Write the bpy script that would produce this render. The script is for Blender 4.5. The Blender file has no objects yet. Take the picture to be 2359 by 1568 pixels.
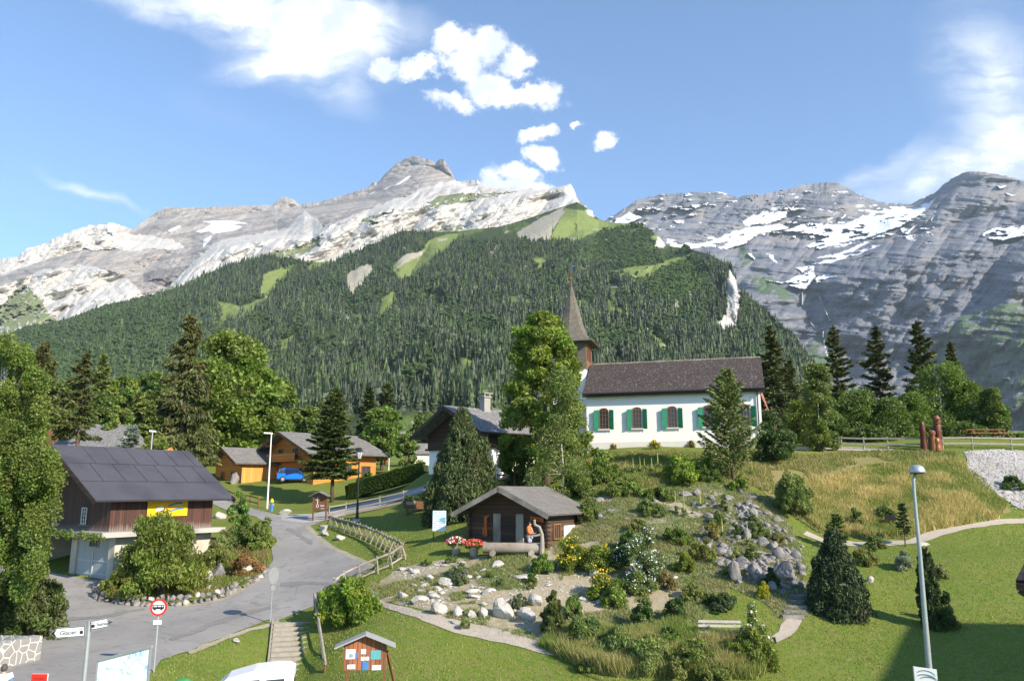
import bpy, math, random
import numpy as np
from mathutils import Vector, Matrix
from mathutils.geometry import delaunay_2d_cdt
random.seed(7); rng = np.random.default_rng(7)
SC = bpy.context.scene
COL = SC.collection
R = math.radians
# ------------------------------------------------------------------ camera model
FPX, CW, CH, HORIZ = 1790.0, 2358.0, 1568.0, 1130.0
AP = math.atan((HORIZ-CH/2)/FPX); CA, SA = math.cos(AP), math.sin(AP)
def ray(px, py):
    u = (np.asarray(px, float)-CW/2)/FPX; v = (CH/2-np.asarray(py, float))/FPX
    den = CA - v*SA
    return u/den, (SA+v*CA)/den           # X/Y , Z/Y
def P(px, py, Y):
    a, b = ray(px, py); return np.stack(np.broadcast_arrays(a*Y, Y, b*Y), -1)
# ------------------------------------------------------------------ noise
def _hash(ix, iy, s):
    h = (ix.astype(np.int64)*374761393 + iy.astype(np.int64)*668265263 + s*1442695041) & 0xffffffff
    h = ((h ^ (h >> 13))*1274126177) & 0xffffffff
    return ((h ^ (h >> 16)) & 0xffff)/65535.0
def vnoise(x, y, s=0):
    x = np.asarray(x, float); y = np.asarray(y, float)
    ix = np.floor(x); iy = np.floor(y); fx = x-ix; fy = y-iy
    fx = fx*fx*fx*(fx*(fx*6-15)+10); fy = fy*fy*fy*(fy*(fy*6-15)+10)
    a = _hash(ix, iy, s); b = _hash(ix+1, iy, s); c = _hash(ix, iy+1, s); d = _hash(ix+1, iy+1, s)
    return (a*(1-fx)+b*fx)*(1-fy) + (c*(1-fx)+d*fx)*fy
def fbm(x, y, o=5, s=0, g=.5):
    t = 0; a = 1; n = 0
    for i in range(o):
        t = t + a*vnoise(x*2**i+17.3*i, y*2**i-9.1*i, s+i); n += a; a *= g
    return t/n - .5                       # about -.5 .. .5
def ridged(x, y, o=5, s=0, g=.5):
    t = 0; a = 1; n = 0
    for i in range(o):
        t = t + a*(1-np.abs(2*vnoise(x*2**i+7.3*i, y*2**i-3.1*i, s+i)-1)); n += a; a *= g
    return t/n
def sstep(a, b, x):
    t = np.clip((x-a)/(b-a), 0, 1); return t*t*(3-2*t)
def pip(poly, X, Y):
    X = np.asarray(X, float); Y = np.asarray(Y, float); ins = np.zeros(X.shape, bool); n = len(poly)
    for i in range(n):
        x0, y0 = poly[i]; x1, y1 = poly[(i+1) % n]
        if y0 == y1: continue
        c = ((Y > y0) != (Y > y1)) & (X < (x1-x0)*(Y-y0)/(y1-y0)+x0)
        ins ^= c
    return ins
def pl(poly, x):                           # polyline value at x
    p = np.array(poly, float); return np.interp(x, p[:, 0], p[:, 1])
# ------------------------------------------------------------------ objects
def tag(o, label=None, cat=None, group=None, kind=None):
    if label: o['label'] = label
    if cat: o['category'] = cat
    if group: o['group'] = group
    if kind: o['kind'] = kind
    return o
def empty(name, loc=(0, 0, 0), rz=0.0, label=None, cat=None, group=None):
    o = bpy.data.objects.new(name, None); COL.objects.link(o); o.empty_display_size = .3
    o.location = [float(c) for c in loc]; o.rotation_euler = (0, 0, rz); return tag(o, label, cat, group)
def copy_tree(o, parent=None):
    c = o.copy(); COL.objects.link(c); c.parent = parent
    for ch in list(o.children): copy_tree(ch, c)
    return c
def fast(name, V, F, mat, parent=None, col=None, smooth=False, extra=None):
    """V (n,3); F (m,k) array with one k ; col (n,3) vertex colours"""
    V = np.ascontiguousarray(V, np.float32); F = np.ascontiguousarray(F, np.int32)
    me = bpy.data.meshes.new(name); me.vertices.add(len(V)); me.vertices.foreach_set('co', V.ravel())
    m, k = F.shape
    me.loops.add(m*k); me.loops.foreach_set('vertex_index', F.ravel())
    me.polygons.add(m); me.polygons.foreach_set('loop_start', np.arange(0, m*k, k, dtype=np.int32))
    try: me.polygons.foreach_set('loop_total', np.full(m, k, np.int32))
    except Exception: pass
    me.update(calc_edges=True)
    me.polygons.foreach_set('use_smooth', np.full(m, bool(smooth)))
    if col is not None:
        a = me.color_attributes.new('col', 'FLOAT_COLOR', 'POINT')
        c = np.ones((len(V), 4), np.float32); c[:, :3] = col; a.data.foreach_set('color', c.ravel())
    if extra:
        for kx, vx in extra.items():
            a = me.attributes.new(kx, 'FLOAT', 'POINT'); a.data.foreach_set('value', np.ascontiguousarray(vx, np.float32))
    for mm in (mat if isinstance(mat, (list, tuple)) else [mat]): me.materials.append(mm)
    o = bpy.data.objects.new(name, me); COL.objects.link(o)
    if parent is not None: o.parent = parent
    return o
class MB:
    def __init__(s): s.v = []; s.f = []; s.k = []
    def add(s, vs, fs):
        n = len(s.v); s.k.append((n, len(s.f), len(fs))); s.v += [tuple(map(float, p)) for p in vs]; s.f += [tuple(i+n for i in f) for f in fs]; return s
    def box(s, x0, x1, y0, y1, z0, z1):
        return s.add([(x0,y0,z0),(x1,y0,z0),(x1,y1,z0),(x0,y1,z0),(x0,y0,z1),(x1,y0,z1),(x1,y1,z1),(x0,y1,z1)],
                     [(3,2,1,0),(4,5,6,7),(0,1,5,4),(1,2,6,5),(2,3,7,6),(3,0,4,7)])
    def bar(s, p0, p1, w, h, up=(0, 0, 1)):
        p0 = Vector([float(c) for c in p0]); p1 = Vector([float(c) for c in p1]); d = (p1-p0).normalized(); u = Vector(up)
        if abs(d.dot(u)) > .98: u = Vector((0, 1, 0))
        sx = d.cross(u).normalized()*w/2; uz = sx.cross(d).normalized()*h/2
        vs = [p0-sx-uz, p0+sx-uz, p0+sx+uz, p0-sx+uz, p1-sx-uz, p1+sx-uz, p1+sx+uz, p1-sx+uz]
        return s.add(vs, [(3,2,1,0),(4,5,6,7),(0,1,5,4),(1,2,6,5),(2,3,7,6),(3,0,4,7)])
    def tube(s, pts, rad, n=8, cap=True, wob=0):
        pts = [Vector([float(c) for c in p]) for p in pts]; rad = rad if hasattr(rad, '__len__') else [rad]*len(pts)
        vs = []; base = None
        for i, p in enumerate(pts):
            d = (pts[min(i+1, len(pts)-1)]-pts[max(i-1, 0)]).normalized()
            if base is None: base = d.orthogonal().normalized()
            base = (base - d*base.dot(d)).normalized(); b2 = d.cross(base)
            for k in range(n):
                a = 2*math.pi*k/n; r = rad[i]*(1+wob*random.uniform(-1, 1))
                vs.append(p+base*math.cos(a)*r+b2*math.sin(a)*r)
        fs = []
        for i in range(len(pts)-1):
            for k in range(n):
                k2 = (k+1) % n; fs.append((i*n+k, i*n+k2, (i+1)*n+k2, (i+1)*n+k))
        if cap: fs.append(tuple(reversed(range(n)))); fs.append(tuple((len(pts)-1)*n+k for k in range(n)))
        return s.add(vs, fs)
    def lathe(s, prof, c=(0, 0, 0), n=16, ang=0):
        vs = []; fs = []
        for r, z in prof:
            for k in range(n):
                a = 2*math.pi*k/n+ang; vs.append((c[0]+r*math.cos(a), c[1]+r*math.sin(a), c[2]+z))
        for i in range(len(prof)-1):
            for k in range(n):
                k2 = (k+1) % n; fs.append((i*n+k, i*n+k2, (i+1)*n+k2, (i+1)*n+k))
        fs.append(tuple(reversed(range(n)))); fs.append(tuple((len(prof)-1)*n+k for k in range(n)))
        return s.add(vs, fs)
    def slab(s, q, t):                       # q: 4 (or n) corner points of the upper face, t thickness straight down the normal
        q = [Vector([float(c) for c in p]) for p in q]; nrm = (q[1]-q[0]).cross(q[2]-q[0]).normalized()
        if nrm.z < 0: q = q[::-1]; nrm = -nrm
        n = len(q); vs = q+[p-nrm*t for p in q]
        fs = [tuple(range(n)), tuple(reversed(range(n, 2*n)))]+[((i+1) % n, i, n+i, n+(i+1) % n) for i in range(n)]
        return s.add(vs, fs)
    def prism(s, pts, vec):                   # planar polygon pts (3D) pushed along vec
        pts = [Vector([float(c) for c in p]) for p in pts]; vec = Vector(vec); n = len(pts)
        vs = pts+[p+vec for p in pts]
        fs = [tuple(range(n)), tuple(reversed(range(n, 2*n)))]+[((i+1) % n, i, n+i, n+(i+1) % n) for i in range(n)]
        s.add(vs, fs); return s
    def build(s, name, mat, parent=None, smooth=False, fix=True):
        me = bpy.data.meshes.new(name); me.from_pydata(s.v, [], s.f); me.update()
        if fix:
            import bmesh
            bm = bmesh.new(); bm.from_mesh(me); bmesh.ops.recalc_face_normals(bm, faces=bm.faces); bm.to_mesh(me); bm.free()
        if smooth: me.polygons.foreach_set('use_smooth', np.ones(len(me.polygons), bool))
        me.materials.append(mat)
        o = bpy.data.objects.new(name, me); COL.objects.link(o)
        if parent is not None: o.parent = parent
        return o
def each(mb, name, mat, parent, smooth=False):
    out = []
    for i, (v0, f0, nf) in enumerate(mb.k):
        v1 = mb.k[i+1][0] if i+1 < len(mb.k) else len(mb.v); m = MB(); m.add(mb.v[v0:v1], [tuple(a-v0 for a in f) for f in mb.f[f0:f0+nf]]); out.append(m.build(name, mat, parent, smooth))
    return out
def text_part(name, txt, size, mat, parent, M, ext=.004, align='CENTER'):
    c = bpy.data.curves.new('lettering', 'FONT'); c.body = txt; c.size = size; c.extrude = ext; c.align_x = align; c.align_y = 'CENTER'
    t = bpy.data.objects.new('lettering', c); COL.objects.link(t)
    bpy.context.view_layer.update()
    me = bpy.data.meshes.new_from_object(t.evaluated_get(bpy.context.evaluated_depsgraph_get()))
    COL.objects.unlink(t); bpy.data.objects.remove(t); bpy.data.curves.remove(c)
    me.materials.clear(); me.materials.append(mat); me.transform(M)
    o = bpy.data.objects.new(name, me); COL.objects.link(o); o.parent = parent; return o
# ------------------------------------------------------------------ materials
class NT:
    def __init__(s, m): s.t = m.node_tree; s.n = s.t.nodes; s.l = s.t.links
    def a(s, typ, ins=None, **kw):
        nd = s.n.new(typ)
        for k, v in kw.items(): setattr(nd, k, v)
        for k, v in (ins or {}).items():
            sock = nd.inputs[k]
            if isinstance(v, bpy.types.NodeSocket): s.l.new(v, sock)
            else: sock.default_value = v
        return nd
    def mix(s, f, c1, c2, mode='MIX'):
        nd = s.n.new('ShaderNodeMix'); nd.data_type = 'RGBA'; nd.blend_type = mode
        for i, v in ((0, f), (6, c1), (7, c2)):
            if isinstance(v, bpy.types.NodeSocket): s.l.new(v, nd.inputs[i])
            else: nd.inputs[i].default_value = v if i == 0 else (tuple(v)+(1,))[:4]
        return nd.outputs[2]
    def ramp(s, f, stops):
        nd = s.n.new('ShaderNodeValToRGB'); s.l.new(f, nd.inputs[0]); cr = nd.color_ramp
        while len(cr.elements) < len(stops): cr.elements.new(.5)
        for e, (p, c) in zip(cr.elements, stops): e.position = p; e.color = (tuple(c)+(1,))[:4] if hasattr(c, '__len__') else (c, c, c, 1)
        return nd.outputs[0]
    def math(s, op, x, y=0.0, clamp=False):
        nd = s.n.new('ShaderNodeMath'); nd.operation = op; nd.use_clamp = clamp
        for i, v in enumerate((x, y)):
            if isinstance(v, bpy.types.NodeSocket): s.l.new(v, nd.inputs[i])
            else: nd.inputs[i].default_value = v
        return nd.outputs[0]
    def noise(s, vec, scale, detail=4, rough=.55, dist=0.0):
        nd = s.a('ShaderNodeTexNoise', {'Scale': scale, 'Detail': detail, 'Roughness': rough, 'Distortion': dist})
        if vec is not None: s.l.new(vec, nd.inputs['Vector'])
        return nd.outputs[0]
def new_mat(name):
    m = bpy.data.materials.new(name); m.use_nodes = True; t = NT(m)
    b = t.n['Principled BSDF']; return m, t, b
def coords(t, kind='Object', scale=(1, 1, 1), rot=(0, 0, 0)):
    tc = t.n.new('ShaderNodeTexCoord'); mp = t.a('ShaderNodeMapping', {'Scale': scale, 'Rotation': rot}); t.l.new(tc.outputs[kind], mp.inputs[0]); return mp.outputs[0]
def pmat(name, c1, c2=None, scale=3, rough=.8, bump=0.0, stretch=(1, 1, 1), metal=0, spec=.3, c3=None, detail=5, contrast=.25):
    """noise-mottled paint / stone / wood"""
    m, t, b = new_mat(name); vec = coords(t, 'Object', stretch)
    c2 = c2 or tuple(x*.75 for x in c1)
    n = t.noise(vec, scale, detail, .6)
    f = t.ramp(n, [(.5-contrast, 0), (.5+contrast, 1)])
    col = t.mix(f, c1, c2)
    if c3:
        n2 = t.noise(vec, scale*.27, 3, .5); col = t.mix(t.ramp(n2, [(.45, 0), (.62, 1)]), col, c3)
    t.l.new(col, b.inputs['Base Color']); b.inputs['Roughness'].default_value = rough
    b.inputs['Metallic'].default_value = metal; b.inputs['Specular IOR Level'].default_value = spec
    if bump:
        bp = t.a('ShaderNodeBump', {'Strength': min(bump, 1), 'Distance': .03*max(1, bump)}); t.l.new(n, bp.inputs['Height']); t.l.new(bp.outputs[0], b.inputs['Normal'])
    return m
def wood_boards(name, c1, c2, width=.15, axis='X', rough=.75, cgap=.25, low=None):
    """boards with gaps; axis = local direction across the boards. low=(z0,z1,colour): worn zone near the ground"""
    m, t, b = new_mat(name); tc = t.n.new('ShaderNodeTexCoord'); sp = t.n.new('ShaderNodeSeparateXYZ'); t.l.new(tc.outputs['Object'], sp.inputs[0])
    src = {'X': sp.outputs[0], 'Y': sp.outputs[1], 'Z': sp.outputs[2]}
    s = t.math('ADD', sp.outputs[0], sp.outputs[1]) if axis == 'XY' else src[axis]
    q = t.math('DIVIDE', s, width); fl = t.math('FLOOR', q); fr = t.math('FRACT', q)
    wn = t.n.new('ShaderNodeTexWhiteNoise'); wn.noise_dimensions = '1D'; t.l.new(fl, wn.inputs['W'])
    st = (1, 1, 12) if axis == 'Z' else (14, 14, 1)
    gr = t.noise(coords(t, 'Object', st), 2.5, 5, .6)
    f = t.math('ADD', t.math('MULTIPLY', wn.outputs[0], .6), t.math('MULTIPLY', gr, .5))
    col = t.mix(t.ramp(f, [(.2, 0), (.85, 1)]), c1, c2)
    if low:
        mr = t.a('ShaderNodeMapRange', {'From Min': low[0], 'From Max': low[1]}); t.l.new(t.math('ADD', sp.outputs[2], t.math('MULTIPLY', t.noise(coords(t, 'Object', (4, 4, .4)), 2, 3), .8)), mr.inputs[0])
        col = t.mix(mr.outputs[0], low[2], col)
    gap = t.math('LESS_THAN', t.math('MINIMUM', fr, t.math('SUBTRACT', 1, fr)), .07)
    col = t.mix(gap, col, tuple(x*cgap for x in c1))
    t.l.new(col, b.inputs['Base Color']); b.inputs['Roughness'].default_value = rough
    bp = t.a('ShaderNodeBump', {'Strength': .6, 'Distance': .02}); t.l.new(t.math('SUBTRACT', gr, t.math('MULTIPLY', gap, 2)), bp.inputs['Height']); t.l.new(bp.outputs[0], b.inputs['Normal'])
    return m
def shingles(name, c1, c2, row=.25, w=.14, rough=.85, spots=None, along='Y'):
    """small overlapping roof shingles; rows follow local z (height), columns follow the eave direction"""
    m, t, b = new_mat(name); tc = t.n.new('ShaderNodeTexCoord'); sp = t.n.new('ShaderNodeSeparateXYZ'); t.l.new(tc.outputs['Object'], sp.inputs[0])
    cb = t.n.new('ShaderNodeCombineXYZ'); t.l.new(sp.outputs[0 if along == 'X' else 1], cb.inputs[0]); t.l.new(sp.outputs[2], cb.inputs[1])
    br = t.a('ShaderNodeTexBrick', {'Vector': cb.outputs[0], 'Scale': 1.0, 'Mortar Size': .012, 'Brick Width': w, 'Row Height': row, 'Color1': (*c1, 1), 'Color2': (*c2, 1), 'Mortar': tuple(x*.35 for x in c1)+(1,)})
    n = t.noise(coords(t, 'Object'), 1.2, 6, .65); col = t.mix(t.ramp(n, [(.3, 0), (.7, 1)]), br.outputs[0], tuple(x*.75 for x in c2))
    if spots:
        n3 = t.noise(coords(t, 'Object'), 7, 2, .5); col = t.mix(t.ramp(n3, [(.6, 0), (.66, 1)]), col, spots)
    t.l.new(col, b.inputs['Base Color']); b.inputs['Roughness'].default_value = rough; b.inputs['Specular IOR Level'].default_value = .3
    bp = t.a('ShaderNodeBump', {'Strength': .7, 'Distance': .03}); t.l.new(t.math('SUBTRACT', n, t.math('MULTIPLY', br.outputs[1], 1.5)), bp.inputs['Height']); t.l.new(bp.outputs[0], b.inputs['Normal'])
    return m
def leaf_mat(name, trans=.3, rough=.6, gain=1.0):
    m, t, b = new_mat(name); t.n.remove(b); out = t.n['Material Output']
    at = t.a('ShaderNodeAttribute', attribute_name='col'); c = at.outputs[0]
    d = t.a('ShaderNodeBsdfDiffuse'); tr = t.a('ShaderNodeBsdfTranslucent'); gl = t.a('ShaderNodeBsdfGlossy', {'Roughness': .55, 'Color': (.6, .65, .6, 1)})
    t.l.new(c, d.inputs[0]); t.l.new(t.mix(.5, c, (.25, .45, .03), 'MIX') if trans > .2 else c, tr.inputs[0])
    mx = t.a('ShaderNodeMixShader', {0: trans}); t.l.new(d.outputs[0], mx.inputs[1]); t.l.new(tr.outputs[0], mx.inputs[2])
    m2 = t.a('ShaderNodeMixShader', {0: .04}); t.l.new(mx.outputs[0], m2.inputs[1]); t.l.new(gl.outputs[0], m2.inputs[2]); t.l.new(m2.outputs[0], out.inputs[0])
    return m
# ------------------------------------------------------------------ camera, sun, sky
cam = bpy.data.cameras.new('camera'); cam.lens = 36*FPX/CW; cam.sensor_width = 36; cam.sensor_fit = 'HORIZONTAL'; cam.clip_end = 40000; cam.clip_start = .1
co = bpy.data.objects.new('camera', cam); COL.objects.link(co); co.rotation_euler = (R(90)+AP, 0, 0); SC.camera = co
SUN_EL = R(30); SUN_V = Vector((.70, -.60, 0)).normalized(); SUN_D = Vector((SUN_V.x*math.cos(SUN_EL), SUN_V.y*math.cos(SUN_EL), math.sin(SUN_EL)))
sl = bpy.data.lights.new('sun', 'SUN'); sl.energy = 5.0; sl.angle = R(.5); sl.color = (1, .89, .72)
so = bpy.data.objects.new('sun', sl); COL.objects.link(so); so.rotation_euler = (-SUN_D).to_track_quat('-Z', 'Y').to_euler()
vs = SC.view_settings; vs.view_transform = 'Standard'; vs.look = 'None'; vs.gamma = 1; vs.exposure = .74
SC.cycles.use_denoising = True; SC.cycles.max_bounces = 5; SC.cycles.diffuse_bounces = 3; SC.cycles.volume_bounces = 0; SC.cycles.transparent_max_bounces = 6
SC.cycles.sample_clamp_indirect = 4
w = bpy.data.worlds.new('World'); SC.world = w; w.use_nodes = True; t = NT(w)
bg = t.n['Background']; bg.inputs[1].default_value = .115
sky = t.a('ShaderNodeTexSky'); sky.sky_type = 'NISHITA'; sky.sun_disc = False; sky.sun_elevation = SUN_EL
sky.sun_rotation = math.atan2(SUN_D.x, SUN_D.y); sky.altitude = 1200; sky.air_density = 1.0; sky.dust_density = .6; sky.ozone_density = 1.2
tc = t.n.new('ShaderNodeTexCoord'); sp = t.n.new('ShaderNodeSeparateXYZ'); t.l.new(tc.outputs['Generated'], sp.inputs[0])
ysafe = t.math('MAXIMUM', sp.outputs[1], .05)
cb = t.n.new('ShaderNodeCombineXYZ'); t.l.new(t.math('DIVIDE', sp.outputs[0], ysafe), cb.inputs[0]); t.l.new(t.math('DIVIDE', sp.outputs[2], ysafe), cb.inputs[1])
q = cb.outputs[0]
def warp(vec, scale, amt, detail=6, rough=.6):
    n = t.a('ShaderNodeTexNoise', {'Scale': scale, 'Detail': detail, 'Roughness': rough}); t.l.new(vec, n.inputs['Vector'])
    s1 = t.a('ShaderNodeVectorMath', {1: (.5, .5, .5)}, operation='SUBTRACT'); t.l.new(n.outputs['Color'], s1.inputs[0])
    s2 = t.a('ShaderNodeVectorMath', {1: (amt, amt, 0)}, operation='MULTIPLY'); t.l.new(s1.outputs[0], s2.inputs[0])
    s3 = t.a('ShaderNodeVectorMath', operation='ADD'); t.l.new(vec, s3.inputs[0]); t.l.new(s2.outputs[0], s3.inputs[1]); return s3.outputs[0]
def blob(vec, px, py, rx, ry, ang=0, amp=1.0, clamp=True):
    cx, cz = [float(c) for c in ray(px, py)]; k = 1/FPX/CA*1.14
    mp = t.a('ShaderNodeMapping', {'Location': (cx, cz, 0), 'Rotation': (0, 0, R(ang)), 'Scale': (rx*k, ry*k, 1)}, vector_type='TEXTURE'); t.l.new(vec, mp.inputs[0])
    ln = t.a('ShaderNodeVectorMath', operation='LENGTH'); t.l.new(mp.outputs[0], ln.inputs[0])
    return t.math('MULTIPLY', t.math('SUBTRACT', 1.0, ln.outputs['Value'], clamp), amp)
q1 = warp(q, 60, .022, 8, .72); q1 = warp(q1, 16, .050, 4)
fld = None
for b_ in [(1045,92,58,58),(1120,98,62,64),(1080,150,80,56),(1190,140,55,50),(960,158,66,42),(880,155,54,44),(1120,200,70,50),(1235,222,78,40),(1170,225,92,34),(1040,240,74,26,-14),(1265,228,46,34),
           (1240,308,50,24,20),(1318,287,18,12),(1385,325,44,30,20),(1248,368,58,30,-25),(1195,402,70,28,-20),(1140,405,30,26),(1160,428,95,24),(1222,440,60,18)]:
    v = blob(q1, *b_[:4], *(b_[4:] or (0,)), clamp=False)
    if fld is None: fld = v
    else:
        nd = t.a('ShaderNodeMath', {0: fld, 1: v, 2: .20}, operation='SMOOTH_MAX'); fld = nd.outputs[0]
fld = t.math('SUBTRACT', fld, .02, True)
nz = t.noise(q, 40, 7, .65)
cum = t.a('ShaderNodeMapRange', {'From Min': .02, 'From Max': .58, 'To Min': 0, 'To Max': 1}, interpolation_type='SMOOTHSTEP')
t.l.new(t.math('ADD', fld, t.math('MULTIPLY', t.math('MULTIPLY', t.math('SUBTRACT', nz, .5), 1.3), t.math('MULTIPLY', fld, 5, True))), cum.inputs[0])
q2 = warp(q, 5, .10, 5)
cir = None
for b_ in [(600,10,460,95,-8,1.45),(700,120,240,110,-10,1.3),(800,50,120,130,0,1.0),(330,20,220,45,-16,.5),(800,215,110,55,-30,.55),(560,150,130,42,4,.7),
           (2290,170,190,260,12,.85),(2290,340,230,100,20,.60),(2150,430,300,66,10,1.0),(2340,400,190,90,0,.7),(1990,410,200,30,20,.55),(235,438,190,20,-21,.75),(1170,425,110,20,0,.7),(500,250,200,60,-25,.16)]:
    v = blob(q2, *b_[:5], b_[5]); cir = v if cir is None else t.math('ADD', cir, v)
st = t.noise(coords_out := t.a('ShaderNodeMapping', {'Rotation': (0, 0, R(12)), 'Scale': (3, 11, 1)}).outputs[0], 1.6, 8, .62)
t.l.new(q2, coords_out.node.inputs[0])
ca = t.math('MULTIPLY', cir, t.math('ADD', t.math('MULTIPLY', st, 2.7), -.48, True), True)
ca = t.math('MULTIPLY', t.math('POWER', ca, 1.5), .93)
al = t.math('MAXIMUM', cum.outputs[0], ca)
al = t.math('MULTIPLY', al, t.math('GREATER_THAN', sp.outputs[1], .06), True)
shade = t.ramp(t.noise(q1, 14, 5, .5), [(.36, (5.2, 5.6, 6.3)), (.6, (8.4, 8.4, 8.4))])
tint = t.mix(1.0, sky.outputs[0], (.94, 1.18, 1.40), 'MULTIPLY')
t.l.new(t.mix(al, tint, shade), bg.inputs[0])
# ------------------------------------------------------------------ haze
mh = bpy.data.materials.new('thin_air'); mh.use_nodes = True; th = NT(mh); th.n.remove(th.n['Principled BSDF'])
pv = th.a('ShaderNodeVolumePrincipled', {'Color': (.72, .87, 1.0, 1), 'Density': 3.5e-5, 'Anisotropy': .0}); th.l.new(pv.outputs[0], th.n['Material Output'].inputs['Volume'])
HAZE = MB().box(-9000, 9000, -600, 9000, -60, 3600).build('haze', mh); tag(HAZE, kind='stuff')
# ------------------------------------------------------------------ near terrain
CP = [(50,1568,31),(354,1546,33),(200,1500,37),(50,1500,36.5),(400,1460,40.5),(622,1435,42.7),(200,1400,47.5),(100,1350,53),(200,1345,53),(500,1400,46.5),(700,1300,54),(850,1300,51),(740,1370,46.5),
 (640,1240,62),(560,1185,72),(660,1197,68),(735,1197,67),(822,1197,65),(615,1172,80),(650,1180,73),(520,1150,85),(559,1111,97),(700,1105,97),(850,1130,88),(950,1110,82),(978,1088,74),(900,1150,75),
 (1010,1240,52),(930,1280,49.5),(1120,1270,47.5),(1300,1235,49.5),(1060,1200,56),(1190,1105,66),(1260,1120,60),(1400,1100,57),(1500,1100,56),(1400,1035,67),(1600,1030,65.5),(1800,1035,63),(2000,1040,62),(2200,1040,60),(2340,1040,60),
 (1700,1150,53),(1500,1150,52.5),(1500,1220,48),(1400,1180,50.5),(1700,1230,47.5),(1650,1300,43.5),(1800,1350,40.5),(1800,1430,37.5),(1700,1480,35),(1600,1568,32.5),(1500,1450,37),(1500,1380,40),(1500,1320,42.5),
 (1300,1340,41.8),(1150,1415,38.7),(1150,1340,42.5),(980,1340,44.5),(1180,1278,46),(920,1390,41.5),(850,1430,40),(760,1500,37.5),(1100,1500,35.7),(850,1568,34),(1150,1568,33.2),(1900,1240,49),(2000,1255,48),(2150,1240,48.5),(2358,1195,51),
 (2350,1100,56),(2000,1120,56),(2200,1150,53),(2200,1300,43.5),(2350,1300,43.5),(2200,1400,38.7),(2000,1400,39),(2350,1450,36.3),(2000,1568,31.7),(2300,1568,31.2),(500,1500,37.8),(550,1568,34.2),(450,1568,33.3)]
CW3 = [P(*c) for c in CP]
CW3 += [np.array(c, float) for c in [(-10.4,39.4,-7.95),(-9.8,37.2,-8.6),(-9.2,35,-9.0),(0,28,-8),(-20,25,-7.3),(-10,20,-8.2),(15,25,-8),(30,25,-7.6),(-40,30,-7),(-42,60,-4.5),(-45,90,1),(-60,60,-3),(46,60,3),(60,50,2),(50,30,-5),(0,5,-8.5),(-30,5,-8),(30,5,-8.5),
        (-20,110,3),(0,110,4),(30,90,3.4),(50,90,3.4),(20,78,3.5),(-50,125,5),(-60,110,4),(0,140,5),(50,130,3),(-90,100,3),(-90,30,-6),(90,40,0),(90,100,3)]]
CW3 = np.array(CW3)
def _phi(r2): return .5*r2*np.log(r2+1e-9)
_X = CW3[:, :2]; _n = len(_X)
_K = _phi(((_X[:, None]-_X[None])**2).sum(-1))+np.eye(_n)*1.5
_Pm = np.c_[np.ones(_n), _X]
_A = np.block([[_K, _Pm], [_Pm.T, np.zeros((3, 3))]]); _w = np.linalg.solve(_A, np.r_[CW3[:, 2], 0, 0, 0])
GX = np.arange(-110, 115.1, .75); GY = np.arange(0, 200.1, .75)
_gx, _gy = np.meshgrid(GX, GY, indexing='ij')
def _rbf(x, y):
    s = x.shape; x = x.ravel(); y = y.ravel(); out = np.zeros(len(x))
    for i in range(0, len(x), 20000):
        d = (x[i:i+20000, None]-_X[None, :, 0])**2+(y[i:i+20000, None]-_X[None, :, 1])**2
        out[i:i+20000] = _phi(d)@_w[:_n]+_w[_n]+_w[_n+1]*x[i:i+20000]+_w[_n+2]*y[i:i+20000]
    return out.reshape(s)
GZ = np.clip(_rbf(_gx, _gy), -9.5, 12)
def zfar(x, y): return 4.0+np.maximum(0, y-150)*.085
_bl = sstep(110, 170, _gy)*1.0; _bl = np.maximum(_bl, sstep(75, 108, np.abs(_gx))*.0)
GZ = GZ*(1-_bl)+zfar(_gx, _gy)*_bl
GZ += fbm(_gx*.35, _gy*.35, 3, 5)*.10
def zt(x, y):
    x = np.asarray(x, float); y = np.asarray(y, float)
    fx = np.clip((x-GX[0])/.75, 0, len(GX)-1.001); fy = np.clip((y-GY[0])/.75, 0, len(GY)-1.001)
    i = fx.astype(int); j = fy.astype(int); fx = fx-i; fy = fy-j
    z = GZ[i, j]*(1-fx)*(1-fy)+GZ[i+1, j]*fx*(1-fy)+GZ[i, j+1]*(1-fx)*fy+GZ[i+1, j+1]*fx*fy
    return np.where(y > 200, zfar(x, y), z)
def G(px, py, ymin=14):
    """where the ray through that point of the photograph meets the near ground"""
    px = np.atleast_1d(np.asarray(px, float)); py = np.atleast_1d(np.asarray(py, float)); a, b = ray(px, py)
    Ys = np.concatenate([np.arange(ymin, 80, .25), np.arange(80, 200, 1.)])
    d = b[:, None]*Ys-zt(a[:, None]*Ys, np.broadcast_to(Ys, (len(px), len(Ys))))
    hit = d < 0; k = np.where(hit.any(1), hit.argmax(1), len(Ys)-1); k = np.maximum(k, 1)
    r = np.arange(len(px)); d0 = d[r, k-1]; d1 = d[r, k]; f = np.where(hit.any(1), d0/(d0-d1+1e-9), 1)
    Y = Ys[k-1]+(Ys[k]-Ys[k-1])*np.clip(f, 0, 1)
    return np.stack([a*Y, Y, zt(a*Y, Y)], -1)
def g1(px, py): return G(px, py)[0]
def gY(px, Y, py=1150):
    a, _ = ray(px, py); return np.array([a*Y, Y, float(zt(a*Y, Y))])
def ztop(px, py, Y): return float(P(px, py, Y)[2])
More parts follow.
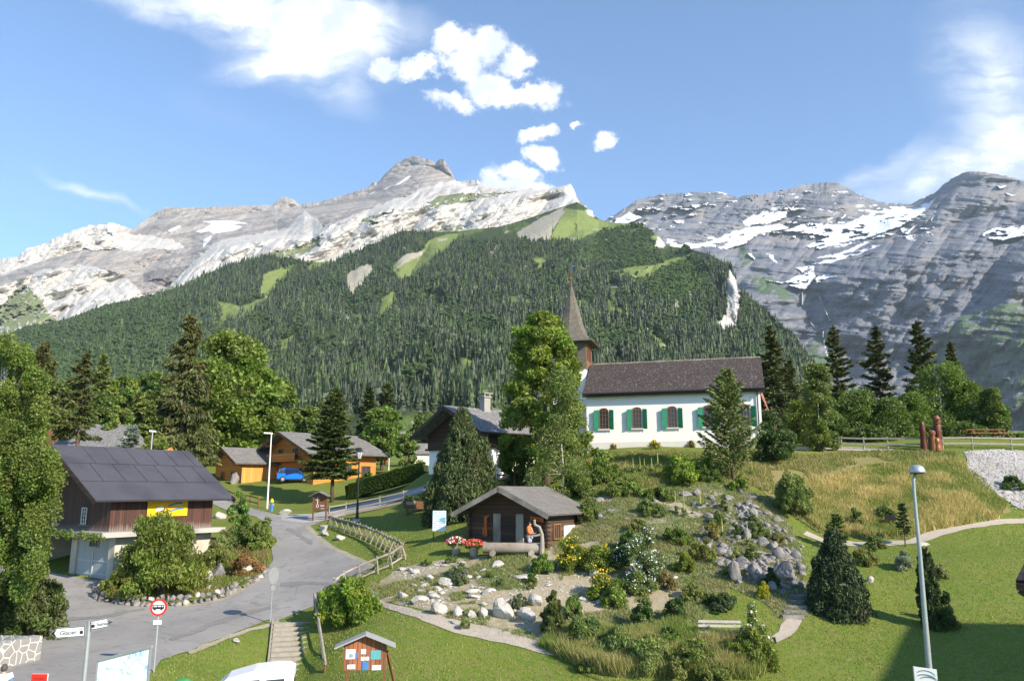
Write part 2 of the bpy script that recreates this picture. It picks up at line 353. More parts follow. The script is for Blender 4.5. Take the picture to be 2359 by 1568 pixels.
def poly_w(pts, dens=25, jit=0.0, seed=0):
    """traced outline -> world outline on the ground, densified, edges slightly ragged"""
    q = []
    for i in range(len(pts)):
        a = pts[i]; b = pts[(i+1) % len(pts)]; m = max(1, int(math.hypot(b[0]-a[0], b[1]-a[1])/dens))
        q += [(a[0]+(b[0]-a[0])*k/m, a[1]+(b[1]-a[1])*k/m) for k in range(m)]
    q = np.array(q); w_ = G(q[:, 0], q[:, 1])[:, :2]
    if jit: w_ = w_+np.stack([fbm(w_[:, 0]*1.3, w_[:, 1]*1.3, 3, seed+1), fbm(w_[:, 0]*1.3, w_[:, 1]*1.3, 3, seed+2)], -1)*jit*2
    return w_
def inside(w_, n):
    """n random world points inside the outline"""
    lo = w_.min(0); hi = w_.max(0); out = np.zeros((0, 2))
    while len(out) < n:
        c = rng.uniform(lo, hi, (n*2, 2)); out = np.concatenate([out, c[pip(w_, c[:, 0], c[:, 1])]])
    return out[:n]
def area(w_): x, y = w_[:, 0], w_[:, 1]; return abs(np.dot(x, np.roll(y, -1))-np.dot(y, np.roll(x, -1)))/2
def sheet(name, w_, mat, lift=.03, step=.6, kind='structure'):
    # a draped sheet: outline + inner grid, triangulated
    lo = w_.min(0); hi = w_.max(0)
    gx, gy = np.meshgrid(np.arange(lo[0], hi[0], step), np.arange(lo[1], hi[1], step)); gx = gx.ravel()+.013; gy = gy.ravel()+.017
    k = pip(w_, gx, gy); pts = np.concatenate([w_, np.stack([gx[k], gy[k]], -1)]); m = len(w_)
    r = delaunay_2d_cdt([Vector((float(a), float(b))) for a, b in pts], [], [list(range(m))], 1, 1e-4)
    V = np.array([[v.x, v.y] for v in r[0]]); Z = zt(V[:, 0], V[:, 1])+lift
    F = [f if (V[f[1]][0]-V[f[0]][0])*(V[f[2]][1]-V[f[0]][1])-(V[f[1]][1]-V[f[0]][1])*(V[f[2]][0]-V[f[0]][0]) > 0 else f[::-1] for f in r[2]]
    o = fast(name, np.c_[V, Z], np.array(F), mat, smooth=True); o['kind'] = kind; return o
# ------------------------------------------------------------------ ground materials
def ground_mat(name, cs, scales=(.25, 2.5, 18), rough=.95, bump=.5, dist=.04):
    m, t, b = new_mat(name); vec = coords(t)
    n1 = t.noise(vec, scales[0], 4, .6); n2 = t.noise(vec, scales[1], 6, .65); n3 = t.noise(vec, scales[2], 5, .7)
    col = t.mix(t.ramp(n1, [(.38, 0), (.64, 1)]), cs[0], cs[1]); col = t.mix(t.ramp(n2, [(.42, 0), (.68, 1)]), col, cs[2])
    col = t.mix(t.math('MULTIPLY', t.ramp(n3, [(.4, 0), (.65, 1)]), .65), col, cs[3])
    t.l.new(col, b.inputs['Base Color']); b.inputs['Roughness'].default_value = rough; b.inputs['Specular IOR Level'].default_value = .15
    bp = t.a('ShaderNodeBump', {'Strength': bump, 'Distance': dist}); t.l.new(t.math('ADD', n2, n3), bp.inputs['Height']); t.l.new(bp.outputs[0], b.inputs['Normal'])
    return m
M_lawn = ground_mat('lawn_green', [(.120, .185, .024), (.155, .205, .030), (.22, .20, .07), (.085, .12, .018)])
M_soil = ground_mat('garden_soil', [(.36, .295, .215), (.25, .225, .13), (.43, .37, .29), (.19, .18, .08)], (.5, 3, 22))
M_gravel = ground_mat('gravel', [(.44, .38, .31), (.38, .33, .27), (.50, .44, .37), (.27, .24, .19)], (.5, 4, 30))
M_bank = ground_mat('dry_bank', [(.20, .19, .06), (.24, .18, .09), (.16, .18, .04), (.27, .20, .12)], (.3, 2, 14))
M_scree = ground_mat('grey_scree', [(.34, .325, .315), (.40, .385, .37), (.26, .25, .24), (.44, .42, .40)], (.6, 5, 24))
M_asph, _t, _b = new_mat('asphalt'); _v = coords(_t)
_c = _t.mix(_t.ramp(_t.noise(_v, .22, 5, .6, .6), [(.35, 0), (.65, 1)]), (.245, .232, .218), (.32, .305, .285))
_c = _t.mix(_t.math('MULTIPLY', _t.ramp(_t.noise(_v, 1.1, 6, .7, 1.0), [(.52, 0), (.66, 1)]), .6), _c, (.15, .14, .135))
_c = _t.mix(_t.math('MULTIPLY', _t.ramp(_t.noise(_v, 40, 3, .7), [(.4, 0), (.7, 1)]), .45), _c, (.19, .18, .17))
_ck = _t.a('ShaderNodeTexVoronoi', {'Scale': .42}, feature='DISTANCE_TO_EDGE'); _wn = _t.a('ShaderNodeTexNoise', {'Scale': 1.3, 'Detail': 5}); _t.l.new(_v, _wn.inputs[0])
_t.l.new(_t.mix(.22, _v, _wn.outputs[1]), _ck.inputs[0])
_c = _t.mix(_t.math('MULTIPLY', _t.math('MULTIPLY', _t.math('LESS_THAN', _ck.outputs[0], .007), _t.ramp(_t.noise(_v, .3, 2), [(.45, 0), (.55, 1)])), .35), _c, (.11, .10, .095))
_t.l.new(_c, _b.inputs['Base Color']); _b.inputs['Roughness'].default_value = .85
_bp = _t.a('ShaderNodeBump', {'Strength': .4, 'Distance': .01}); _t.l.new(_t.noise(_v, 60, 3), _bp.inputs['Height']); _t.l.new(_bp.outputs[0], _b.inputs['Normal'])
# base sheet (one sheet, fine near, coarse far)
gx = np.concatenate([[-9000, -5000, -2500, -1200, -600, -300, -180], np.arange(-110, -45, 1.5), np.arange(-45, 50, .45), np.arange(50, 115, 1.5), [180, 300, 600, 1200, 2500, 5000, 9000]])
gy = np.concatenate([[-500, -100, -20], np.arange(5, 26, 1.5), np.arange(26, 78, .45), np.arange(78, 200, 1.5), [240, 300, 380, 460, 560, 700, 900]])
mx, my = np.meshgrid(gx, gy, indexing='ij')
mz = zt(mx, my); V = np.stack([mx, my, mz], -1).reshape(-1, 3)
ni, nj = mx.shape; ii, jj = np.meshgrid(np.arange(ni-1), np.arange(nj-1), indexing='ij'); q0 = (ii*nj+jj).ravel()
GROUND = fast('ground', V, np.stack([q0, q0+nj, q0+nj+1, q0+1], -1), M_lawn, smooth=True); GROUND['kind'] = 'structure'
# traced outlines
ROAD = [(-160,1700),(-60,1535),(40,1505),(95,1478),(118,1440),(40,1400),(-10,1300),(120,1318),(200,1334),(262,1340),(225,1358),(235,1385),(330,1390),(420,1392),(500,1380),(560,1352),(610,1325),(628,1290),(622,1250),(626,1215),(590,1190),(520,1175),(470,1150),(520,1150),(585,1172),(640,1186),(720,1184),(770,1172),(870,1152),(975,1122),(985,1132),(880,1165),(790,1188),(745,1200),(705,1215),(760,1262),(850,1302),(815,1325),(740,1365),(725,1395),(640,1428),(615,1428),(560,1450),(430,1500),(370,1520),(330,1570),(300,1700)]
W_ROAD = poly_w(ROAD, 18, .10, 3); sheet('road', W_ROAD, M_asph, .035, .8)
W_GARD = poly_w([(925,1300),(1000,1292),(1110,1280),(1260,1268),(1300,1180),(1345,1150),(1480,1130),(1640,1110),(1720,1120),(1800,1180),(1840,1250),(1850,1330),(1870,1420),(1800,1425),(1760,1385),(1680,1350),(1620,1420),(1640,1500),(1720,1560),(1400,1555),(1385,1515),(1230,1475),(1100,1440),(960,1400),(880,1385),(850,1352),(890,1330)], 20, .25, 9)
sheet('garden_bed', W_GARD, M_soil, .02, .7)
W_PATHS = []
for pts, nm in [([(760,1360),(850,1352),(880,1385),(960,1405),(1060,1430),(1160,1452),(1270,1480),(1390,1505),(1380,1516),(1260,1506),(1160,1482),(1060,1462),(960,1425),(880,1400),(800,1380)], 'path'),
                ([(1758,1484),(1790,1455),(1812,1425),(1848,1428),(1835,1450),(1800,1475),(1768,1492)], 'path'),
                ([(1855,1222),(1895,1240),(1980,1248),(2090,1244),(2150,1222),(2220,1205),(2300,1196),(2420,1190),(2420,1202),(2300,1208),(2230,1218),(2165,1235),(2110,1252),(2000,1260),(1900,1252),(1850,1232)], 'path'),
                ([(1385,1245),(1420,1222),(1480,1198),(1560,1188),(1600,1192),(1560,1200),(1490,1210),(1430,1232),(1400,1250)], 'path'),
                ([(1830,1028),(1960,1030),(2060,1034),(2060,1038),(1960,1038),(1830,1036)], 'path')]:
    W_PATHS.append(poly_w(pts, 15, .16, 4)); sheet(nm, W_PATHS[-1], M_gravel, .030, .4)
W_BANK = poly_w([(1360,1045),(1560,1040),(1850,1048),(2000,1040),(2200,1042),(2230,1070),(2300,1140),(2330,1180),(2200,1200),(2140,1222),(2080,1240),(1960,1238),(1880,1225),(1830,1190),(1740,1120),(1600,1110),(1460,1125),(1380,1135),(1340,1110)], 20, .3, 5)
sheet('bank', W_BANK, M_bank, .03, .7)
W_SCREE = poly_w([(2218,1040),(2300,1036),(2420,1042),(2430,1090),(2400,1130),(2420,1180),(2350,1175),(2310,1150),(2262,1118),(2232,1090)], 15, .2, 6)
sheet('scree', W_SCREE, M_scree, .05, .6)
sheet('gravel_strip', poly_w([(640,1186),(720,1184),(770,1172),(870,1152),(975,1122),(985,1132),(880,1165),(790,1188),(745,1200),(700,1206),(650,1200)], 15, .1, 6), M_scree, .055, .6)
# ------------------------------------------------------------------ mountains
def layer(name, curves, x0, x1, dx, rows, relief, colour, mat, back=500, shoulder=False):
    """curves: from foot to crest, each (polyline px->py, polyline px->distance). relief(px,py,k)->metres toward/away ; colour(px,py)->dict of masks"""
    xs = np.arange(x0, x1+dx, dx); nx = len(xs); cy = np.array([pl(c[0], xs) for c in curves]); cd = np.array([pl(c[1], xs) for c in curves]); k_ = np.exp(-np.linspace(-2, 2, 61)**2); k_ /= k_.sum(); cd = np.array([np.convolve(np.pad(r_, 30, 'edge'), k_, 'valid') for r_ in cd])
    if shoulder:
        ks = np.exp(-np.linspace(-2, 2, 61)**2); ks /= ks.sum(); sm_ = np.convolve(np.pad(cy[-1], 30, 'edge'), ks, 'valid')+15
        sm_ = np.maximum(sm_, cy[-1]+1.5); sm_ = np.minimum(sm_, cy[-2]-3); cy = np.concatenate([cy[:-1], sm_[None], cy[-1:]]); cd = np.concatenate([cd[:-1], cd[-1:]*.985, cd[-1:]]); curves = curves[:-1]+[None, None]; rows = rows+[9]
    PY = []; DD = []
    for k in range(len(curves)-1):
        n = rows[k]; tt = np.arange(n)/n
        PY.append(cy[k][None]+(cy[k+1]-cy[k])[None]*tt[:, None]); DD.append(cd[k][None]+(cd[k+1]-cd[k])[None]*tt[:, None])
    PY.append(cy[-1][None]); DD.append(cd[-1][None]); PY = np.concatenate(PY); DD = np.concatenate(DD); PX = np.broadcast_to(xs, PY.shape).copy()
    # smooth the kinks in distance along the columns
    for _ in range(6): DD[1:-9] = (DD[:-10]+2*DD[1:-9]+DD[2:-8])/4
    masks = colour(PX, PY)
    rel = relief(PX, PY, masks)
    crest = (cy[-1]+fbm(xs/7, xs*0, 4, 91)*masks.get('_jag', 7.0))
    wgt = np.linspace(0, 1, PY.shape[0])[:, None]**45; PY = PY+(crest-cy[-1])[None]*wgt
    DD = DD+rel
    V = P(PX, PY, DD)
    # far side of the crest
    B = []
    for k in range(1, 6):
        b_ = V[-1].copy(); b_[:, 1] += back*k/5*1.0; b_[:, 0] += b_[:, 0]*back*k/5/V[-1][:, 1]; b_[:, 2] -= back*(k/5)**1.2*.9; B.append(b_)
    V = np.concatenate([V, np.array(B)]); nr = V.shape[0]
    ex = {kk: np.concatenate([vv, np.repeat(vv[-1:], 5, 0)]).ravel() for kk, vv in masks.items() if not kk.startswith('_')}
    ii, jj = np.meshgrid(np.arange(nr-1), np.arange(nx-1), indexing='ij'); q0 = (ii*nx+jj).ravel()
    o = fast(name, V.reshape(-1, 3), np.stack([q0, q0+1, q0+nx+1, q0+nx], -1), mat, smooth=False, extra=ex); o['kind'] = 'structure'
    return o, PX, PY, V
def smooth_line(L, x):
    xs = np.arange(-700, 3000, 4.); y = pl(L, xs); k = np.exp(-np.linspace(-2, 2, 41)**2); k /= k.sum(); y = np.convolve(np.pad(y, 20, 'edge'), k, 'valid'); return np.interp(x, xs, y)
def polys(L, X, Y, w=4.0, s=0, f=14):
    wx = X+fbm(X/f, Y/f, 4, s+40)*2*w; wy = Y+fbm(X/f, Y/f, 4, s+50)*2*w; m = np.zeros(X.shape, bool)
    for p in L: m |= pip(p, wx, wy)
    return m.astype(float)
def z3(L): return [(1332.8+.4347*a, 352.8+.4347*b) for a, b in L]
def z1(L): return [(.35*a, 313.6+.35*b) for a, b in L]
def z2(L): return [(705.6+.35*a, 313.6+.35*b) for a, b in L]
def rock_mat(name, base, masks, nscale=.01, extra=None):
    """base: two rock colours ; masks: list of (attribute, colour a, colour b)"""
    m, t, b = new_mat(name); vec = coords(t)
    n1 = t.noise(vec, nscale, 6, .65); n2 = t.noise(vec, nscale*6, 6, .7)
    nn = t.math('ADD', t.math('MULTIPLY', n1, .5), t.math('MULTIPLY', n2, .5))
    f = t.ramp(nn, [(.40, 0), (.60, 1)])
    col = t.mix(f, *base)
    for at, ca_, cb_ in masks:
        a = t.a('ShaderNodeAttribute', attribute_name=at).outputs[2]
        col = t.mix(a, col, t.mix(f, ca_, cb_))
    t.l.new(col, b.inputs['Base Color']); b.inputs['Roughness'].default_value = .95; b.inputs['Specular IOR Level'].default_value = .1
    bp = t.a('ShaderNodeBump', {'Strength': .8, 'Distance': 6}); t.l.new(n2, bp.inputs['Height']); t.l.new(bp.outputs[0], b.inputs['Normal'])
    return m
# --- right massif with glacier
def col_right(X, Y):
    sn = polys([z3(p) for p in [
      [(860,350),(880,320),(960,300),(1060,285),(1110,290),(1095,345),(1000,375),(880,380)],
      [(650,435),(740,448),(830,405),(1060,375),(1120,400),(960,422),(880,480),(780,510),(700,492),(580,507),(520,505),(465,480),(470,455),(540,478),(640,480),(720,462)],
      [(1105,408),(1200,370),(1400,380),(1460,352),(1540,320),(1440,362),(1600,285),(1780,280),(1890,238),(1850,300),(1700,390),(1560,440),(1400,495),(1240,510),(1200,490),(1330,440),(1160,420)],
      [(1220,590),(1380,545),(1560,490),(1620,480),(1500,530),(1340,580)],[(1240,560),(1400,520),(1560,455),(1420,545)],[(1420,575),(1560,530),(1540,545)],
      [(970,670),(1080,690),(1150,650),(1200,640),(1145,608),(1245,595),(1250,655),(1200,722),(1105,700),(1180,690),(1110,688)],[(1250,660),(1340,635),(1440,640),(1330,655),(1260,690)],
      [(2130,430),(2180,400),(2359,375),(2500,380),(2500,420),(2350,440),(2240,462),(2160,450)],[(180,372),(260,312),(335,345),(260,372),(200,375)],[(90,345),(150,350),(130,362)],
      [(990,530),(1030,540),(1055,585),(1030,570)],[(890,530),(915,530),(935,570)],[(650,268),(690,262),(680,275)],[(590,275),(650,275),(620,295)],[(1705,405),(1730,395),(1720,435)],[(2210,175),(2280,172),(2240,188)],
      [(2130,250),(2165,250),(2145,260)],[(2250,210),(2320,225),(2290,228)],[(1470,705),(1530,718),(1500,720)],[(1385,350),(1420,320),(1415,340)],[(1720,440),(1760,395),(1790,380),(1745,430)],[(1890,300),(1915,265),(1910,285),(1880,340),(1860,370)]]], X, Y, 2.0, 3, 7)
    band = ((Y > 440) & (Y < 560))
    sn = np.maximum(sn, ((fbm(X/22-Y/30, Y/4.5, 4, 63) > .20) & band & (X < 2150) & (X > 1380)).astype(float))
    sn = sn*(fbm(X/30-Y/20, Y/6+X/40, 3, 64) > -.20)
    grass = polys([[(2130,790),(2200,740),(2290,700),(2420,690),(2420,980),(2100,980)],[(1720,640),(1780,640),(1840,690),(1760,680)],[(1700,560),(1740,590),(1710,620)],[(1880,760),(1960,800),(1900,860),(1840,830)]], X, Y, 8, 7)
    grass = grass*(fbm(X/22, Y/10, 4, 77) > -.12)
    band2 = np.maximum(sstep(.0, .08, fbm(X/60+Y/50, Y/7-X/90, 4, 11)), sstep(.06, .13, fbm(X/110+Y/120, Y/3.6-X/70, 3, 12)))
    brown = sstep(.02, .15, fbm(X/70, Y/30, 3, 21))*(Y < 560)
    fall = np.zeros(X.shape)
    for L in [z3([(1183,740),(1186,820)]), z3([(1270,740),(1300,820),(1330,890)]), z3([(1225,895),(1245,920)]), z3([(1290,930),(1300,1010),(1325,1110)])]:
        for (ax, ay), (bx, by) in zip(L[:-1], L[1:]):
            tt = np.clip(((X-ax)*(bx-ax)+(Y-ay)*(by-ay))/((bx-ax)**2+(by-ay)**2), 0, 1); d = np.hypot(X-ax-tt*(bx-ax), Y-ay-tt*(by-ay)); fall = np.maximum(fall, (d < .9)*1.)
    return {'band': band2*.8, 'brown': brown*.6, 'grass': grass*.85, 'snow': np.maximum(sn, fall*.6)}
def rel_right(X, Y, m):
    r = (ridged(X/190+Y/260, Y/150, 4, 3)-.6)*560 + (ridged(X/70+Y/90, Y/60-X/160, 5, 8)-.5)*75 + fbm(X/130, Y/9-X/90, 4, 5)*62 + fbm(X/14, Y/7, 4, 6)*14
    sm = 1-.85*m['snow']
    edge = sstep(0, 25, Y-smooth_line(CR_TOP, X)); return r*sm*(.35+.65*edge)
CR_TOP = [(1300,560),(1340,530),(1390,508),(1430,485),(1465,461),(1500,452),(1530,448),(1600,443),(1660,441),(1700,457),(1715,450),(1735,447),(1745,450),(1800,438),(1860,424),(1925,419),(1945,428),(1980,450),(2045,470),(2100,470),(2150,445),(2180,420),(2215,398),(2255,394),(2300,402),(2358,417),(2450,445),(2600,480),(2900,540)]
CR = [([(1300,1010),(2900,1010)], [(1300,3000),(2200,2500),(2900,1900)]),
      ([(1300,860),(1700,850),(2100,840),(2358,780),(2900,760)], [(1300,3500),(2000,3300),(2358,2700),(2900,2400)]),
      ([(1300,700),(1700,655),(1850,660),(1960,640),(2120,590),(2358,560),(2900,580)], [(1300,3900),(1850,3800),(2358,3500),(2900,3400)]),
      ([(1300,590),(1400,530),(1600,560),(1750,560),(1900,540),(2050,500),(2358,480),(2900,560)], [(1300,4500),(1800,4700),(2000,4700),(2358,4000),(2900,4000)]),
      (CR_TOP, [(1300,5000),(1900,5400),(2060,5600),(2250,4500),(2900,4500)])]
M_R = rock_mat('grey_rock_and_snow', [(.155, .168, .205), (.105, .115, .145)], [('band', (.25, .245, .25), (.17, .17, .185)), ('brown', (.32, .29, .265), (.24, .215, .20)), ('grass', (.10, .15, .055), (.07, .11, .05)), ('snow', (.88, .90, .92), (.82, .85, .9))])
layer('glacier_mountain', CR, 1300, 2750, 2.4, [30, 90, 80, 70], rel_right, col_right, M_R)
# --- left limestone massif
CL_TOP = [(-500,640),(0,597),(40,592),(47,588),(58,574),(90,564),(110,560),(125,548),(155,538),(180,526),(200,520),(265,517),(285,519),(305,531),(330,510),(352,494),(380,477),(450,478),(560,475),(628,471),(638,459),(655,452),(672,458),(690,472),(740,463),(800,447),(850,431),(862,419),(868,424),(888,398),(912,378),(940,362),(960,359),(985,367),(1003,376),(1012,366),(1022,367),(1035,388),(1050,417),(1080,417),(1098,415),(1110,425),(1150,436),(1200,438),(1225,434),(1250,440),(1285,429),(1312,424),(1322,437),(1328,455),(1329,468),(1345,473),(1366,487),(1367,504),(1400,520),(1500,560),(1600,600)]
CL_BASE = [(-500,900),(0,815),(60,790),(150,772),(330,720),(420,695),(500,655),(560,635),(700,630),(780,618),(860,590),(930,565),(1060,575),(1150,560),(1280,520),(1330,500),(1400,540),(1600,640)]
CL = [(CL_BASE, [(-500,1700),(0,1900),(500,2000),(1000,2150),(1400,2200),(1600,2250)]),
      ([(-500,820),(0,750),(100,730),(260,700),(330,686),(420,660),(520,615),(640,590),(706,608),(776,600),(821,580),(856,566),(902,541),(986,540),(1060,530),(1150,520),(1210,505),(1290,478),(1330,462),(1370,520),(1600,620)], [(-500,1900),(0,2100),(500,2200),(1000,2300),(1400,2350),(1600,2400)]),
      ([(-500,740),(0,660),(100,625),(200,618),(260,625),(330,650),(430,615),(520,570),(640,550),(720,555),(760,520),(820,500),(900,482),(980,478),(1100,478),(1180,465),(1240,445),(1300,430),(1330,460),(1370,512),(1600,612)], [(-500,2050),(0,2250),(500,2350),(1000,2380),(1330,2420),(1600,2450)]),
      ([(-500,690),(0,632),(120,592),(190,574),(300,574),(440,572),(500,545),(640,530),(700,500),(760,490),(840,476),(900,462),(1000,440),(1100,430),(1200,440),(1260,440),(1310,427),(1330,459),(1370,508),(1600,606)], [(-500,2400),(0,2600),(300,2750),(600,2900),(1000,2700),(1330,2480),(1600,2500)]),
      (CL_TOP, [(-500,2550),(0,2680),(200,2800),(290,2850),(310,3500),(640,3700),(940,3500),(1050,3200),(1150,2900),(1330,2500),(1600,2550)])]
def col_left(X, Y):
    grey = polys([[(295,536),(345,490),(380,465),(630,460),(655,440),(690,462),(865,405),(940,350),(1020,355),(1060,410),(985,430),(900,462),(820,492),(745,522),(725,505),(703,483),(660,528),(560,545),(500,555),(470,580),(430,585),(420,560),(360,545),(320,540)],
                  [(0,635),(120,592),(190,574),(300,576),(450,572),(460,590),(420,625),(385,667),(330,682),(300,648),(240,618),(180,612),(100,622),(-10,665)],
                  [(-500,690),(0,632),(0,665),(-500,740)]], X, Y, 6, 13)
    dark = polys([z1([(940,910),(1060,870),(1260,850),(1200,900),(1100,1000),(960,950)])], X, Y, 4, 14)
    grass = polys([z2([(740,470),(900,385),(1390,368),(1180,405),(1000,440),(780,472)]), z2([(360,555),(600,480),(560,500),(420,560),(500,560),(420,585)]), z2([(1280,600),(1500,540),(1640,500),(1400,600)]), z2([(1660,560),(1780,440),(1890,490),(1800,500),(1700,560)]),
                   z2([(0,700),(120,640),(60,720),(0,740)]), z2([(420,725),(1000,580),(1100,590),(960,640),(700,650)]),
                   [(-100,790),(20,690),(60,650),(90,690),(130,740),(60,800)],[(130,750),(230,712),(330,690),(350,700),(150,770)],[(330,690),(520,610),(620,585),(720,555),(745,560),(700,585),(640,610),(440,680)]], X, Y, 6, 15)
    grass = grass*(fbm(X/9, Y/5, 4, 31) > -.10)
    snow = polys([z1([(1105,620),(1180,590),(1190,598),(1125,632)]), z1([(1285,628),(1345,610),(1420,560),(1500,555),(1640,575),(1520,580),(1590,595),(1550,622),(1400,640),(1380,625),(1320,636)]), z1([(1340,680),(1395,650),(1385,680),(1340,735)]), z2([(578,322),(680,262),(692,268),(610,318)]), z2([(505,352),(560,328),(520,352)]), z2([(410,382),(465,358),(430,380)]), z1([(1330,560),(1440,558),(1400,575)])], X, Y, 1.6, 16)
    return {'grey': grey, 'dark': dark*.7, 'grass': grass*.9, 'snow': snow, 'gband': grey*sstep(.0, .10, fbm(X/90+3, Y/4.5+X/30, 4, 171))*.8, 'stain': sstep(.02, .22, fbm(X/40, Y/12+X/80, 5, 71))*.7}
def rel_left(X, Y, m):
    r = (ridged(X/130+Y/160, Y/90+X/200, 4, 23)-.6)*230 + (ridged(X/24+Y/60, Y/80, 4, 28)-.5)*22*(1-m['grey']*.95)+(ridged(X/60-Y/50, Y/45+X/90, 4, 41)-.5)*28+(ridged(X/60+Y/70, Y/24-X/80, 5, 29)-.5)*60*m['grey'] + fbm(X/140, Y/9+X/50, 4, 25)*30 + fbm(X/10, Y/9, 4, 26)*7
    edge = sstep(0, 22, Y-smooth_line(CL_TOP, X)); return r*(.3+.7*edge)*(1-.6*m['grass'])
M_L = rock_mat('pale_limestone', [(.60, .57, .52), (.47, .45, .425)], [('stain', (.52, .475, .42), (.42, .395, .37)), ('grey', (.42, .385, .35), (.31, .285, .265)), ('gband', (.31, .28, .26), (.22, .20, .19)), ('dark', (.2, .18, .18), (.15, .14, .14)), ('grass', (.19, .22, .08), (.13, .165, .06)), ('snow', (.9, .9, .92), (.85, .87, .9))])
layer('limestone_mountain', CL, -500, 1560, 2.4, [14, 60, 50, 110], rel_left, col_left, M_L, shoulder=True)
# --- forested hill
CH_TOP = [(-600,960),(-200,850),(0,788),(60,762),(150,746),(240,712),(330,692),(420,667),(480,632),(540,607),(620,588),(700,606),(776,600),(821,580),(856,566),(902,541),(930,531),(986,536),(1060,532),(1150,522),(1210,505),(1283,480),(1329,466),(1345,475),(1360,490),(1378,504),(1400,512),(1458,515),(1490,524),(1512,540),(1535,566),(1590,574),(1640,588),(1680,612),(1694,640),(1700,680),(1712,694),(1760,732),(1800,765),(1835,800),(1870,850),(1910,905),(1960,965),(2010,1005),(2300,1012)]
CHL = [([(-600,1015),(2300,1015)], [(-600,330),(2300,330)]),
       ([(-600,990),(0,930),(800,925),(1400,900),(1800,900),(1860,925),(1920,965),(1970,995),(2010,1011),(2300,1013.5)], [(-600,500),(800,620),(1400,640),(1800,700),(2300,700)]),
       ([(-600,970),(0,850),(400,800),(800,790),(1200,760),(1600,760),(1750,790),(1830,835),(1870,875),(1910,925),(1960,975),(2010,1008),(2300,1013)], [(-600,1000),(0,1150),(800,1150),(1200,1050),(1600,1100),(2300,1100)]),
       ([(-600,965),(0,800),(400,700),(700,670),(1000,620),(1300,610),(1560,640),(1690,665),(1760,742),(1835,808),(1870,858),(1910,912),(1960,968),(2010,1006),(2300,1012.5)], [(-600,1400),(400,1700),(1000,1700),(1300,1650),(1600,1450),(1700,1350),(2300,1300)]),
       (CH_TOP, [(-600,1600),(0,1750),(500,2000),(1000,2150),(1300,2300),(1450,2200),(1600,1700),(1700,1450),(1800,1300),(2300,1400)])]
MEADOW = [[(880,690),(905,670),(915,690),(880,740),(868,745)],[(1480,770),(1500,765),(1540,800),(1560,830),(1530,825)],[(1300,700),(1340,690),(1370,705),(1330,715)],[(640,790),(680,770),(700,775),(660,810),(640,830)],[(1140,690),(1190,682),(1240,700),(1190,712)],[(400,760),(470,735),(480,745),(420,780)],[(1390,700),(1420,705),(1450,735),(1420,730)],[(498,695),(512,740),(535,741),(570,728),(610,700),(640,650),(668,622),(645,618),(604,632),(595,690),(560,706)],
          z2([(560,870),(600,820),(700,790),(780,740),(800,690),(880,660),(1000,640),(980,700),(850,800),(740,880),(650,960),(600,960)]),
          z2([(1610,670),(1660,560),(1700,470),(1890,500),(1900,540),(2040,575),(2150,575),(2100,595),(1950,620),(1850,650),(1800,690)]),
          z2([(1500,810),(1530,805),(1580,815),(1570,880),(1520,905),(1500,890),(1515,850)]),
          [(1404,622),(1511,609),(1570,588),(1602,583),(1590,592),(1530,618),(1476,648),(1433,644)], z2([(1630,985),(1670,985),(1665,1030),(1640,1025)]),
          [(1020,850),(1060,825),(1110,835),(1100,870),(1040,880)],[(800,735),(830,720),(860,728),(820,745)],[(1170,800),(1200,790),(1190,830)],[(1500,545),(1515,533),(1530,560),(1512,566)],
          z2([(0,850),(100,830),(230,815),(120,860),(0,890)])]
SCREE = [z2([(250,940),(290,890),(400,840),(430,850),(450,900),(400,940),(350,1000),(300,1060),(285,1040)]), z2([(1380,640),(1500,560),(1690,470),(1700,500),(1620,620),(1600,680),(1450,710)]),
         [(1541,696),(1560,684),(1563,705),(1596,748),(1576,746),(1550,715)], z2([(600,830),(650,780),(770,755),(770,780),(660,830),(590,880)]), z2([(250,1260),(270,1130),(290,1120),(285,1200),(262,1280)]), z2([(20,1520),(60,1460),(130,1380),(165,1340),(125,1440),(70,1500)]),
         [(795,700),(808,690),(800,760),(794,740)], z2([(1090,990),(1130,985),(1120,1030),(1095,1040)])]
CLIFF = [[(1678,610),(1692,640),(1706,657),(1704,722),(1695,765),(1660,772),(1632,745),(1663,738),(1672,710),(1670,670)], z2([(1840,485),(1890,478),(1890,535),(1850,515)]),
         [(1515,545),(1532,548),(1530,572),(1505,570)]]
def hill_masks(X, Y):
    return polys(MEADOW, X, Y, 3.5, 81, 12), polys(SCREE, X, Y, 3, 82, 10), polys(CLIFF, X, Y, 3, 83, 10)
def col_hill(X, Y):
    me, sc_, cl = hill_masks(X, Y); bush = sstep(.06, .14, fbm(X/60, Y/35, 4, 61))
    sc_ = np.maximum(sc_, (fbm(X/30, Y/12, 5, 66) > .235)*.8)
    return {'bush': bush, 'meadow': me, 'scree': sc_, 'cliff': cl, '_jag': 2.5}
def rel_hill(X, Y, m):
    k = sstep(0, 60, Y-smooth_line(CH_TOP, X))*.95+.05
    return ((ridged(X/190+Y/300, Y/200, 3, 33)-.6)*300 + fbm(X/40, Y/30, 4, 34)*60 + (ridged(X/9, Y/26, 3, 35)-.5)*14*m['cliff']*(Y > 600))*k*(pl([(1000,1),(1010,.2),(1015,0)], Y))
M_H = rock_mat('mountain_turf', [(.060, .085, .028), (.040, .058, .022)], [('bush', (.11, .155, .04), (.07, .11, .03)), ('meadow', (.20, .245, .075), (.155, .20, .06)), ('scree', (.38, .35, .28), (.30, .28, .23)), ('cliff', (.62, .58, .52), (.42, .40, .37))], .02)
HILL, HX, HY, HV = layer('hill', CHL, -600, 2300, 3.0, [20, 60, 70, 70], rel_hill, col_hill, M_H, 300)
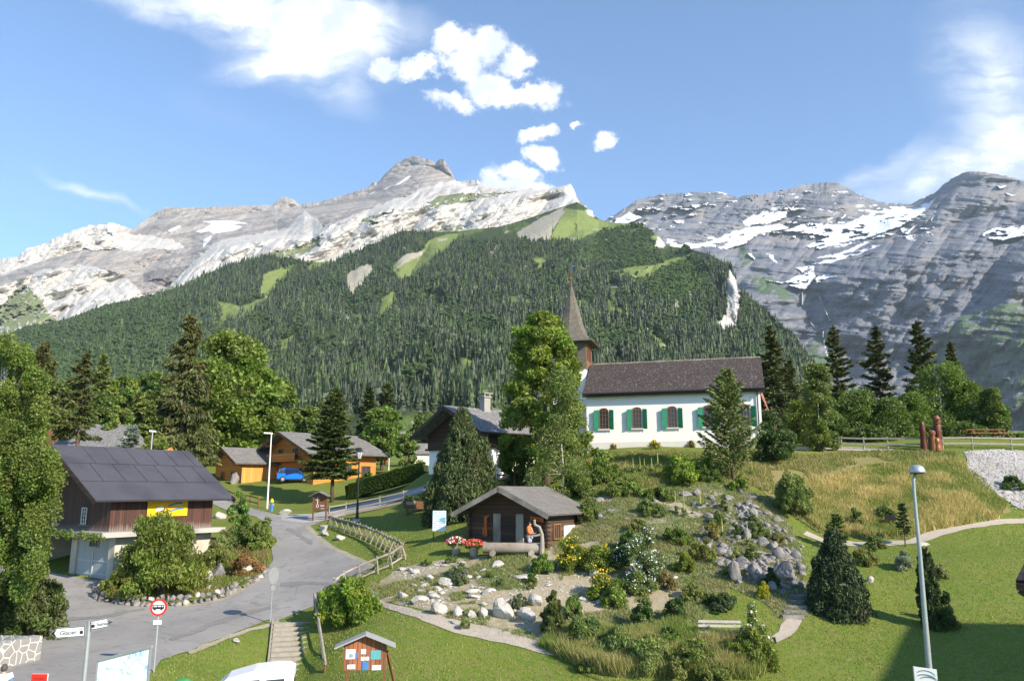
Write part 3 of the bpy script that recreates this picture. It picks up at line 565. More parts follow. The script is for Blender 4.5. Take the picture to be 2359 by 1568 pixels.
# --- far-off wood: one mass of small conifers standing on the hill
def cone_tree(seed, tiers=5, n=7, slim=.17):
    r = np.random.default_rng(seed); v = []; f = []; m = 0
    for k in range(tiers):
        z0 = .06+.78*k/tiers; z1 = min(1, z0+.26); rr = slim*(1-k/tiers)**.62+.012
        for j in range(n):
            a = 2*math.pi*(j+.5*(k % 2))/n+r.uniform(-.2, .2); q = rr*(r.uniform(.6, 1.25) if j % 2 else r.uniform(.45, .8)); v.append((q*math.cos(a), q*math.sin(a), z0-r.uniform(0, .06)))
        v.append((0, 0, z1))
        for j in range(n): f.append((m+j, m+(j+1) % n, m+n))
        m += n+1
    return np.array(v), np.array(f)
def bush_tree(seed):
    r = np.random.default_rng(seed); v = []; f = []; m = 0
    for k in range(7):
        c = np.array([r.uniform(-.2, .2), r.uniform(-.2, .2), r.uniform(.25, .8)]); s_ = r.uniform(.16, .28)
        p = np.array([[1,0,0],[-1,0,0],[0,1,0],[0,-1,0],[0,0,1],[0,0,-1]])*s_*r.uniform(.7, 1.25, (6, 1))+c; v.append(p)
        f += [(m+a, m+b, m+4) for a, b in ((0,2),(2,1),(1,3),(3,0))]+[(m+b, m+a, m+5) for a, b in ((0,2),(2,1),(1,3),(3,0))]; m += 6
    return np.concatenate(v), np.array(f)
def scatter_trees(name, label, pts, H, templ, cols, mat, kind='stuff'):
    Vs = []; Fs = []; Cs = []; off = 0; n = len(pts); which = rng.integers(0, len(templ), n)
    for k, (tv, tf) in enumerate(templ):
        ix = np.where(which == k)[0]; m = len(ix)
        if not m: continue
        a = rng.uniform(0, 6.28, m); wv = rng.uniform(.8, 1.25, m); c, s_ = np.cos(a), np.sin(a)
        x = (tv[None, :, 0]*c[:, None]-tv[None, :, 1]*s_[:, None])*(H[ix]*wv)[:, None]; y = (tv[None, :, 0]*s_[:, None]+tv[None, :, 1]*c[:, None])*(H[ix]*wv)[:, None]; z = tv[None, :, 2]*H[ix][:, None]
        lean = rng.normal(0, .02, (m, 2)); x = x+lean[:, :1]*z; y = y+lean[:, 1:]*z
        V_ = np.stack([x, y, z], -1)+pts[ix][:, None]; Vs.append(V_.reshape(-1, 3)); Fs.append((tf[None]+(np.arange(m)*len(tv))[:, None, None]+off).reshape(-1, 3)); Cs.append(np.repeat(cols[ix], len(tv), 0)); off += m*len(tv)
    o = fast(name, np.concatenate(Vs), np.concatenate(Fs), mat, col=np.concatenate(Cs)); tag(o, label, 'forest', kind=kind); return o
M_FAR = leaf_mat('far_needles', .04)
n = 84000
nr, nx = HV.shape[0]-5, HV.shape[1]
ri = rng.uniform(13, nr-2, n); ci = rng.uniform(0, nx-2, n); r0 = ri.astype(int); c0 = ci.astype(int); fr = (ri-r0)[:, None]; fc = (ci-c0)[:, None]
pt = HV[r0, c0]*(1-fr)*(1-fc)+HV[r0+1, c0]*fr*(1-fc)+HV[r0, c0+1]*(1-fr)*fc+HV[r0+1, c0+1]*fr*fc
tx = HX[r0, c0]; ty = HY[r0, c0]; me, sc_, cl = hill_masks(tx, ty)
# equal density on the ground is thinned where turf and rock show
dens = np.ones(n); dens[(me > 0) | (cl > 0) | (sc_ > 0)] = 0
alder = pip([(1340,560),(1400,525),(1500,530),(1520,590),(1600,600),(1640,640),(1600,700),(1500,690),(1440,640),(1400,620),(1330,590)], tx, ty); above = (pl(CH_TOP, tx) > ty-26) & ((tx > 1010) | (tx < 820)); upper = ((tx > 1000) & (tx < 1400) & (ty < 556-.0*(tx)) )
thin = fbm(tx/45, ty/30, 4, 55); dens *= np.where(thin > .09, .35, 1)*np.where(thin > .2, .3, 1)
gul = ridged(tx/95+fbm(tx/60, ty/60, 3, 150), ty/420, 3, 151); dens *= np.where(gul > .80, .25, 1)*np.where(gul > .86, .3, 1); dens[upper] *= .02; dens[alder] = .0; dens[(tx > 1390) & (ty < 600)] *= .12
left_low = (tx < 420); dens[left_low] *= .75
keep = rng.uniform(0, 1, n) < dens; vis = (tx > -60) & (tx < 1960); keep &= vis
k1 = np.where(keep)[0]; k1 = k1[:40000]
hh = np.clip(rng.normal(16.5, 5.5, len(k1)), 6, 32)*np.where(ty[k1] < 640, .85, 1)*np.where(tx[k1] < 400, .8, 1)
cv = np.array([.024, .038, .014])*rng.uniform(.68, 1.4, (len(k1), 1)); cv *= (1+1.3*fbm(tx[k1]/50, ty[k1]/30, 3, 140))[:, None]; lg = rng.uniform(0, 1, len(k1)) < .18+.15*(tx[k1] < 500); cv[lg] = np.array([.055, .088, .022])*rng.uniform(.8, 1.3, (lg.sum(), 1))
scatter_trees('forest', 'dense dark spruce forest covering the steep hill below the cliffs', pt[k1]-np.array([0, 0, .8]), hh, [cone_tree(s, 6, 7, random.uniform(.13, .19)) for s in range(9)], cv, M_FAR)
k2 = np.where(vis & (ri > 30) & (alder | (thin > .05) | left_low) & (cl == 0) & (rng.uniform(0, 1, n) < .6) & ((me == 0) | (rng.uniform(0, 1, n) < .03)) & ~(upper & ~alder))[0][:14000]
hb = np.where(alder[k2], rng.uniform(5, 10, len(k2)), rng.uniform(6, 13, len(k2))); cb_ = np.where(alder[k2][:, None], np.array([.060, .098, .024]), np.array([.042, .070, .020]))*rng.uniform(.8, 1.25, (len(k2), 1))
scatter_trees('hillside_scrub', 'light green alder scrub between the spruces on the hill', pt[k2]-np.array([0, 0, 1.0]), hb*1.3, [bush_tree(s) for s in range(20, 27)], cb_, M_FAR)
# ------------------------------------------------------------------ materials for built things
def proj(p):
    d = CA*p[1]+SA*p[2]; up = -SA*p[1]+CA*p[2]; return CW/2+FPX*p[0]/d, CH/2-FPX*up/d
def solve(C, d, px, lo=-60, hi=60):
    """distance s along direction d from C where the point appears at column px"""
    f = lambda s: proj((C[0]+d[0]*s, C[1]+d[1]*s, C[2]))[0]-px
    a, b = lo, hi; fa = f(a)
    for _ in range(60):
        m = (a+b)/2
        if (f(m) > 0) == (fa > 0): a = m
        else: b = m
    return (a+b)/2
M_white = pmat('white_render', (.88, .86, .81), (.82, .80, .75), 1.2, .9, .15, contrast=.4)
M_plinth = pmat('plinth_render', (.66, .61, .53), (.72, .69, .63), 1.4, .9, .2)
M_conc = pmat('concrete', (.36, .345, .32), (.27, .255, .235), 1.5, .9, .3, c3=(.42, .40, .37))
M_barnw = wood_boards('barn_boards', (.115, .045, .028), (.045, .022, .018), .17, 'XY', low=(-.2, .9, (.42, .38, .34)))
M_darkw = wood_boards('dark_timber', (.075, .036, .020), (.030, .017, .011), .2, 'Z')
M_logw = wood_boards('old_logs', (.13, .068, .040), (.055, .032, .022), .26, 'Z', cgap=.3)
M_orangew = wood_boards('honey_boards', (.66, .26, .05), (.50, .17, .03), .18, 'Z', cgap=.6)
M_orangev = wood_boards('honey_upright_boards', (.74, .33, .075), (.60, .24, .045), .30, 'XY', cgap=.6)
M_redw = wood_boards('red_brown_boards', (.36, .13, .055), (.20, .07, .035), .16, 'XY')
M_greyw = pmat('weathered_wood', (.29, .25, .20), (.17, .14, .115), 3, .85, .5, (1, 1, 1), c3=(.36, .32, .27))
M_greyw2 = pmat('silver_timber', (.36, .325, .27), (.24, .21, .17), 4, .85, .5)
M_brownw = pmat('brown_wood', (.20, .095, .045), (.12, .055, .03), 5, .7, .4)
M_metal_dark = pmat('dark_sheet_roof', (.062, .060, .072), (.078, .074, .088), 1.5, .48, .15, c3=(.052, .05, .06), spec=.35)
M_shake = shingles('grey_shingles', (.30, .28, .26), (.20, .185, .17), .075, .14, along='X')
M_shake_far = shingles('grey_wood_shingles', (.29, .285, .28), (.19, .185, .185), .11, .24, along='X', spots=(.42, .40, .38))
M_chapelroof = shingles('chapel_shingles', (.105, .078, .070), (.062, .048, .045), .10, .18, along='X', spots=(.20, .18, .17))
M_slate = shingles('chalet_slates', (.25, .235, .22), (.195, .185, .175), .22, .7, along='X')
M_spire = shingles('spire_shingles', (.21, .19, .155), (.145, .13, .108), .17, .15, along='X', spots=(.25, .21, .12))
M_glass = pmat('dark_glass', (.03, .035, .045), (.045, .05, .06), 2, .12, spec=.6)
M_green = pmat('green_shutter_paint', (.018, .20, .105), (.014, .165, .085), 6, .55)
M_wframe = pmat('white_paint', (.78, .78, .75), (.7, .7, .68), 5, .6)
M_oframe = pmat('amber_window_wood', (.30, .15, .06), (.22, .10, .04), 6, .6)
M_gutter = pmat('gutter_metal', (.035, .03, .03), (.05, .045, .04), 4, .5, metal=.3)
M_galv = pmat('galvanised_steel', (.50, .52, .54), (.40, .42, .44), 6, .42, metal=.55, contrast=.35)
M_galvg = pmat('green_grey_steel', (.38, .42, .42), (.31, .35, .35), 6, .45, metal=.4)
M_black = pmat('black_paint', (.018, .018, .02), (.03, .03, .03), 8, .45)
M_signw = pmat('sign_white', (.82, .82, .82), (.78, .78, .78), 3, .4)
M_red = pmat('signal_red', (.62, .03, .02), (.55, .03, .02), 5, .45)
M_bluep = pmat('sign_blue', (.05, .16, .42), (.07, .22, .5), 5, .5)
M_yellow = pmat('banner_yellow', (.80, .50, .01), (.74, .44, .01), 2, .6)
M_bluecar = pmat('blue_car_paint', (.012, .16, .62), (.014, .18, .66), 3, .22, spec=.7)
M_rubber = pmat('tyre_rubber', (.02, .02, .02), (.03, .03, .03), 5, .8)
M_matblack = pmat('matt_dark_plate', (.02, .02, .022), None, 5, 1.0, spec=.05)
M_pstain = pmat('orange_stained_wood', (.52, .14, .03), (.40, .10, .02), 5, .6)
def window(parent, o, u, n, w, h, fm, gm=None, nx=2, ny=3, fw=.07, arch=0.0, sill=None, name='window'):
    o = Vector(o); u = Vector(u).normalized(); n = Vector(n).normalized(); z = Vector((0, 0, 1)); m = MB(); c = o+n*.03
    def br(a, b, t=fw, d=.06): m.bar(a, b, t if abs((Vector(b)-Vector(a)).normalized().z) > .5 else d, d if abs((Vector(b)-Vector(a)).normalized().z) > .5 else t)
    L = c-u*w/2; Rr = c+u*w/2
    for a, b in (((L-z*h/2), (L+z*h/2)), ((Rr-z*h/2), (Rr+z*h/2))): m.prism([a-u*fw/2, a+u*fw/2, b+u*fw/2, b-u*fw/2], n*.05)
    for s in (-1, 1): a = c-u*w/2+z*s*h/2; b = c+u*w/2+z*s*h/2; m.prism([a-z*fw/2, b-z*fw/2, b+z*fw/2, a+z*fw/2], n*.054)
    if arch:
        k = 7; top = [c+u*(w/2*math.cos(math.pi*i/k))+z*(h/2+arch*math.sin(math.pi*i/k)) for i in range(k+1)]
        for a, b in zip(top[:-1], top[1:]): m.prism([a-z*fw/2, b-z*fw/2, b+z*fw/2, a+z*fw/2], n*.052)
    t2 = fw*.30
    for i in range(1, nx): x = c-u*(w/2-w*i/nx); m.prism([x-u*t2-z*h/2, x+u*t2-z*h/2, x+u*t2+z*(h/2+arch*.9), x-u*t2+z*(h/2+arch*.9)], n*.034)
    for j in range(1, ny): y = c-z*(h/2-h*j/ny); m.prism([y-u*w/2-z*t2, y+u*w/2-z*t2, y+u*w/2+z*t2, y-u*w/2+z*t2], n*.037)
    f = m.build(name, fm, parent)
    g = MB(); pts = [o-u*w/2-z*h/2, o+u*w/2-z*h/2, o+u*w/2+z*h/2]
    if arch: pts += [o+u*(w/2*math.cos(math.pi*i/7))+z*(h/2+arch*math.sin(math.pi*i/7)) for i in range(1, 7)]
    pts += [o-u*w/2+z*h/2]
    g.prism(pts, n*.022).build('pane', gm or M_glass, f)
    if sill: s_ = MB(); a = o-z*(h/2+.09); s_.prism([a-u*(w/2+.15)-z*.05, a+u*(w/2+.15)-z*.05, a+u*(w/2+.15)+z*.05, a-u*(w/2+.15)+z*.05], n*.14).build('sill', sill, f)
    return f
def body(parent, L, W, z0, ze, zr, mat, x0=0, y0=0, name='wall'):
    return MB().prism([(x0, y0, z0), (x0, y0+W, z0), (x0, y0+W, ze), (x0, y0+W/2, zr), (x0, y0, ze)], (L, 0, 0)).build(name, mat, parent)
def roof(parent, x0, x1, ya, za, yr, zr, yb, zb, t, mat, under=None):
    m = MB().slab([(x0, ya, za), (x1, ya, za), (x1, yr, zr), (x0, yr, zr)], t).slab([(x0, yr, zr+.004), (x1, yr, zr+.004), (x1, yb, zb), (x0, yb, zb)], t)
    r = m.build('roof', mat, parent)
    if under:
        d = MB()
        for y, z in ((ya, za), (yb, zb)):
            pass
        for xx in (x0-.03, x1):
            d.slab([(xx, ya-.02, za-.03), (xx+.03, ya-.02, za-.03), (xx+.03, yr, zr-.03), (xx, yr, zr-.03)], t+.16); d.slab([(xx, yr, zr-.026), (xx+.03, yr, zr-.026), (xx+.03, yb+.02, zb-.03), (xx, yb+.02, zb-.03)], t+.16)
        each(d, 'bargeboard', under, r)
    return r
def rafters(parent, x0, x1, y, z, n, mat, dy=-.0, sz=.12, ln=.8, slope=.4):
    m = MB()
    for i in range(n):
        x = x0+(x1-x0)*i/(n-1); m.bar((x, y, z), (x, y+ln, z+ln*slope), sz, sz)
    return each(m, 'rafter_end', mat, parent)
# ================================================================== barn
A = P(250, 1226, 53); zsl = float(A[2]); d = P(487, 1214, 60)-P(250, 1226, 53); rz = math.atan2(d[1], d[0])
barn = empty('barn', (A[0], A[1], zsl), rz, 'dark brown timber barn on a concrete garage storey, black sheet roof', 'barn')
c_, s_ = math.cos(rz), math.sin(rz); LX = solve(A, (c_, s_), 486); WY = 9.6
ze = float(P(250, 1150, 53)[2])-zsl; pr = Vector(A)+Vector((c_, s_, 0))*-1.7+Vector((-s_, c_, 0))*WY/2; zr = float(P(121, 1023, pr.y)[2])-zsl
body(barn, LX, WY, .05, ze+.35, zr-.25, M_barnw)
xo = -1.75; yo = -1.05; zo = ze+.30-(zr-ze)*.02
rf = roof(barn, xo, LX+1.2, yo, ze-.02, WY/2, zr, WY+1.05, ze-.02, .14, M_metal_dark, M_darkw)
m = MB()                                            # raised joints between the roofing sheets
for k, tt in enumerate((.33, .66)):
    y = yo+(WY/2-yo)*tt; z = ze-.02+(zr-ze+.02)*tt; m.bar((xo+.05, y, z+.01), (LX+1.5, y, z+.01), .06, .03)
for i in range(1, 7):
    x = xo+(LX+1.6-xo)*i/7
    for k, (ta, tb) in enumerate(((.34, .65), (.67, .99))):
        xx = x+(.5 if k else 0); m.bar((xx, yo+(WY/2-yo)*ta, ze+(zr-ze)*ta+.0), (xx, yo+(WY/2-yo)*tb, ze+(zr-ze)*tb), .035, .03)
m.build('sheet_joints', pmat('joint_strip', (.045, .044, .052), None, 3, .5), rf)
rafters(barn, .2, LX-.2, -.85, ze-.02, 9, M_greyw2, ln=1.0, slope=(zr-ze)/(WY/2-yo))
zg = float(zt(A[0], A[1]))-zsl-.3; zfl = float(P(200, 1345, 53)[2])-zsl
MB().box(-1.1, LX+.5, -1.0, WY+.6, -.28, .05).build('concrete_slab', M_conc, barn)
base = MB()                                         # piers, back wall, side wall
base.box(.5, LX, -.05, .3, zfl-1.2, -.28).box(.5, .9, 0.3, .62, zfl-1.2, -.28).box(.5, .9, 4.3, 4.95, zfl-1.2, -.28).box(.5, .9, 8.9, 9.3, zfl-1.2, -.28).box(LX-.3, LX, .3, WY, zfl-1.2, -.28).box(3.8, 4.1, 4.95, WY-.3, zfl-1.2, -.28).box(.5, LX-.3, WY-.3, WY, zfl-1.2, -.28)
each(base, 'garage_wall', pmat('old_plaster', (.48, .44, .38), (.36, .32, .27), 1.6, .9, .3, c3=(.56, .53, .47)), barn)
M_gdoor = wood_boards('pale_door_boards', (.40, .44, .46), (.34, .37, .39), .14, 'Y', cgap=.6)
gd = MB().box(.62, .70, .60, 4.32, zfl-.2, -.32).build('garage_door', M_gdoor, barn)
m = MB()
for z in (zfl+.5, zfl+1.35): m.box(.585, .62, .75, 4.2, z-.05, z+.05)
m.box(.575, .62, 2.4, 2.52, zfl+.0, zfl+1.95); each(m, 'door_ledge', pmat('pale_ledge', (.50, .53, .54), None, 4, .7), gd)
window(gd, (.62, 2.45, -.80), (0, 1, 0), (-1, 0, 0), 1.0, .45, M_conc, nx=3, ny=1, name='window')
for yy in (2.9, 6.4):
    window(barn, (-.002, yy, 1.05 if yy < 5 else .95), (0, 1, 0), (-1, 0, 0), .55, 1.05, M_wframe, nx=2, ny=4, fw=.05, sill=M_greyw)
# banner on the barn's front
bx = [solve(A, (c_, s_), q) for q in (333, 426)]
ban = empty('banner', (A[0]+c_*bx[0]+s_*.09, A[1]+s_*bx[0]-c_*.09, zsl+.95), rz, 'yellow advertising banner with blue swooshes and a white emblem on the dark barn wall', 'banner')
bw = bx[1]-bx[0]; bh = ze-1.0
MB().box(0, bw, -.02, .02, 0, bh).build('cloth', M_yellow, ban)
def swoosh(pts, wd):
    m = MB()
    for a, b in zip(pts[:-1], pts[1:]): m.prism([(a[0]*bw, -.024, a[1]*bh-wd), (b[0]*bw, -.024, b[1]*bh-wd), (b[0]*bw, -.024, b[1]*bh+wd*.6), (a[0]*bw, -.024, a[1]*bh+wd*.6)], (0, -.006, 0))
    return m
swoosh([(.5, .62), (.62, .74), (.74, .80), (.86, .80)], .07).build('blue_swoosh', M_bluep, ban); swoosh([(.55, .30), (.68, .42), (.80, .47), (.9, .46)], .07).build('blue_swoosh', M_bluep, ban)
MB().prism([(.2*bw, -.026, .3*bh), (.38*bw, -.026, .32*bh), (.44*bw, -.026, .5*bh), (.34*bw, -.026, .62*bh), (.22*bw, -.026, .52*bh)], (0, -.006, 0)).build('white_emblem', M_signw, ban)
# ================================================================== orange chalet and its garage wing
def chalet(name, o, rz, L, W, z0, ze, zr, label, cat, wmat, rmat, ov=1.2, gov=1.6, fascia=M_brownw):
    e = empty(name, o, rz, label, cat); sl_ = (zr-ze)/(W/2+ov)
    body(e, L, W, z0, ze+sl_*ov-.16, zr-.18, wmat)
    roof(e, -gov, L+gov*.8, -ov, ze, W/2, zr, W+ov, ze, .16, rmat, fascia); return e, sl_
h = 7.46; ov = 1.3; W = 2*(h-ov); L = 8.9
o = np.array([-29.1+.707*h, 97-.707*h]); o = o+np.array([.707, .707])*1.6+np.array([-.707, .707])*ov
zb = 1.0; CH1, sl_ = chalet('chalet', (o[0], o[1], zb), R(45), L, W, -.6, 4.4-zb, 7.26-zb, 'large honey-coloured wooden chalet with wide slate roof behind the lawn spruce', 'chalet', M_orangew, M_slate, ov, 1.6)
rafters(CH1, -1.2, L+1.2, -1.15, 4.4-zb-.14, 18, M_orangev, ln=1.1, slope=sl_)
m = MB()                                             # purlins carrying the gable overhang and log-end brackets
for yy, zz in ((W/2, 7.26-zb-.38), (W*.25, 5.6-zb), (W*.75, 5.6-zb), (.15, 4.2-zb), (W-.15, 4.2-zb)): m.bar((-1.5, yy, zz), (.05, yy, zz), .22, .26)
m.bar((-.06, 0, 3.1-.35), (-.06, W, 3.1-.35), .12, .3); each(m, 'purlin', M_orangew, CH1)
for yy in (3.2, 6.2, 9.1): window(CH1, (-.01, yy, 1.1), (0, 1, 0), (-1, 0, 0), 1.0, 1.2, M_oframe, nx=2, ny=2)
for yy in (4.4, 8.0): window(CH1, (-.01, yy, 3.6), (0, 1, 0), (-1, 0, 0), 1.0, 1.1, M_oframe, nx=2, ny=2)
MB().box(-1.15, -.02, 2.6, W-2.6, 2.55, 2.7).box(-1.15, -1.09, 2.6, W-2.6, 2.7, 3.55).build('balcony', M_orangew, CH1)
for xx in (1.6, 4.6, 7.4): window(CH1, (xx, -.01, 1.4), (1, 0, 0), (0, -1, 0), 1.3, 1.3, M_oframe, nx=2, ny=1)
MB().box(5.2, 6.0, 3.4, 4.1, 4.5, 6.3).build('chimney', M_plinth, CH1)
h = 4.25; ov = .8; W = 2*(h-ov); o = np.array([-33.4, 95.0])+np.array([.707, .707])*1.1+np.array([-.707, .707])*ov
zb = .6; CH2, sl_ = chalet('garage_wing', (o[0], o[1], zb), R(45), 5.0, W, -.6, 3.34-zb, 5.4-zb, 'low wooden garage wing with bright plank wall, left of the large chalet', 'garage', M_orangew, M_slate, ov, 1.1)
MB().box(.15, 4.9, -.05, -.005, -.5, 2.35).build('garage_door', M_orangev, CH2)
rafters(CH2, -.8, 5.6, -.7, 3.34-zb-.14, 11, M_orangev, ln=.8, slope=sl_)
MB().tube([(.05, -.12, 2.5), (.05, -.12, -.3)], .05).tube([(.05, -.12, 2.5), (.05, -.75, 2.75)], .05).build('downpipe', M_gutter, CH2)
for yy in (2.0, 4.8): window(CH2, (-.01, yy, 1.3), (0, 1, 0), (-1, 0, 0), .8, .95, M_oframe, nx=2, ny=1)
m = MB()
for yy, zz in ((W/2, 5.4-zb-.36), (.15, 3.2-zb), (W-.15, 3.2-zb)): m.bar((-1.0, yy, zz), (.05, yy, zz), .2, .22)
each(m, 'purlin', M_orangew, CH2)
# ================================================================== dark chalet with white ground floor
h = 5.35; ov = .9; W = 2*(h-ov); rz = R(41); ux = np.array([math.cos(rz), math.sin(rz)]); uy = np.array([-ux[1], ux[0]])
o = np.array([-6.0, 68.0])-uy*h+ux*1.5+uy*ov; zb = 1.7
CH3 = empty('chalet', (o[0], o[1], zb), rz, 'old dark timber chalet with white ground floor and shingle roof below the chapel', 'chalet')
zE = 4.78-zb; zR = 7.36-zb; sl_ = (zR-zE)/h; Lc = 7.2
body(CH3, Lc, W, 1.95, zE+sl_*ov-.16, zR-.2, M_darkw); MB().box(.12, Lc-.1, .1, W-.1, -1.6, 1.95).build('ground_floor', M_white, CH3)
MB().box(-.25, Lc, -.25, W+.05, 1.9, 2.08).build('floor_beam', M_darkw, CH3)
roof(CH3, -1.5, Lc+1.5, -ov, zE, W/2, zR, W+ov, zE, .15, M_shake_far, M_darkw)
MB().tube([(-1.45, -ov-.07, zE-.06), (Lc+1.45, -ov-.07, zE-.02)], .07).build('gutter', M_gutter, CH3)
cp = MB().box(2.5, 3.2, W/2-.75, W/2-.1, zR-1.0, zR+.95).build('chimney', M_conc, CH3)
MB().box(2.4, 3.3, W/2-.85, W/2, zR+.95, zR+1.05).box(2.5, 2.62, W/2-.75, W/2-.63, zR+1.05, zR+1.3).box(3.08, 3.2, W/2-.75, W/2-.63, zR+1.05, zR+1.3).box(2.5, 2.62, W/2-.22, W/2-.1, zR+1.05, zR+1.3).box(3.08, 3.2, W/2-.22, W/2-.1, zR+1.05, zR+1.3).box(2.4, 3.3, W/2-.85, W/2, zR+1.3, zR+1.38).build('chimney_cap', M_conc, cp)
def flowerbox(parent, o, u, n, w, c=(.75, .02, .03), name='flower_box'):
    o = Vector(o); u = Vector(u); n = Vector(n); b = MB().prism([o-u*w/2, o+u*w/2, o+u*w/2+Vector((0, 0, .16)), o-u*w/2+Vector((0, 0, .16))], n*.2).build(name, M_brownw, parent)
    k = 60; cc = np.array([o+n*.12+u*random.uniform(-w/2, w/2)+Vector((0, 0, random.uniform(.12, .38))) for _ in range(k)])
    V, F, C = leaves(cc, .09, np.where(rng.uniform(size=(k, 1)) < .7, np.array(c), np.array([.05, .12, .02]))); fast('flowers', V, F, M_leaf, b, col=C)
def leaves(c, s, col, up=0.0, asp=1.6, var=.25):
    """diamond leaves: centres c (n,3), size s, colour col"""
    n = len(c); s = np.broadcast_to(np.asarray(s, float), (n,))*rng.uniform(.65, 1.3, n)
    d = rng.normal(size=(n, 3)); d[:, 2] += up; d /= np.linalg.norm(d, axis=1)[:, None]; e = np.cross(d, rng.normal(size=(n, 3))); e /= np.linalg.norm(e, axis=1)[:, None]+1e-9
    a = d*(s*asp/2)[:, None]; b = e*(s/2)[:, None]
    V = np.stack([c-a, c+b, c+a, c-b], 1).reshape(-1, 3); F = np.arange(4*n).reshape(n, 4)
    C = np.repeat(np.clip(np.broadcast_to(col, (n, 3))*np.where(np.broadcast_to(col, (n, 3))[:, :1] < .3, np.array([1.06, 1.03, .9]), 1.)*rng.uniform(1-var, 1+var, (n, 1)), 0, .9), 4, 0); return V, F, C
M_leaf = leaf_mat('foliage', .30)
M_petal = leaf_mat('petals', .12)
for yy, zz in ((W*.5, 3.35),):
    for dy in (-.55, .55): window(CH3, (-.01, yy+dy, zz), (0, 1, 0), (-1, 0, 0), .8, .95, M_oframe, nx=1, ny=1)
    flowerbox(CH3, (-.02, yy, zz-.8), (0, 1, 0), (-1, 0, 0), 2.0)
for yy in (W*.72,):
    window(CH3, (.11, yy, 1.0), (0, 1, 0), (-1, 0, 0), 1.6, 1.1, M_brownw, nx=3, ny=1); flowerbox(CH3, (.1, yy, .3), (0, 1, 0), (-1, 0, 0), 1.6)
MB().box(1.0, 4.6, -1.1, -.02, 2.45, 2.55).build('canopy', M_gutter, CH3); 
for xx in (1.6, 3.6, 5.8): window(CH3, (xx, .08, .8), (1, 0, 0), (0, -1, 0), .9, 1.0, M_oframe, nx=2, ny=1)
# ================================================================== log cabin
rz = R(60); ux = np.array([.5, .866]); uy = np.array([-.866, .5]); ov = .62; h = 3.43; W = 2*(h-ov); rf0 = np.array([2.13, 46.0]); o = rf0+ux*1.25+uy*ov
zg = -3.45; CAB = empty('log_cabin', (o[0], o[1], zg), rz, 'small log cabin with shingle roof, front gable in shade, beside the alpine garden', 'cabin')
zE = -1.33-zg; zR = .28-zg; sl_ = (zR-zE)/h; Lc = 4.2
body(CAB, Lc, W, -.1, zE+sl_*ov-.12, zR-.16, M_logw)
MB().box(-.35, Lc*.4, -.12, W+.12, -.5, .06).build('stone_footing', M_plinth, CAB); MB().box(1.9, Lc+.1, -.04, -.005, -.6, 1.35).build('white_wall', M_white, CAB)
roof(CAB, -1.25, Lc+1.1, -ov, zE, W/2, zR, W+ov, zE, .12, M_shake, M_greyw)
m = MB()
for yy, zz in ((W/2, zR-.4), (.12, zE+.12), (W-.12, zE+.12)): m.tube([(-1.1, yy, zz), (.1, yy, zz)], .13)
each(m, 'purlin', M_logw, CAB)
m = MB()
for k in range(9):
    for yy in (0.05, W-.05): m.tube([(-.3, yy, .2+.24*k), (.02, yy, .2+.24*k)], .11, n=7)
each(m, 'log_end', M_logw, CAB)
for yy in (1.72, 3.32): MB().box(-.10, -.02, yy, yy+.52, .08, 2.08).build('door_post', M_greyw, CAB)
dr = MB().box(-.06, -.015, 2.24, 3.32, .08, 1.95).build('door', M_darkw, CAB); MB().box(-.10, -.06, 2.4, 2.5, .95, 1.1).build('handle', M_gutter, dr)
window(CAB, (.9, -.01, 1.05), (1, 0, 0), (0, -1, 0), .9, .85, M_oframe, nx=3, ny=1)
rafters(CAB, -1.0, Lc+.9, -.55, zE-.1, 9, M_logw, ln=.6, slope=sl_, sz=.1)
def world_from(e, p): return e.matrix_basis @ Vector(p)
# things hung on the cabin front
fg = empty('wooden_figure', world_from(CAB, (-.14, 4.35, .75)), R(60), 'orange cut-out wooden figure of a horn blower hung on the cabin wall', 'figure')
each(MB().box(-.05, 0, -.09, .10, .55, 1.18).prism([(0, -.09, .6), (0, .10, .6), (0, .02, .02), (0, -.12, .02)], (-.05, 0, 0)).prism([(-.052, .06, .58), (-.052, .16, .5), (-.052, .20, .04), (-.052, .08, .04)], (-.03, 0, 0)).bar((-.075, -.02, 1.05), (-.075, -.26, 1.22), .04, .09).bar((-.075, -.26, 1.2), (-.075, -.10, 1.42), .04, .07), 'silhouette', M_pstain, fg)
MB().lathe([(.02, -.04), (.13, -.03), (.13, .01), (.02, .02)], (0, 0, 0), 14).build('head', M_pstain, fg); fg.children[-1].matrix_basis = Matrix.Translation((-.02, .02, 1.36)) @ Matrix.Rotation(R(90), 4, 'Y')
sg = empty('wooden_plaque', world_from(CAB, (-.14, .75, 1.75)), R(60), 'tilted orange-brown wooden plaque on the cabin front above the walker', 'plaque')
MB().prism([(0, .45, -.02), (0, -.45, -.14), (0, -.45, .12), (0, .45, .22)], (-.05, 0, 0)).build('board', M_pstain, sg)
MB().prism([(-.052, .35, .03), (-.052, -.35, -.06), (-.052, -.35, .0), (-.052, .35, .09)], (-.008, 0, 0)).build('carving', M_brownw, sg)
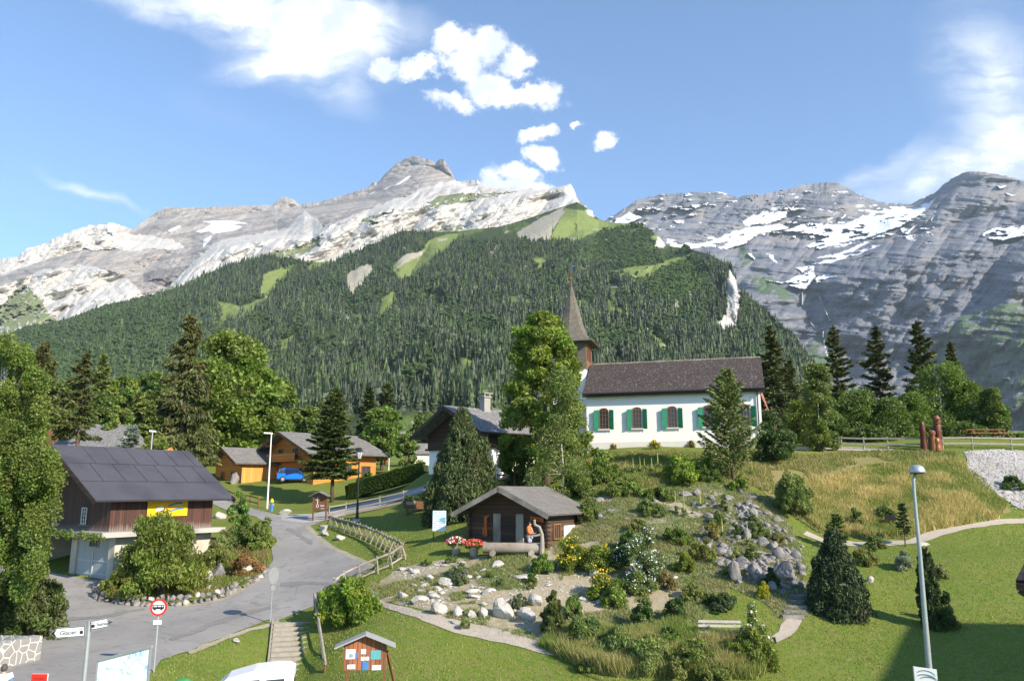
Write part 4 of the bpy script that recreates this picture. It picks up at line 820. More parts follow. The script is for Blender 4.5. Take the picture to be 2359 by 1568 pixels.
# ================================================================== chapel with tower
rz = R(-16); ux = np.array([math.cos(rz), math.sin(rz)]); uy = np.array([-ux[1], ux[0]])
C = P(1758, 1028, 64); zb = float(C[2])-.15; Lc = -solve(C, (ux[0], ux[1]), 1352); o = C[:2]-ux*Lc
CHP = empty('chapel', (o[0], o[1], zb), rz, 'white chapel nave with green shutters and dark shingle roof', 'chapel')
W = 7.6; zE = float(P(1769, 893, 63.6)[2])-zb; ycr = C[:2]+uy*W/2; zR = float(P(1765, 824, ycr[1])[2])-zb; ov = .55; sl_ = (zR-zE)/(W/2+ov)
body(CHP, Lc, W, .6, zE+sl_*ov-.14, zR-.18, M_white); MB().box(-.03, Lc+.03, -.03, W+.03, -.9, .72).build('plinth', M_plinth, CHP)
rf = roof(CHP, -.25, Lc+.35, -ov, zE, W/2, zR, W+ov, zE, .16, M_chapelroof, None)
m = MB()
for i in range(46): x = -.25+(Lc+.6)*i/46; m.tube([(x, W/2, zR+.03), (x+(Lc+.6)/46*.93, W/2, zR+.05)], .085, n=6)
m.build('ridge_caps', M_greyw, rf)
MB().tube([(-.25, -ov-.08, zE-.05), (Lc+.35, -ov-.08, zE-.05)], .09).box(-.25, Lc+.35, -ov, -ov+.04, zE-.30, zE-.16).build('gutter', M_gutter, CHP)
MB().box(-.2, Lc+.3, -ov+.04, -.01, zE-.24, zE-.18).build('soffit', M_darkw, CHP)
MB().tube([(Lc-.25, -.1, zE-.2), (Lc-.25, -.1, 0)], .05).build('downpipe', M_gutter, CHP)
def sidex(px, off=0): return solve((o[0], o[1], zb+2.5), (ux[0], ux[1]), px, -5, 40)
for px in (1391, 1467.5, 1548.6, 1631.7, 1716):
    x = sidex(px); wn = window(CHP, (x, -.012, 2.66), (1, 0, 0), (0, -1, 0),   .76, 1.55, M_oframe, nx=3, ny=4, fw=.045, arch=.2, sill=M_plinth)
    MB().prism([(x-.44, -.005, 3.44), (x+.44, -.005, 3.44), (x+.30, -.005, 3.66), (x, -.005, 3.74), (x-.30, -.005, 3.66)], (0, -.02, 0)).build('arch_trim', M_plinth, wn)
    for sgn in (-1, 1):
        a = x+sgn*.46; b = a+sgn*.40
        sh = MB().prism([(a, -.05, 1.79), (b, -.17, 1.79), (b, -.17, 3.46), (a, -.05, 3.52)], (0, -.045, 0)).build('shutter', M_green, CHP)
        m = MB()
        for zz in (1.96, 2.69, 3.29): m.prism([(a, -.097, zz), (b, -.217, zz), (b, -.217, zz+.09), (a, -.097, zz+.09)], (0, -.012, 0))
        m.build('shutter_rail', M_green, sh)
x = sidex(1507); MB().box(x-.45, x+.45, -.07, -.03, -.3, .62).build('cellar_hatch', M_greyw2, CHP)
for px in (1411, 1590): x = sidex(px); MB().box(x-.06, x+.06, -.035, -.02, .12, .34).build('vent', M_black, CHP)
# tower
s = 3.05; tw = np.array([0., 0.])
cx_ = solve((o[0]+uy[0]*(W/2-s/2), o[1]+uy[1]*(W/2-s/2), zb+8), (ux[0], ux[1]), 1348, -20, 20)-s/2
cen = o+ux*cx_+uy*W/2; Yt = cen[1]-s/2
TW = empty('church_tower', (cen[0], cen[1], zb), rz, 'chapel bell tower with flared shingled spire and weathervane', 'tower')
zt1 = float(P(1340, 850, Yt)[2])-zb; zt2 = float(P(1345, 788, Yt)[2])-zb; za = float(P(1315, 655, cen[1])[2])-zb; zp = float(P(1315, 610, cen[1])[2])-zb
MB().box(-s/2, s/2, -s/2, s/2, -.5, zt1).build('stone_shaft', M_white, TW)
MB().box(-s/2-.06, s/2+.06, -s/2-.06, s/2+.06, zt1, zt2+.1).build('shingled_belfry', M_spire, TW)
lv = MB()
for k in range(9): lv.prism([(s/2+.07, -1.0, zt2-.4-.14*k), (s/2+.07, 1.0, zt2-.4-.14*k), (s/2+.13, 1.0, zt2-.46-.14*k), (s/2+.13, -1.0, zt2-.46-.14*k)], (0, 0, -.03))
lv.box(s/2+.062, s/2+.08, -1.45, 1.45, zt1+.3, zt2-.05).build('louvre_panel', wood_boards('tower_boards', (.27, .12, .055), (.17, .075, .04), .18, 'Y'), TW)
prof = [(s/2+.75, -.05), (s/2+.78, .0), (s/2+.35, .30), (s/2-.08, .85), (s/2-.42, 1.8)]; H = za-zt2
prof += [(s/2*.52, H*.52), (s/2*.27, H*.76), (.09, H*.97), (.03, H)]
v = []; f = []
for r_, z in prof:                                  # four-sided foot turning into an eight-sided needle
    for k in range(8):
        a = 2*math.pi*k/8; corner = k % 2 == 1; sq = r_*(math.sqrt(2) if corner else 1.0); oc = r_*1.05; tt = min(1, max(0, z/(H*.45))); rr = sq*(1-tt)+oc*tt; v.append((rr*math.cos(a), rr*math.sin(a), zt2+z))
for i in range(len(prof)-1):
    for k in range(8): k2 = (k+1) % 8; f.append((i*8+k, i*8+k2, (i+1)*8+k2, (i+1)*8+k))
f.append(tuple(reversed(range(8)))); sp_ = MB().add(v, f).build('spire', M_spire, TW)
fin = MB().tube([(0, 0, za-.1), (0, 0, zp)], [.06, .025], n=6).lathe([(.02, -.12), (.13, 0), (.02, .12)], (0, 0, za+.5), 8).build('finial', M_redw, sp_)
MB().bar((-.28, 0, zp-.45), (.28, 0, zp-.45), .04, .05).prism([(0, 0, zp-.25), (.35, 0, zp-.2), (.3, 0, zp-.05), (.1, 0, zp-.1)], (0, .02, 0)).build('weathervane', M_bluep, fin)
m = MB()                                             # props at the far gable
for k in range(4): m.bar((Lc+.15+.0*k, .4+k*.45, zE-.3), (Lc+1.5+.1*k, .5+k*.5, -.1), .09, .07)
for k in range(8): m.bar((Lc+.30+.15*k, .45, 3.6-.45*k), (Lc+.30+.15*k, .9, 3.6-.45*k), .05, .05)
st_ = m.build('ladder', pmat('red_paint_wood', (.45, .10, .07), (.55, .3, .25), 5, .6), None); st_.matrix_basis = CHP.matrix_basis.copy(); tag(st_, 'red wooden ladders leaning on the far gable of the white chapel', 'ladder')
# ================================================================== houses far left
def simple_house(name, px, pyb, Y, rz, L, W, he, hr, label, wm, rm, ov=.8):
    p = P(px, pyb, Y); e, sl = chalet(name, p, rz, L, W, -4, he, hr, label, 'house', wm, rm, ov, .9); return e
hs = empty('house', P(225, 1028, 92), R(8), 'house with a plain grey hipped roof above the barn ridge', 'house')
z0 = 0.; w1, w2, dp, hr_ = 5.2, 3.6, 6.0, 3.1
MB().box(-w1+.8, w2-.9, .6, dp*2-.6, -5, .25).build('wall', M_white, hs)
MB().slab([(-w1, 0, 0), (w2, 0, 0), (w2-2.4, dp, hr_), (-w1+1, dp, hr_)], .2).slab([(w2+.004, .0, 0), (w2+.004, 2*dp, 0), (w2-2.4, dp, hr_-.004)], .2).slab([(-w1+1, dp, hr_-.003), (w2-2.4, dp, hr_-.003), (w2, 2*dp, 0), (-w1, 2*dp, 0)], .2).build('roof', M_shake_far, hs)
h4 = simple_house('house', 358, 992, 150, R(48), 4, 3.6, 1.2, 2.3, 'tiny orange chalet with a white balcony far behind the drooping spruce', M_orangew, M_shake_far)
MB().box(-.7, -.02, .3, 3.3, -.6, -.5).box(-.7, -.65, .3, 3.3, -.5, 0).build('balcony', M_wframe, h4); window(h4, (-.01, 1.8, .6), (0, 1, 0), (-1, 0, 0), .8, .7, M_wframe)
h5 = simple_house('house', 492, 1042, 118, R(40), 4.5, 4.0, 1.2, 2.6, 'reddish hut half hidden under the maple behind the garage wing', M_redw, M_shake_far, .5)
h6 = simple_house('house', 100, 985, 120, R(10), 2.6, 2.6, .6, 1.6, 'house with grey roof and small dormer glimpsed between the far left trees', M_brownw, M_shake_far, .6)
h7 = simple_house('house', 954, 1070, 112, R(20), 5, 4.5, 1.6, 3.2, 'small pale house glimpsed between trees right of the flagpole', M_plinth, M_shake_far, .4)
# ================================================================== roof at the right edge of the frame
q = P(2338, 1328, 15); hut = empty('garden_hut', (q[0], q[1], q[2]-2.15), R(-36), 'dark timber hut with tiled roof cut off by the right edge of the photo', 'hut')
MB().box(.75, 3.2, .5, 3.0, -4.6, 2.1).build('wall', M_darkw, hut)
MB().slab([(0, 0, 2.1), (4, -.2, 2.1), (4, 1.8, 3.1), (.5, 1.8, 3.1)], .14).slab([(.5, 1.8, 3.096), (4, 1.8, 3.096), (4, 3.7, 2.1), (0, 3.6, 2.1)], .14).build('roof', shingles('dark_tiles', (.05, .04, .04), (.03, .025, .028), .2, .22, along='X'), hut)
MB().bar((.0, .0, 1.98), (4, -.2, 1.98), .1, .12).bar((.05, .05, 1.9), (.8, .55, 1.3), .1, .1).build('bracket', M_darkw, hut)
# ================================================================== the hotel behind the camera that shades the lawn
zH = 11.0
def up_sun(px, py):
    p = g1(px, py); k = (zH-p[2])/SUN_D.z; return (p[0]+SUN_D.x*k, p[1]+SUN_D.y*k)
q1, q2, q3 = up_sun(2022, 1568), up_sun(2095, 1432), up_sun(2420, 1436)
q3 = (q2[0]+(q3[0]-q2[0])*2.2, q2[1]+(q3[1]-q2[1])*2.2); dq = (q1[0]-q2[0], q1[1]-q2[1]); q0_ = (q2[0]+dq[0]*1.9, q2[1]+dq[1]*1.9); q4_ = (q3[0]+dq[0]*1.9, q3[1]+dq[1]*1.9)
hotel = empty('hotel', (q2[0], q2[1], -9), 0, 'white hotel block right of the viewpoint whose shadow lies on the lawn', 'building')
rel = [(a[0]-q2[0], a[1]-q2[1]) for a in (q2, q3, q4_, q0_)]
ctr = (sum(a[0] for a in rel)/4, sum(a[1] for a in rel)/4)
ins = [(ctr[0]+(a[0]-ctr[0])*.94, ctr[1]+(a[1]-ctr[1])*.94) for a in rel]
MB().prism([(a[0], a[1], -1) for a in ins], (0, 0, zH+9.4)).build('wall', M_white, hotel); MB().prism([(a[0], a[1], zH+8.6) for a in rel], (0, 0, .4)).build('roof', M_brownw, hotel)
for i in range(4):
    a = Vector((*ins[i], 0)); b = Vector((*ins[(i+1) % 4], 0)); dd = (b-a); ln = dd.length; dd.normalize(); nn = Vector((dd.y, -dd.x, 0))
    if nn.dot(a-Vector((*ctr, 0))) < 0: nn = -nn
    for fl in range(5):
        for k in range(max(1, int(ln/3.4))): window(hotel, a+dd*(1.7+3.4*k)+nn*.003+Vector((0, 0, 2.2+3.4*fl)), dd, nn, 1.2, 1.4, M_brownw, nx=2, ny=1)
# cable car station on the ridge far away
st0 = P(255, 521, 2790); ms = empty('mountain_station', st0, 0, 'tiny white cable car station on the crest of the far pale cliffs', 'building')
MB().box(-10, 12, 0, 14, -22, 12).prism([(-10, -2, 12), (12, -2, 12), (16, -2, -2), (-4, -2, -8)], (0, 2, 0)).build('hall', M_white, ms)
for px, lb in ((221, 'left'), (243, 'right')):
    py_ = P(px, 522, 2790); mp = empty('lift_pylon', py_, 0, 'thin lift pylon on the crest, %s of the pair beside the far station' % ('farther' if lb == 'left' else 'nearer'), 'pylon', 'pylons beside the mountain station')
    MB().bar((-3, 0, -24), (-3, 0, 9), 1.5, 1.5).bar((3, 0, -24), (3, 0, 9), 1.5, 1.5).bar((-13, 0, 9), (13, 0, 11), 1.5, 1.5).build('frame', M_galv, mp)
# ------------------------------------------------------------------ growing things
M_needle = leaf_mat('needles', .10)
M_bark = pmat('bark', (.16, .11, .08), (.09, .065, .05), 9, .95, .6, (1, 1, .25))
M_birch = pmat('birch_bark', (.62, .58, .52), (.30, .26, .22), 6, .9, .4, (1, 1, 2.5))
def rot_pts(n, dirs): return dirs
def clump_leaves(cc, rr, n, s, col, up=.0, asp=1.6, flat=.75, var=.25, cvar=.22):
    """n leaves spread over clumps at cc (k,3) with radius rr (k,)"""
    k = len(cc); w_ = rr**2; w_ = w_/w_.sum(); ix = rng.choice(k, n, p=w_)
    d = rng.normal(size=(n, 3)); d /= np.linalg.norm(d, axis=1)[:, None]; d *= (rng.uniform(.15, 1, n)**.45)[:, None]; d[:, 2] *= flat
    p = cc[ix]+d*rr[ix][:, None]
    ck = rng.uniform(1-cvar, 1+cvar, (k, 1))*(1+rng.normal(0, .06, (k, 3)))
    return leaves(p, s, np.asarray(col)*ck[ix], up, asp, var)
def limbs(m, base, cc, r0, top, n=10, wig=.06):
    """trunk up to `top`, with limbs reaching n of the clump centres"""
    H = top-base[2]; tr = [Vector((base[0]+random.uniform(-wig, wig)*H*.3*min(1, t*2), base[1]+random.uniform(-wig, wig)*H*.3*min(1, t*2), base[2]+H*t)) for t in (0, .15, .35, .55, .75, .92)]
    m.tube(tr, [r0*1.25, r0, r0*.8, r0*.6, r0*.38, r0*.15], n=8, wob=.05)
    idx = rng.permutation(len(cc))[:n]
    for i in idx:
        c = Vector([float(a) for a in cc[i]]); zz = min(max(base[2]+.25*H, c.z-.35*(math.hypot(c.x-base[0], c.y-base[1])+.3)-.2), base[2]+.8*H); f_ = (zz-base[2])/H
        j = min(4, int(f_*5)); s0 = tr[min(5, j)].lerp(tr[min(5, j+1)], .5); s0 = Vector((s0.x, s0.y, zz)); mid = s0.lerp(c, .5)+Vector((0, 0, .08*H*random.random()))
        m.tube([s0, mid, c], [r0*.38*(1-f_*.5), r0*.22*(1-f_*.5), r0*.07], n=5, wob=.08)
def crown_pts(cx, cy, z0, z1, rx, k, shape='egg', ry=None):
    ry = ry or rx; t_ = rng.uniform(0, 1, k)**.85; a = rng.uniform(0, 2*math.pi, k)
    if shape == 'egg': pr = np.sin(np.pi*np.clip(t_*.86+.10, 0, 1))**.55
    elif shape == 'cone': pr = (1-t_)**.75*.95+.08
    elif shape == 'column': pr = np.sin(np.pi*np.clip(t_*.9+.07, 0, 1))**.35*(1-.35*t_)
    elif shape == 'dome': pr = np.sqrt(np.clip(1-t_**2, 0, 1))*.95+.05
    else: pr = np.ones(k)
    q_ = rng.uniform(.35, 1, k)**.5*pr
    return np.stack([cx+q_*rx*np.cos(a), cy+q_*ry*np.sin(a), z0+(z1-z0)*t_], -1)
def tree_root(name, px, Y, label, group=None, cat='tree', base=None):
    b_ = gY(px, Y) if base is None else np.array(base); return empty(name, b_, 0, label, cat, group), b_
def broadleaf(px, Y, top, wpx, label, col=(.10, .17, .025), bot=None, n=9000, ls=.22, k=60, name='broadleaf_tree', shape='egg', bark=None, r0=None, group=None, lobes=None, cr=.15, base=None, up=0, cat='tree', mat=None, asp=1.6, nl=12):
    e, b_ = tree_root(name, px, Y, label, group, cat, base); H = ztop(px, top, Y)-b_[2]; rx = wpx/2*Y/FPX/.98; zb_ = (ztop(px, bot, Y)-b_[2]) if bot else H*.18
    cc = crown_pts(0, 0, zb_+cr*rx, H-cr*rx*.9, rx*(1-cr), k, shape); rr = rng.uniform(.7, 1.25, k)*rx*cr*1.9
    if lobes:
        for (lx, lt, lw, lk) in lobes:      # extra lobes: offset px, top py, width px, clumps
            c2 = crown_pts(lx*Y/FPX, rng.uniform(-.5, .5), zb_, ztop(px, lt, Y)-b_[2], lw/2*Y/FPX, lk, shape); cc = np.concatenate([cc, c2]); rr = np.concatenate([rr, rng.uniform(.6, 1.1, lk)*rx*cr*1.7])
    V, F, C = clump_leaves(cc, rr, n, ls, col, up, asp); fast('crown', V, F, mat or M_leaf, e, col=C)
    m = MB(); limbs(m, (0, 0, -.3), cc, r0 or H*.022, H*.86, nl); m.build('trunk', bark or M_bark, e, smooth=True); return e
def conifer(px, Y, top, wpx, label, col=(.035, .058, .02), bot=None, dens=1.0, droop=.25, pw=.8, name='spruce', nb=6, ls=None, group=None, base=None, rag=.25, gap=.42, tw=1.0, hang=0.0, trunk=None, cat='tree', topcol=None):
    e, b_ = tree_root(name, px, Y, label, group, cat, base); H = ztop(px, top, Y)-b_[2]; Rm = wpx/2*Y/FPX/.98*1.15; zb_ = (ztop(px, bot, Y)-b_[2]) if bot else H*.06
    ls = ls or max(.10, .0011*Y*2.6); z = zb_; Cs = []; Ds = []; Ss = []; Ks = []; br = MB(); side = rng.normal(0, .10, 2)
    while z < H*.985:
        t_ = (z-zb_)/(H-zb_); step = gap*(1-.55*t_)*max(.6, H/12)
        for j in range(nb):
            a = rng.uniform(0, 2*math.pi); L = Rm*((1-t_)**pw)*rng.uniform(1-rag*1.6, 1+rag*.5)+.12; L *= (1+side[0]*math.cos(a)+side[1]*math.sin(a))
            if t_ < .12: L *= .75+.25*t_/.12
            up_ = .45*t_**1.5-droop*(1-t_); dr = np.array([math.cos(a), math.sin(a), 0]); n_ = max(5, int(L/ls*9.0*dens)); u_ = rng.uniform(.08, 1, n_)**.7
            zc = z+step*rng.uniform(-.4, .4); curve = up_*u_*L+.28*L*u_**2*(1 if droop < .5 else .3)*(.5) 
            p0 = dr[None]*(u_*L)[:, None]; p0[:, 2] += zc+curve
            wd = (.42*L*(1-u_)*1.0+.10*L+.06)*tw; sd = np.array([-dr[1], dr[0], 0]); off = rng.uniform(-1, 1, n_); p0 = p0+sd[None]*(off*wd)[:, None]; p0[:, 2] -= np.abs(off)*wd*.25+rng.uniform(0, 1, n_)*(.05+hang*L*.5*(.4+u_))
            d_ = dr[None]*.7+sd[None]*(np.sign(off)*.6)[:, None]+rng.normal(0, .35, (n_, 3)); d_[:, 2] += -.25-hang*2.0+.5*t_
            Cs.append(p0); Ds.append(d_); kk = rng.uniform(.72, 1.3); Ks.append(np.full(n_, kk)*(1+.25*(u_-.5))); 
            if L > Rm*.3 and rng.uniform() < .5: br.tube([(0, 0, zc-.05), tuple(dr*L*.55+np.array([0, 0, zc+up_*.55*L])), tuple(dr*L*.9+np.array([0, 0, zc+up_*.9*L+.1*L]))], [.012*H*.25, .006*H*.25, .003], n=4, cap=False)
        z += step
    tz = np.linspace(H*.93, H*1.0, 16); Cs.append(np.stack([rng.normal(0, .03, 16), rng.normal(0, .03, 16), tz], -1)); Ds.append(np.tile([0, 0, 1.], (16, 1))+rng.normal(0, .3, (16, 3))); Ks.append(np.ones(16))
    Cc = np.concatenate(Cs); D = np.concatenate(Ds); K = np.concatenate(Ks); D /= np.linalg.norm(D, axis=1)[:, None]; E = np.cross(D, rng.normal(size=D.shape)); E /= np.linalg.norm(E, axis=1)[:, None]; s = ls*rng.uniform(.7, 1.4, len(Cc))
    a = D*(s*1.15)[:, None]; b2 = E*(s*.36)[:, None]; V = np.stack([Cc-a, Cc+b2, Cc+a, Cc-b2], 1).reshape(-1, 3)
    col_ = np.array(col)[None]*np.array([1.3, 1.2, 1.0])*(K*rng.uniform(.8, 1.2, len(K)))[:, None]
    if topcol is not None: f_ = np.clip((Cc[:, 2:]-zb_)/(H-zb_), 0, 1)**2*(rng.uniform(0, 1, (len(Cc), 1)) < .6); col_ = col_*(1-f_)+np.array(topcol)[None]*f_
    fast('crown', V, np.arange(len(V)).reshape(-1, 4), M_needle, e, col=np.repeat(col_, 4, 0))
    r0 = trunk or H*.014; br.tube([(0, 0, -.4), (0, 0, H*.3), (0, 0, H*.7), (0, 0, H*.97)], [r0*1.3, r0, r0*.5, .01], n=8); br.build('trunk', M_bark, e, smooth=True); return e
def pine(px, Y, top, wpx, label, col=(.06, .085, .03), n=16000, ls=.11, k=150, shape='cone', bot=None, leaders=None, name='pine_tree', base=None, up=1.6, cat='tree', group=None):
    """dense pine with upward brush-like tufts"""
    e, b_ = tree_root(name, px, Y, label, group, cat, base); H = ztop(px, top, Y)-b_[2]; Rm = wpx/2*Y/FPX/.98; zb_ = (ztop(px, bot, Y)-b_[2]) if bot else .05*H
    cc = crown_pts(0, 0, zb_, H*.96, Rm*.86, k, shape); t_ = (cc[:, 2]-zb_)/(H-zb_)
    for (lx, lt, lw, lk) in (leaders or []):
        c2 = crown_pts(lx*Y/FPX, 0, zb_, (ztop(px, lt, Y)-b_[2]), lw/2*Y/FPX, lk, shape); cc = np.concatenate([cc, c2])
    t_ = np.clip((cc[:, 2]-zb_)/(H-zb_), 0, 1); rr = Rm*.20*(1.15-.75*t_)*rng.uniform(.7, 1.3, len(cc))
    V, F, C = clump_leaves(cc, rr, n, ls, col, up, 3.2, 1.35, .28, .25); fast('crown', V, F, M_needle, e, col=C)
    m = MB(); limbs(m, (0, 0, -.3), cc, H*.02, H*.9, 12, .02); m.build('trunk', M_bark, e, smooth=True); return e
def shrub(px, py, wpx, hpx, label, col=(.10, .16, .03), n=2200, ls=.075, name='shrub', k=26, shape='dome', flowers=None, group=None, up=.3, asp=1.8, cat='shrub', Y=None, mat=None, cr=.22, fl_s=.07, ry=None):
    p = g1(px, py) if Y is None else gY(px, Y); Yv = p[1]; w_ = wpx*Yv/FPX/2; h_ = hpx*Yv/FPX*1.02
    e = empty(name, p, 0, label, cat, group); cc = crown_pts(0, 0, h_*.04, h_*(1-cr*.5), w_*(1-cr*.5), k, shape, w_*(ry or .8)); ph = rng.uniform(0, 6.28, 3); th_ = np.arctan2(cc[:, 1], cc[:, 0]); sq = (1+.22*np.sin(2*th_+ph[0])+.16*np.sin(3*th_+ph[1]))*rng.uniform(.8, 1.18, k); cc[:, :2] *= sq[:, None]; cc[:, 2] *= (1+.18*np.sin(2*th_+ph[2]))*rng.uniform(.75, 1.2, k); rr = rng.uniform(.45, 1.35, k)*min(w_, h_)*cr*1.45
    V, F, C = clump_leaves(cc, rr, int(n*1.5), ls*.85, np.array(col)*1.18, up, asp, .9, .32, .36); fast('foliage', V, F, mat or M_leaf, e, col=C)
    m = MB()
    for _ in range(6): q = cc[rng.integers(k)]; m.tube([(0, 0, -.1), (q[0]*.4, q[1]*.4, q[2]*.5), tuple(q)], [.03*h_, .02*h_, .008*h_], n=4, cap=False)
    each(m, 'stem', M_bark, e)
    if flowers:
        fc, nf = flowers; d = rng.normal(size=(nf, 3)); d[:, 2] = np.abs(d[:, 2]); d /= np.linalg.norm(d, axis=1)[:, None]; q = cc[rng.integers(0, k, nf)]; pp = q+d*(min(w_, h_)*cr*1.5)*rng.uniform(.6, 1.15, (nf, 1)); pp[:, 2] = np.maximum(pp[:, 2], .1)
        V, F, C = leaves(pp, fl_s, np.array(fc), 1.5, 1.0, .12); fast('blossom', V, F, M_petal, e, col=C)
    return e
# ================================================================== trees, left to right
# weeping birch at the left edge
def birch_near():
    e = empty('birch_tree', gY(-25, 37.5), 0, 'large weeping birch hanging in from the left edge over the garage', 'tree'); b_ = np.array(e.location); Y = 37.5
    outl = [(30,1140,60),(60,1000,50),(20,930,50),(70,1260,45),(30,1240,60),(100,1160,30),(10,1050,60),(60,1090,60),(-70,840,60),(0,815,32),(45,850,38),(75,905,36),(-20,900,70),(60,965,46),(20,1010,80),(85,1050,48),(-40,1050,80),(100,1110,36),(40,1110,70),(70,1160,55),(15,1190,70),(60,1235,46),(20,1270,56),(-50,1200,80),(40,1320,44),(85,1215,22),(-30,1310,60),(110,1075,16),(75,1290,26)]
    C3 = []; R3 = []
    for px, py, r_ in outl:
        for _ in range(11):
            a = random.uniform(0, 6.28); q = random.uniform(0, 1)**.5; x_, y_ = px+r_*q*math.cos(a), py+r_*q*math.sin(a)*1.1; yy = Y+random.uniform(-1.6, 2.2); C3.append(P(x_, y_, yy)-b_); R3.append(random.uniform(.22, .55))
    for (x0, y0, n_, dx) in ((110,1225,26,5.0),(95,1040,12,2.5),(70,880,10,2.8),(110,1120,12,1.5),(5,790,8,2.0)):   # trailing twigs
        for k in range(n_): C3.append(P(x0+dx*k, y0+.06*k*k*(1 if dx < 5 else .35)+random.uniform(-4, 9), Y-.6)-b_); R3.append(.12)
    cc = np.array(C3); V, F, C = clump_leaves(cc, np.array(R3), 105000, .080, (.12, .165, .035), -.6, 1.5, 1.5, .3, .25); fast('crown', V, F, M_leaf, e, col=C)
    m = MB(); top = P(5, 830, Y)-b_; m.tube([(0, 0, -.5), (.05, 0, 3), (.25, .1, 7), tuple(top)], [.24, .2, .13, .02], n=9)
    for i in rng.permutation(150)[:22]: c = cc[i]; z0 = max(1.5, c[2]*.85); m.tube([(.1, 0, z0), (c[0]*.5, c[1]*.5, c[2]+.5), tuple(c)], [.035, .02, .006], n=5, cap=False)
    m.build('trunk', M_birch, e, smooth=True)
birch_near()
shrub(70, 1472, 120, 135, 'dark juniper mound above the low stone wall at the left edge', (.055, .075, .02), 9000, .085, 'juniper', 60, 'dome', up=1.5, asp=2.6, mat=M_needle)
shrub(10, 1470, 110, 120, 'broad dark conifer bush under the weeping birch at the left edge', (.05, .07, .02), 8000, .085, 'juniper', 50, 'dome', up=1.5, asp=2.6, mat=M_needle)
conifer(405, 104, 726, 118, 'tall spruce with drooping brownish branches behind the barn', (.060, .074, .024), bot=1010, hang=.45, droop=.35, rag=.55, pw=.62, gap=.62, nb=8, dens=1.1, topcol=(.10, .085, .03), trunk=.30)
broadleaf(515, 112, 768, 190, 'huge round bright green maple right of the drooping spruce', (.145, .205, .035), 1040, 26000, .36, 120, 'maple_tree', cr=.15, lobes=[(95, 862, 90, 30), (-70, 850, 70, 20), (60, 815, 90, 20), (60, 930, 140, 30), (-40, 960, 130, 30)], nl=26)
broadleaf(352, 122, 862, 96, 'dark maple showing left of the drooping spruce', (.075, .125, .028), 1000, 8000, .36, 60, 'maple_tree')
conifer(165, 88, 812, 96, 'thin spruce with bare lower trunk left of the grey hipped roof', (.055, .07, .022), bot=1000, rag=.5, gap=.6, hang=.2, topcol=(.085, .08, .028), nb=6)
conifer(64, 80, 786, 84, 'brown-tipped spruce rising behind the weeping birch', (.06, .072, .022), bot=960, rag=.4, hang=.2, topcol=(.085, .08, .028), pw=.7)
conifer(206, 122, 814, 64, 'feathery pale larch behind the thin spruce', (.105, .14, .045), bot=980, rag=.5, name='larch', dens=.8)
broadleaf(258, 126, 868, 92, 'round light green ash left of the two distant ash crowns', (.125, .18, .035), 985, 6500, .36, 45, 'ash_tree')
broadleaf(322, 130, 856, 84, 'slightly taller round ash beside the dark maple', (.11, .165, .035), 980, 6500, .36, 45, 'ash_tree')
broadleaf(208, 112, 900, 80, 'dark round tree behind the grey hipped roof', (.07, .115, .025), 1000, 6000, .34, 45)
broadleaf(108, 108, 880, 100, 'leafy tree between the two left spruces', (.095, .145, .03), 1000, 8000, .32, 55)
broadleaf(20, 96, 860, 120, 'broad tree filling the gap behind the weeping birch', (.09, .14, .03), 1010, 8000, .3, 55)
conifer(300, 104, 902, 66, 'soft green larch in front of the distant ash crowns', (.115, .155, .045), bot=1000, name='larch', rag=.5)
conifer(330, 102, 925, 60, 'second soft green larch beside the drooping spruce', (.11, .15, .045), bot=1000, name='larch', rag=.5)
broadleaf(255, 98, 935, 70, 'bushy yellow-green tree behind the right end of the grey hipped roof', (.125, .17, .04), 1010, 4500, .28, 35)
broadleaf(170, 100, 950, 90, 'shaded low tree left of the grey hipped roof', (.06, .10, .025), 1020, 5000, .3, 40)
conifer(294, 84, 978, 46, 'small blue spruce in front of the grey hipped roof', (.13, .17, .16), bot=1035, name='blue_spruce', ls=.16)
broadleaf(345, 88, 1003, 60, 'yellow-green bush tree behind the barn ridge beside the short lamp', (.16, .19, .04), 1040, 2500, .22, 25)
conifer(455, 92, 985, 70, 'low drooping spruce bough beside the garage wing gable', (.065, .08, .025), bot=1060, hang=.4, ls=.2)
broadleaf(638, 128, 878, 78, 'tree just right of the huge maple', (.115, .165, .035), 1000, 6000, .34, 45)
broadleaf(700, 126, 938, 90, 'low tree behind the large chalet, left of the lawn spruce', (.10, .15, .035), 1010, 6000, .34, 45)
broadleaf(600, 122, 930, 90, 'dark leafy tree behind the ridge of the large chalet', (.08, .125, .028), 1010, 6000, .34, 45)
broadleaf(745, 130, 920, 70, 'slim tree directly behind the lawn spruce', (.10, .15, .035), 1000, 4000, .32, 35)
conifer(764, 83, 893, 134, 'shapely spruce on the lawn in front of the large chalet', (.05, .078, .022), bot=1092, rag=.28, pw=.78, nb=9, gap=.42, dens=1.2, ls=.17, topcol=(.085, .105, .03))
conifer(842, 116, 890, 64, 'left one of two dark spruces behind the chalet roof end', (.035, .052, .02), bot=1030, rag=.3)
conifer(884, 119, 884, 72, 'right one of two dark spruces behind the chalet roof end', (.035, .052, .02), bot=1030, rag=.3)
broadleaf(876, 106, 936, 104, 'bright rounded tree behind the red flag', (.12, .185, .04), 1060, 9000, .28, 60)
broadleaf(934, 99, 998, 62, 'light feathery tree between the flag and the dark chalet', (.13, .19, .045), 1085, 5000, .22, 40, shape='column')
broadleaf(968, 124, 955, 70, 'tree showing left of the dark chalet gable', (.09, .14, .04), 1060, 4500, .3, 40)
shrub(958, 1092, 50, 40, 'yellow-green bush at the right end of the clipped hedge', (.18, .22, .03), 2000, .12, Y=80)
shrub(838, 1100, 52, 50, 'bushy green shrub at the left end of the clipped hedge', (.07, .11, .02), 1800, .12, Y=84)
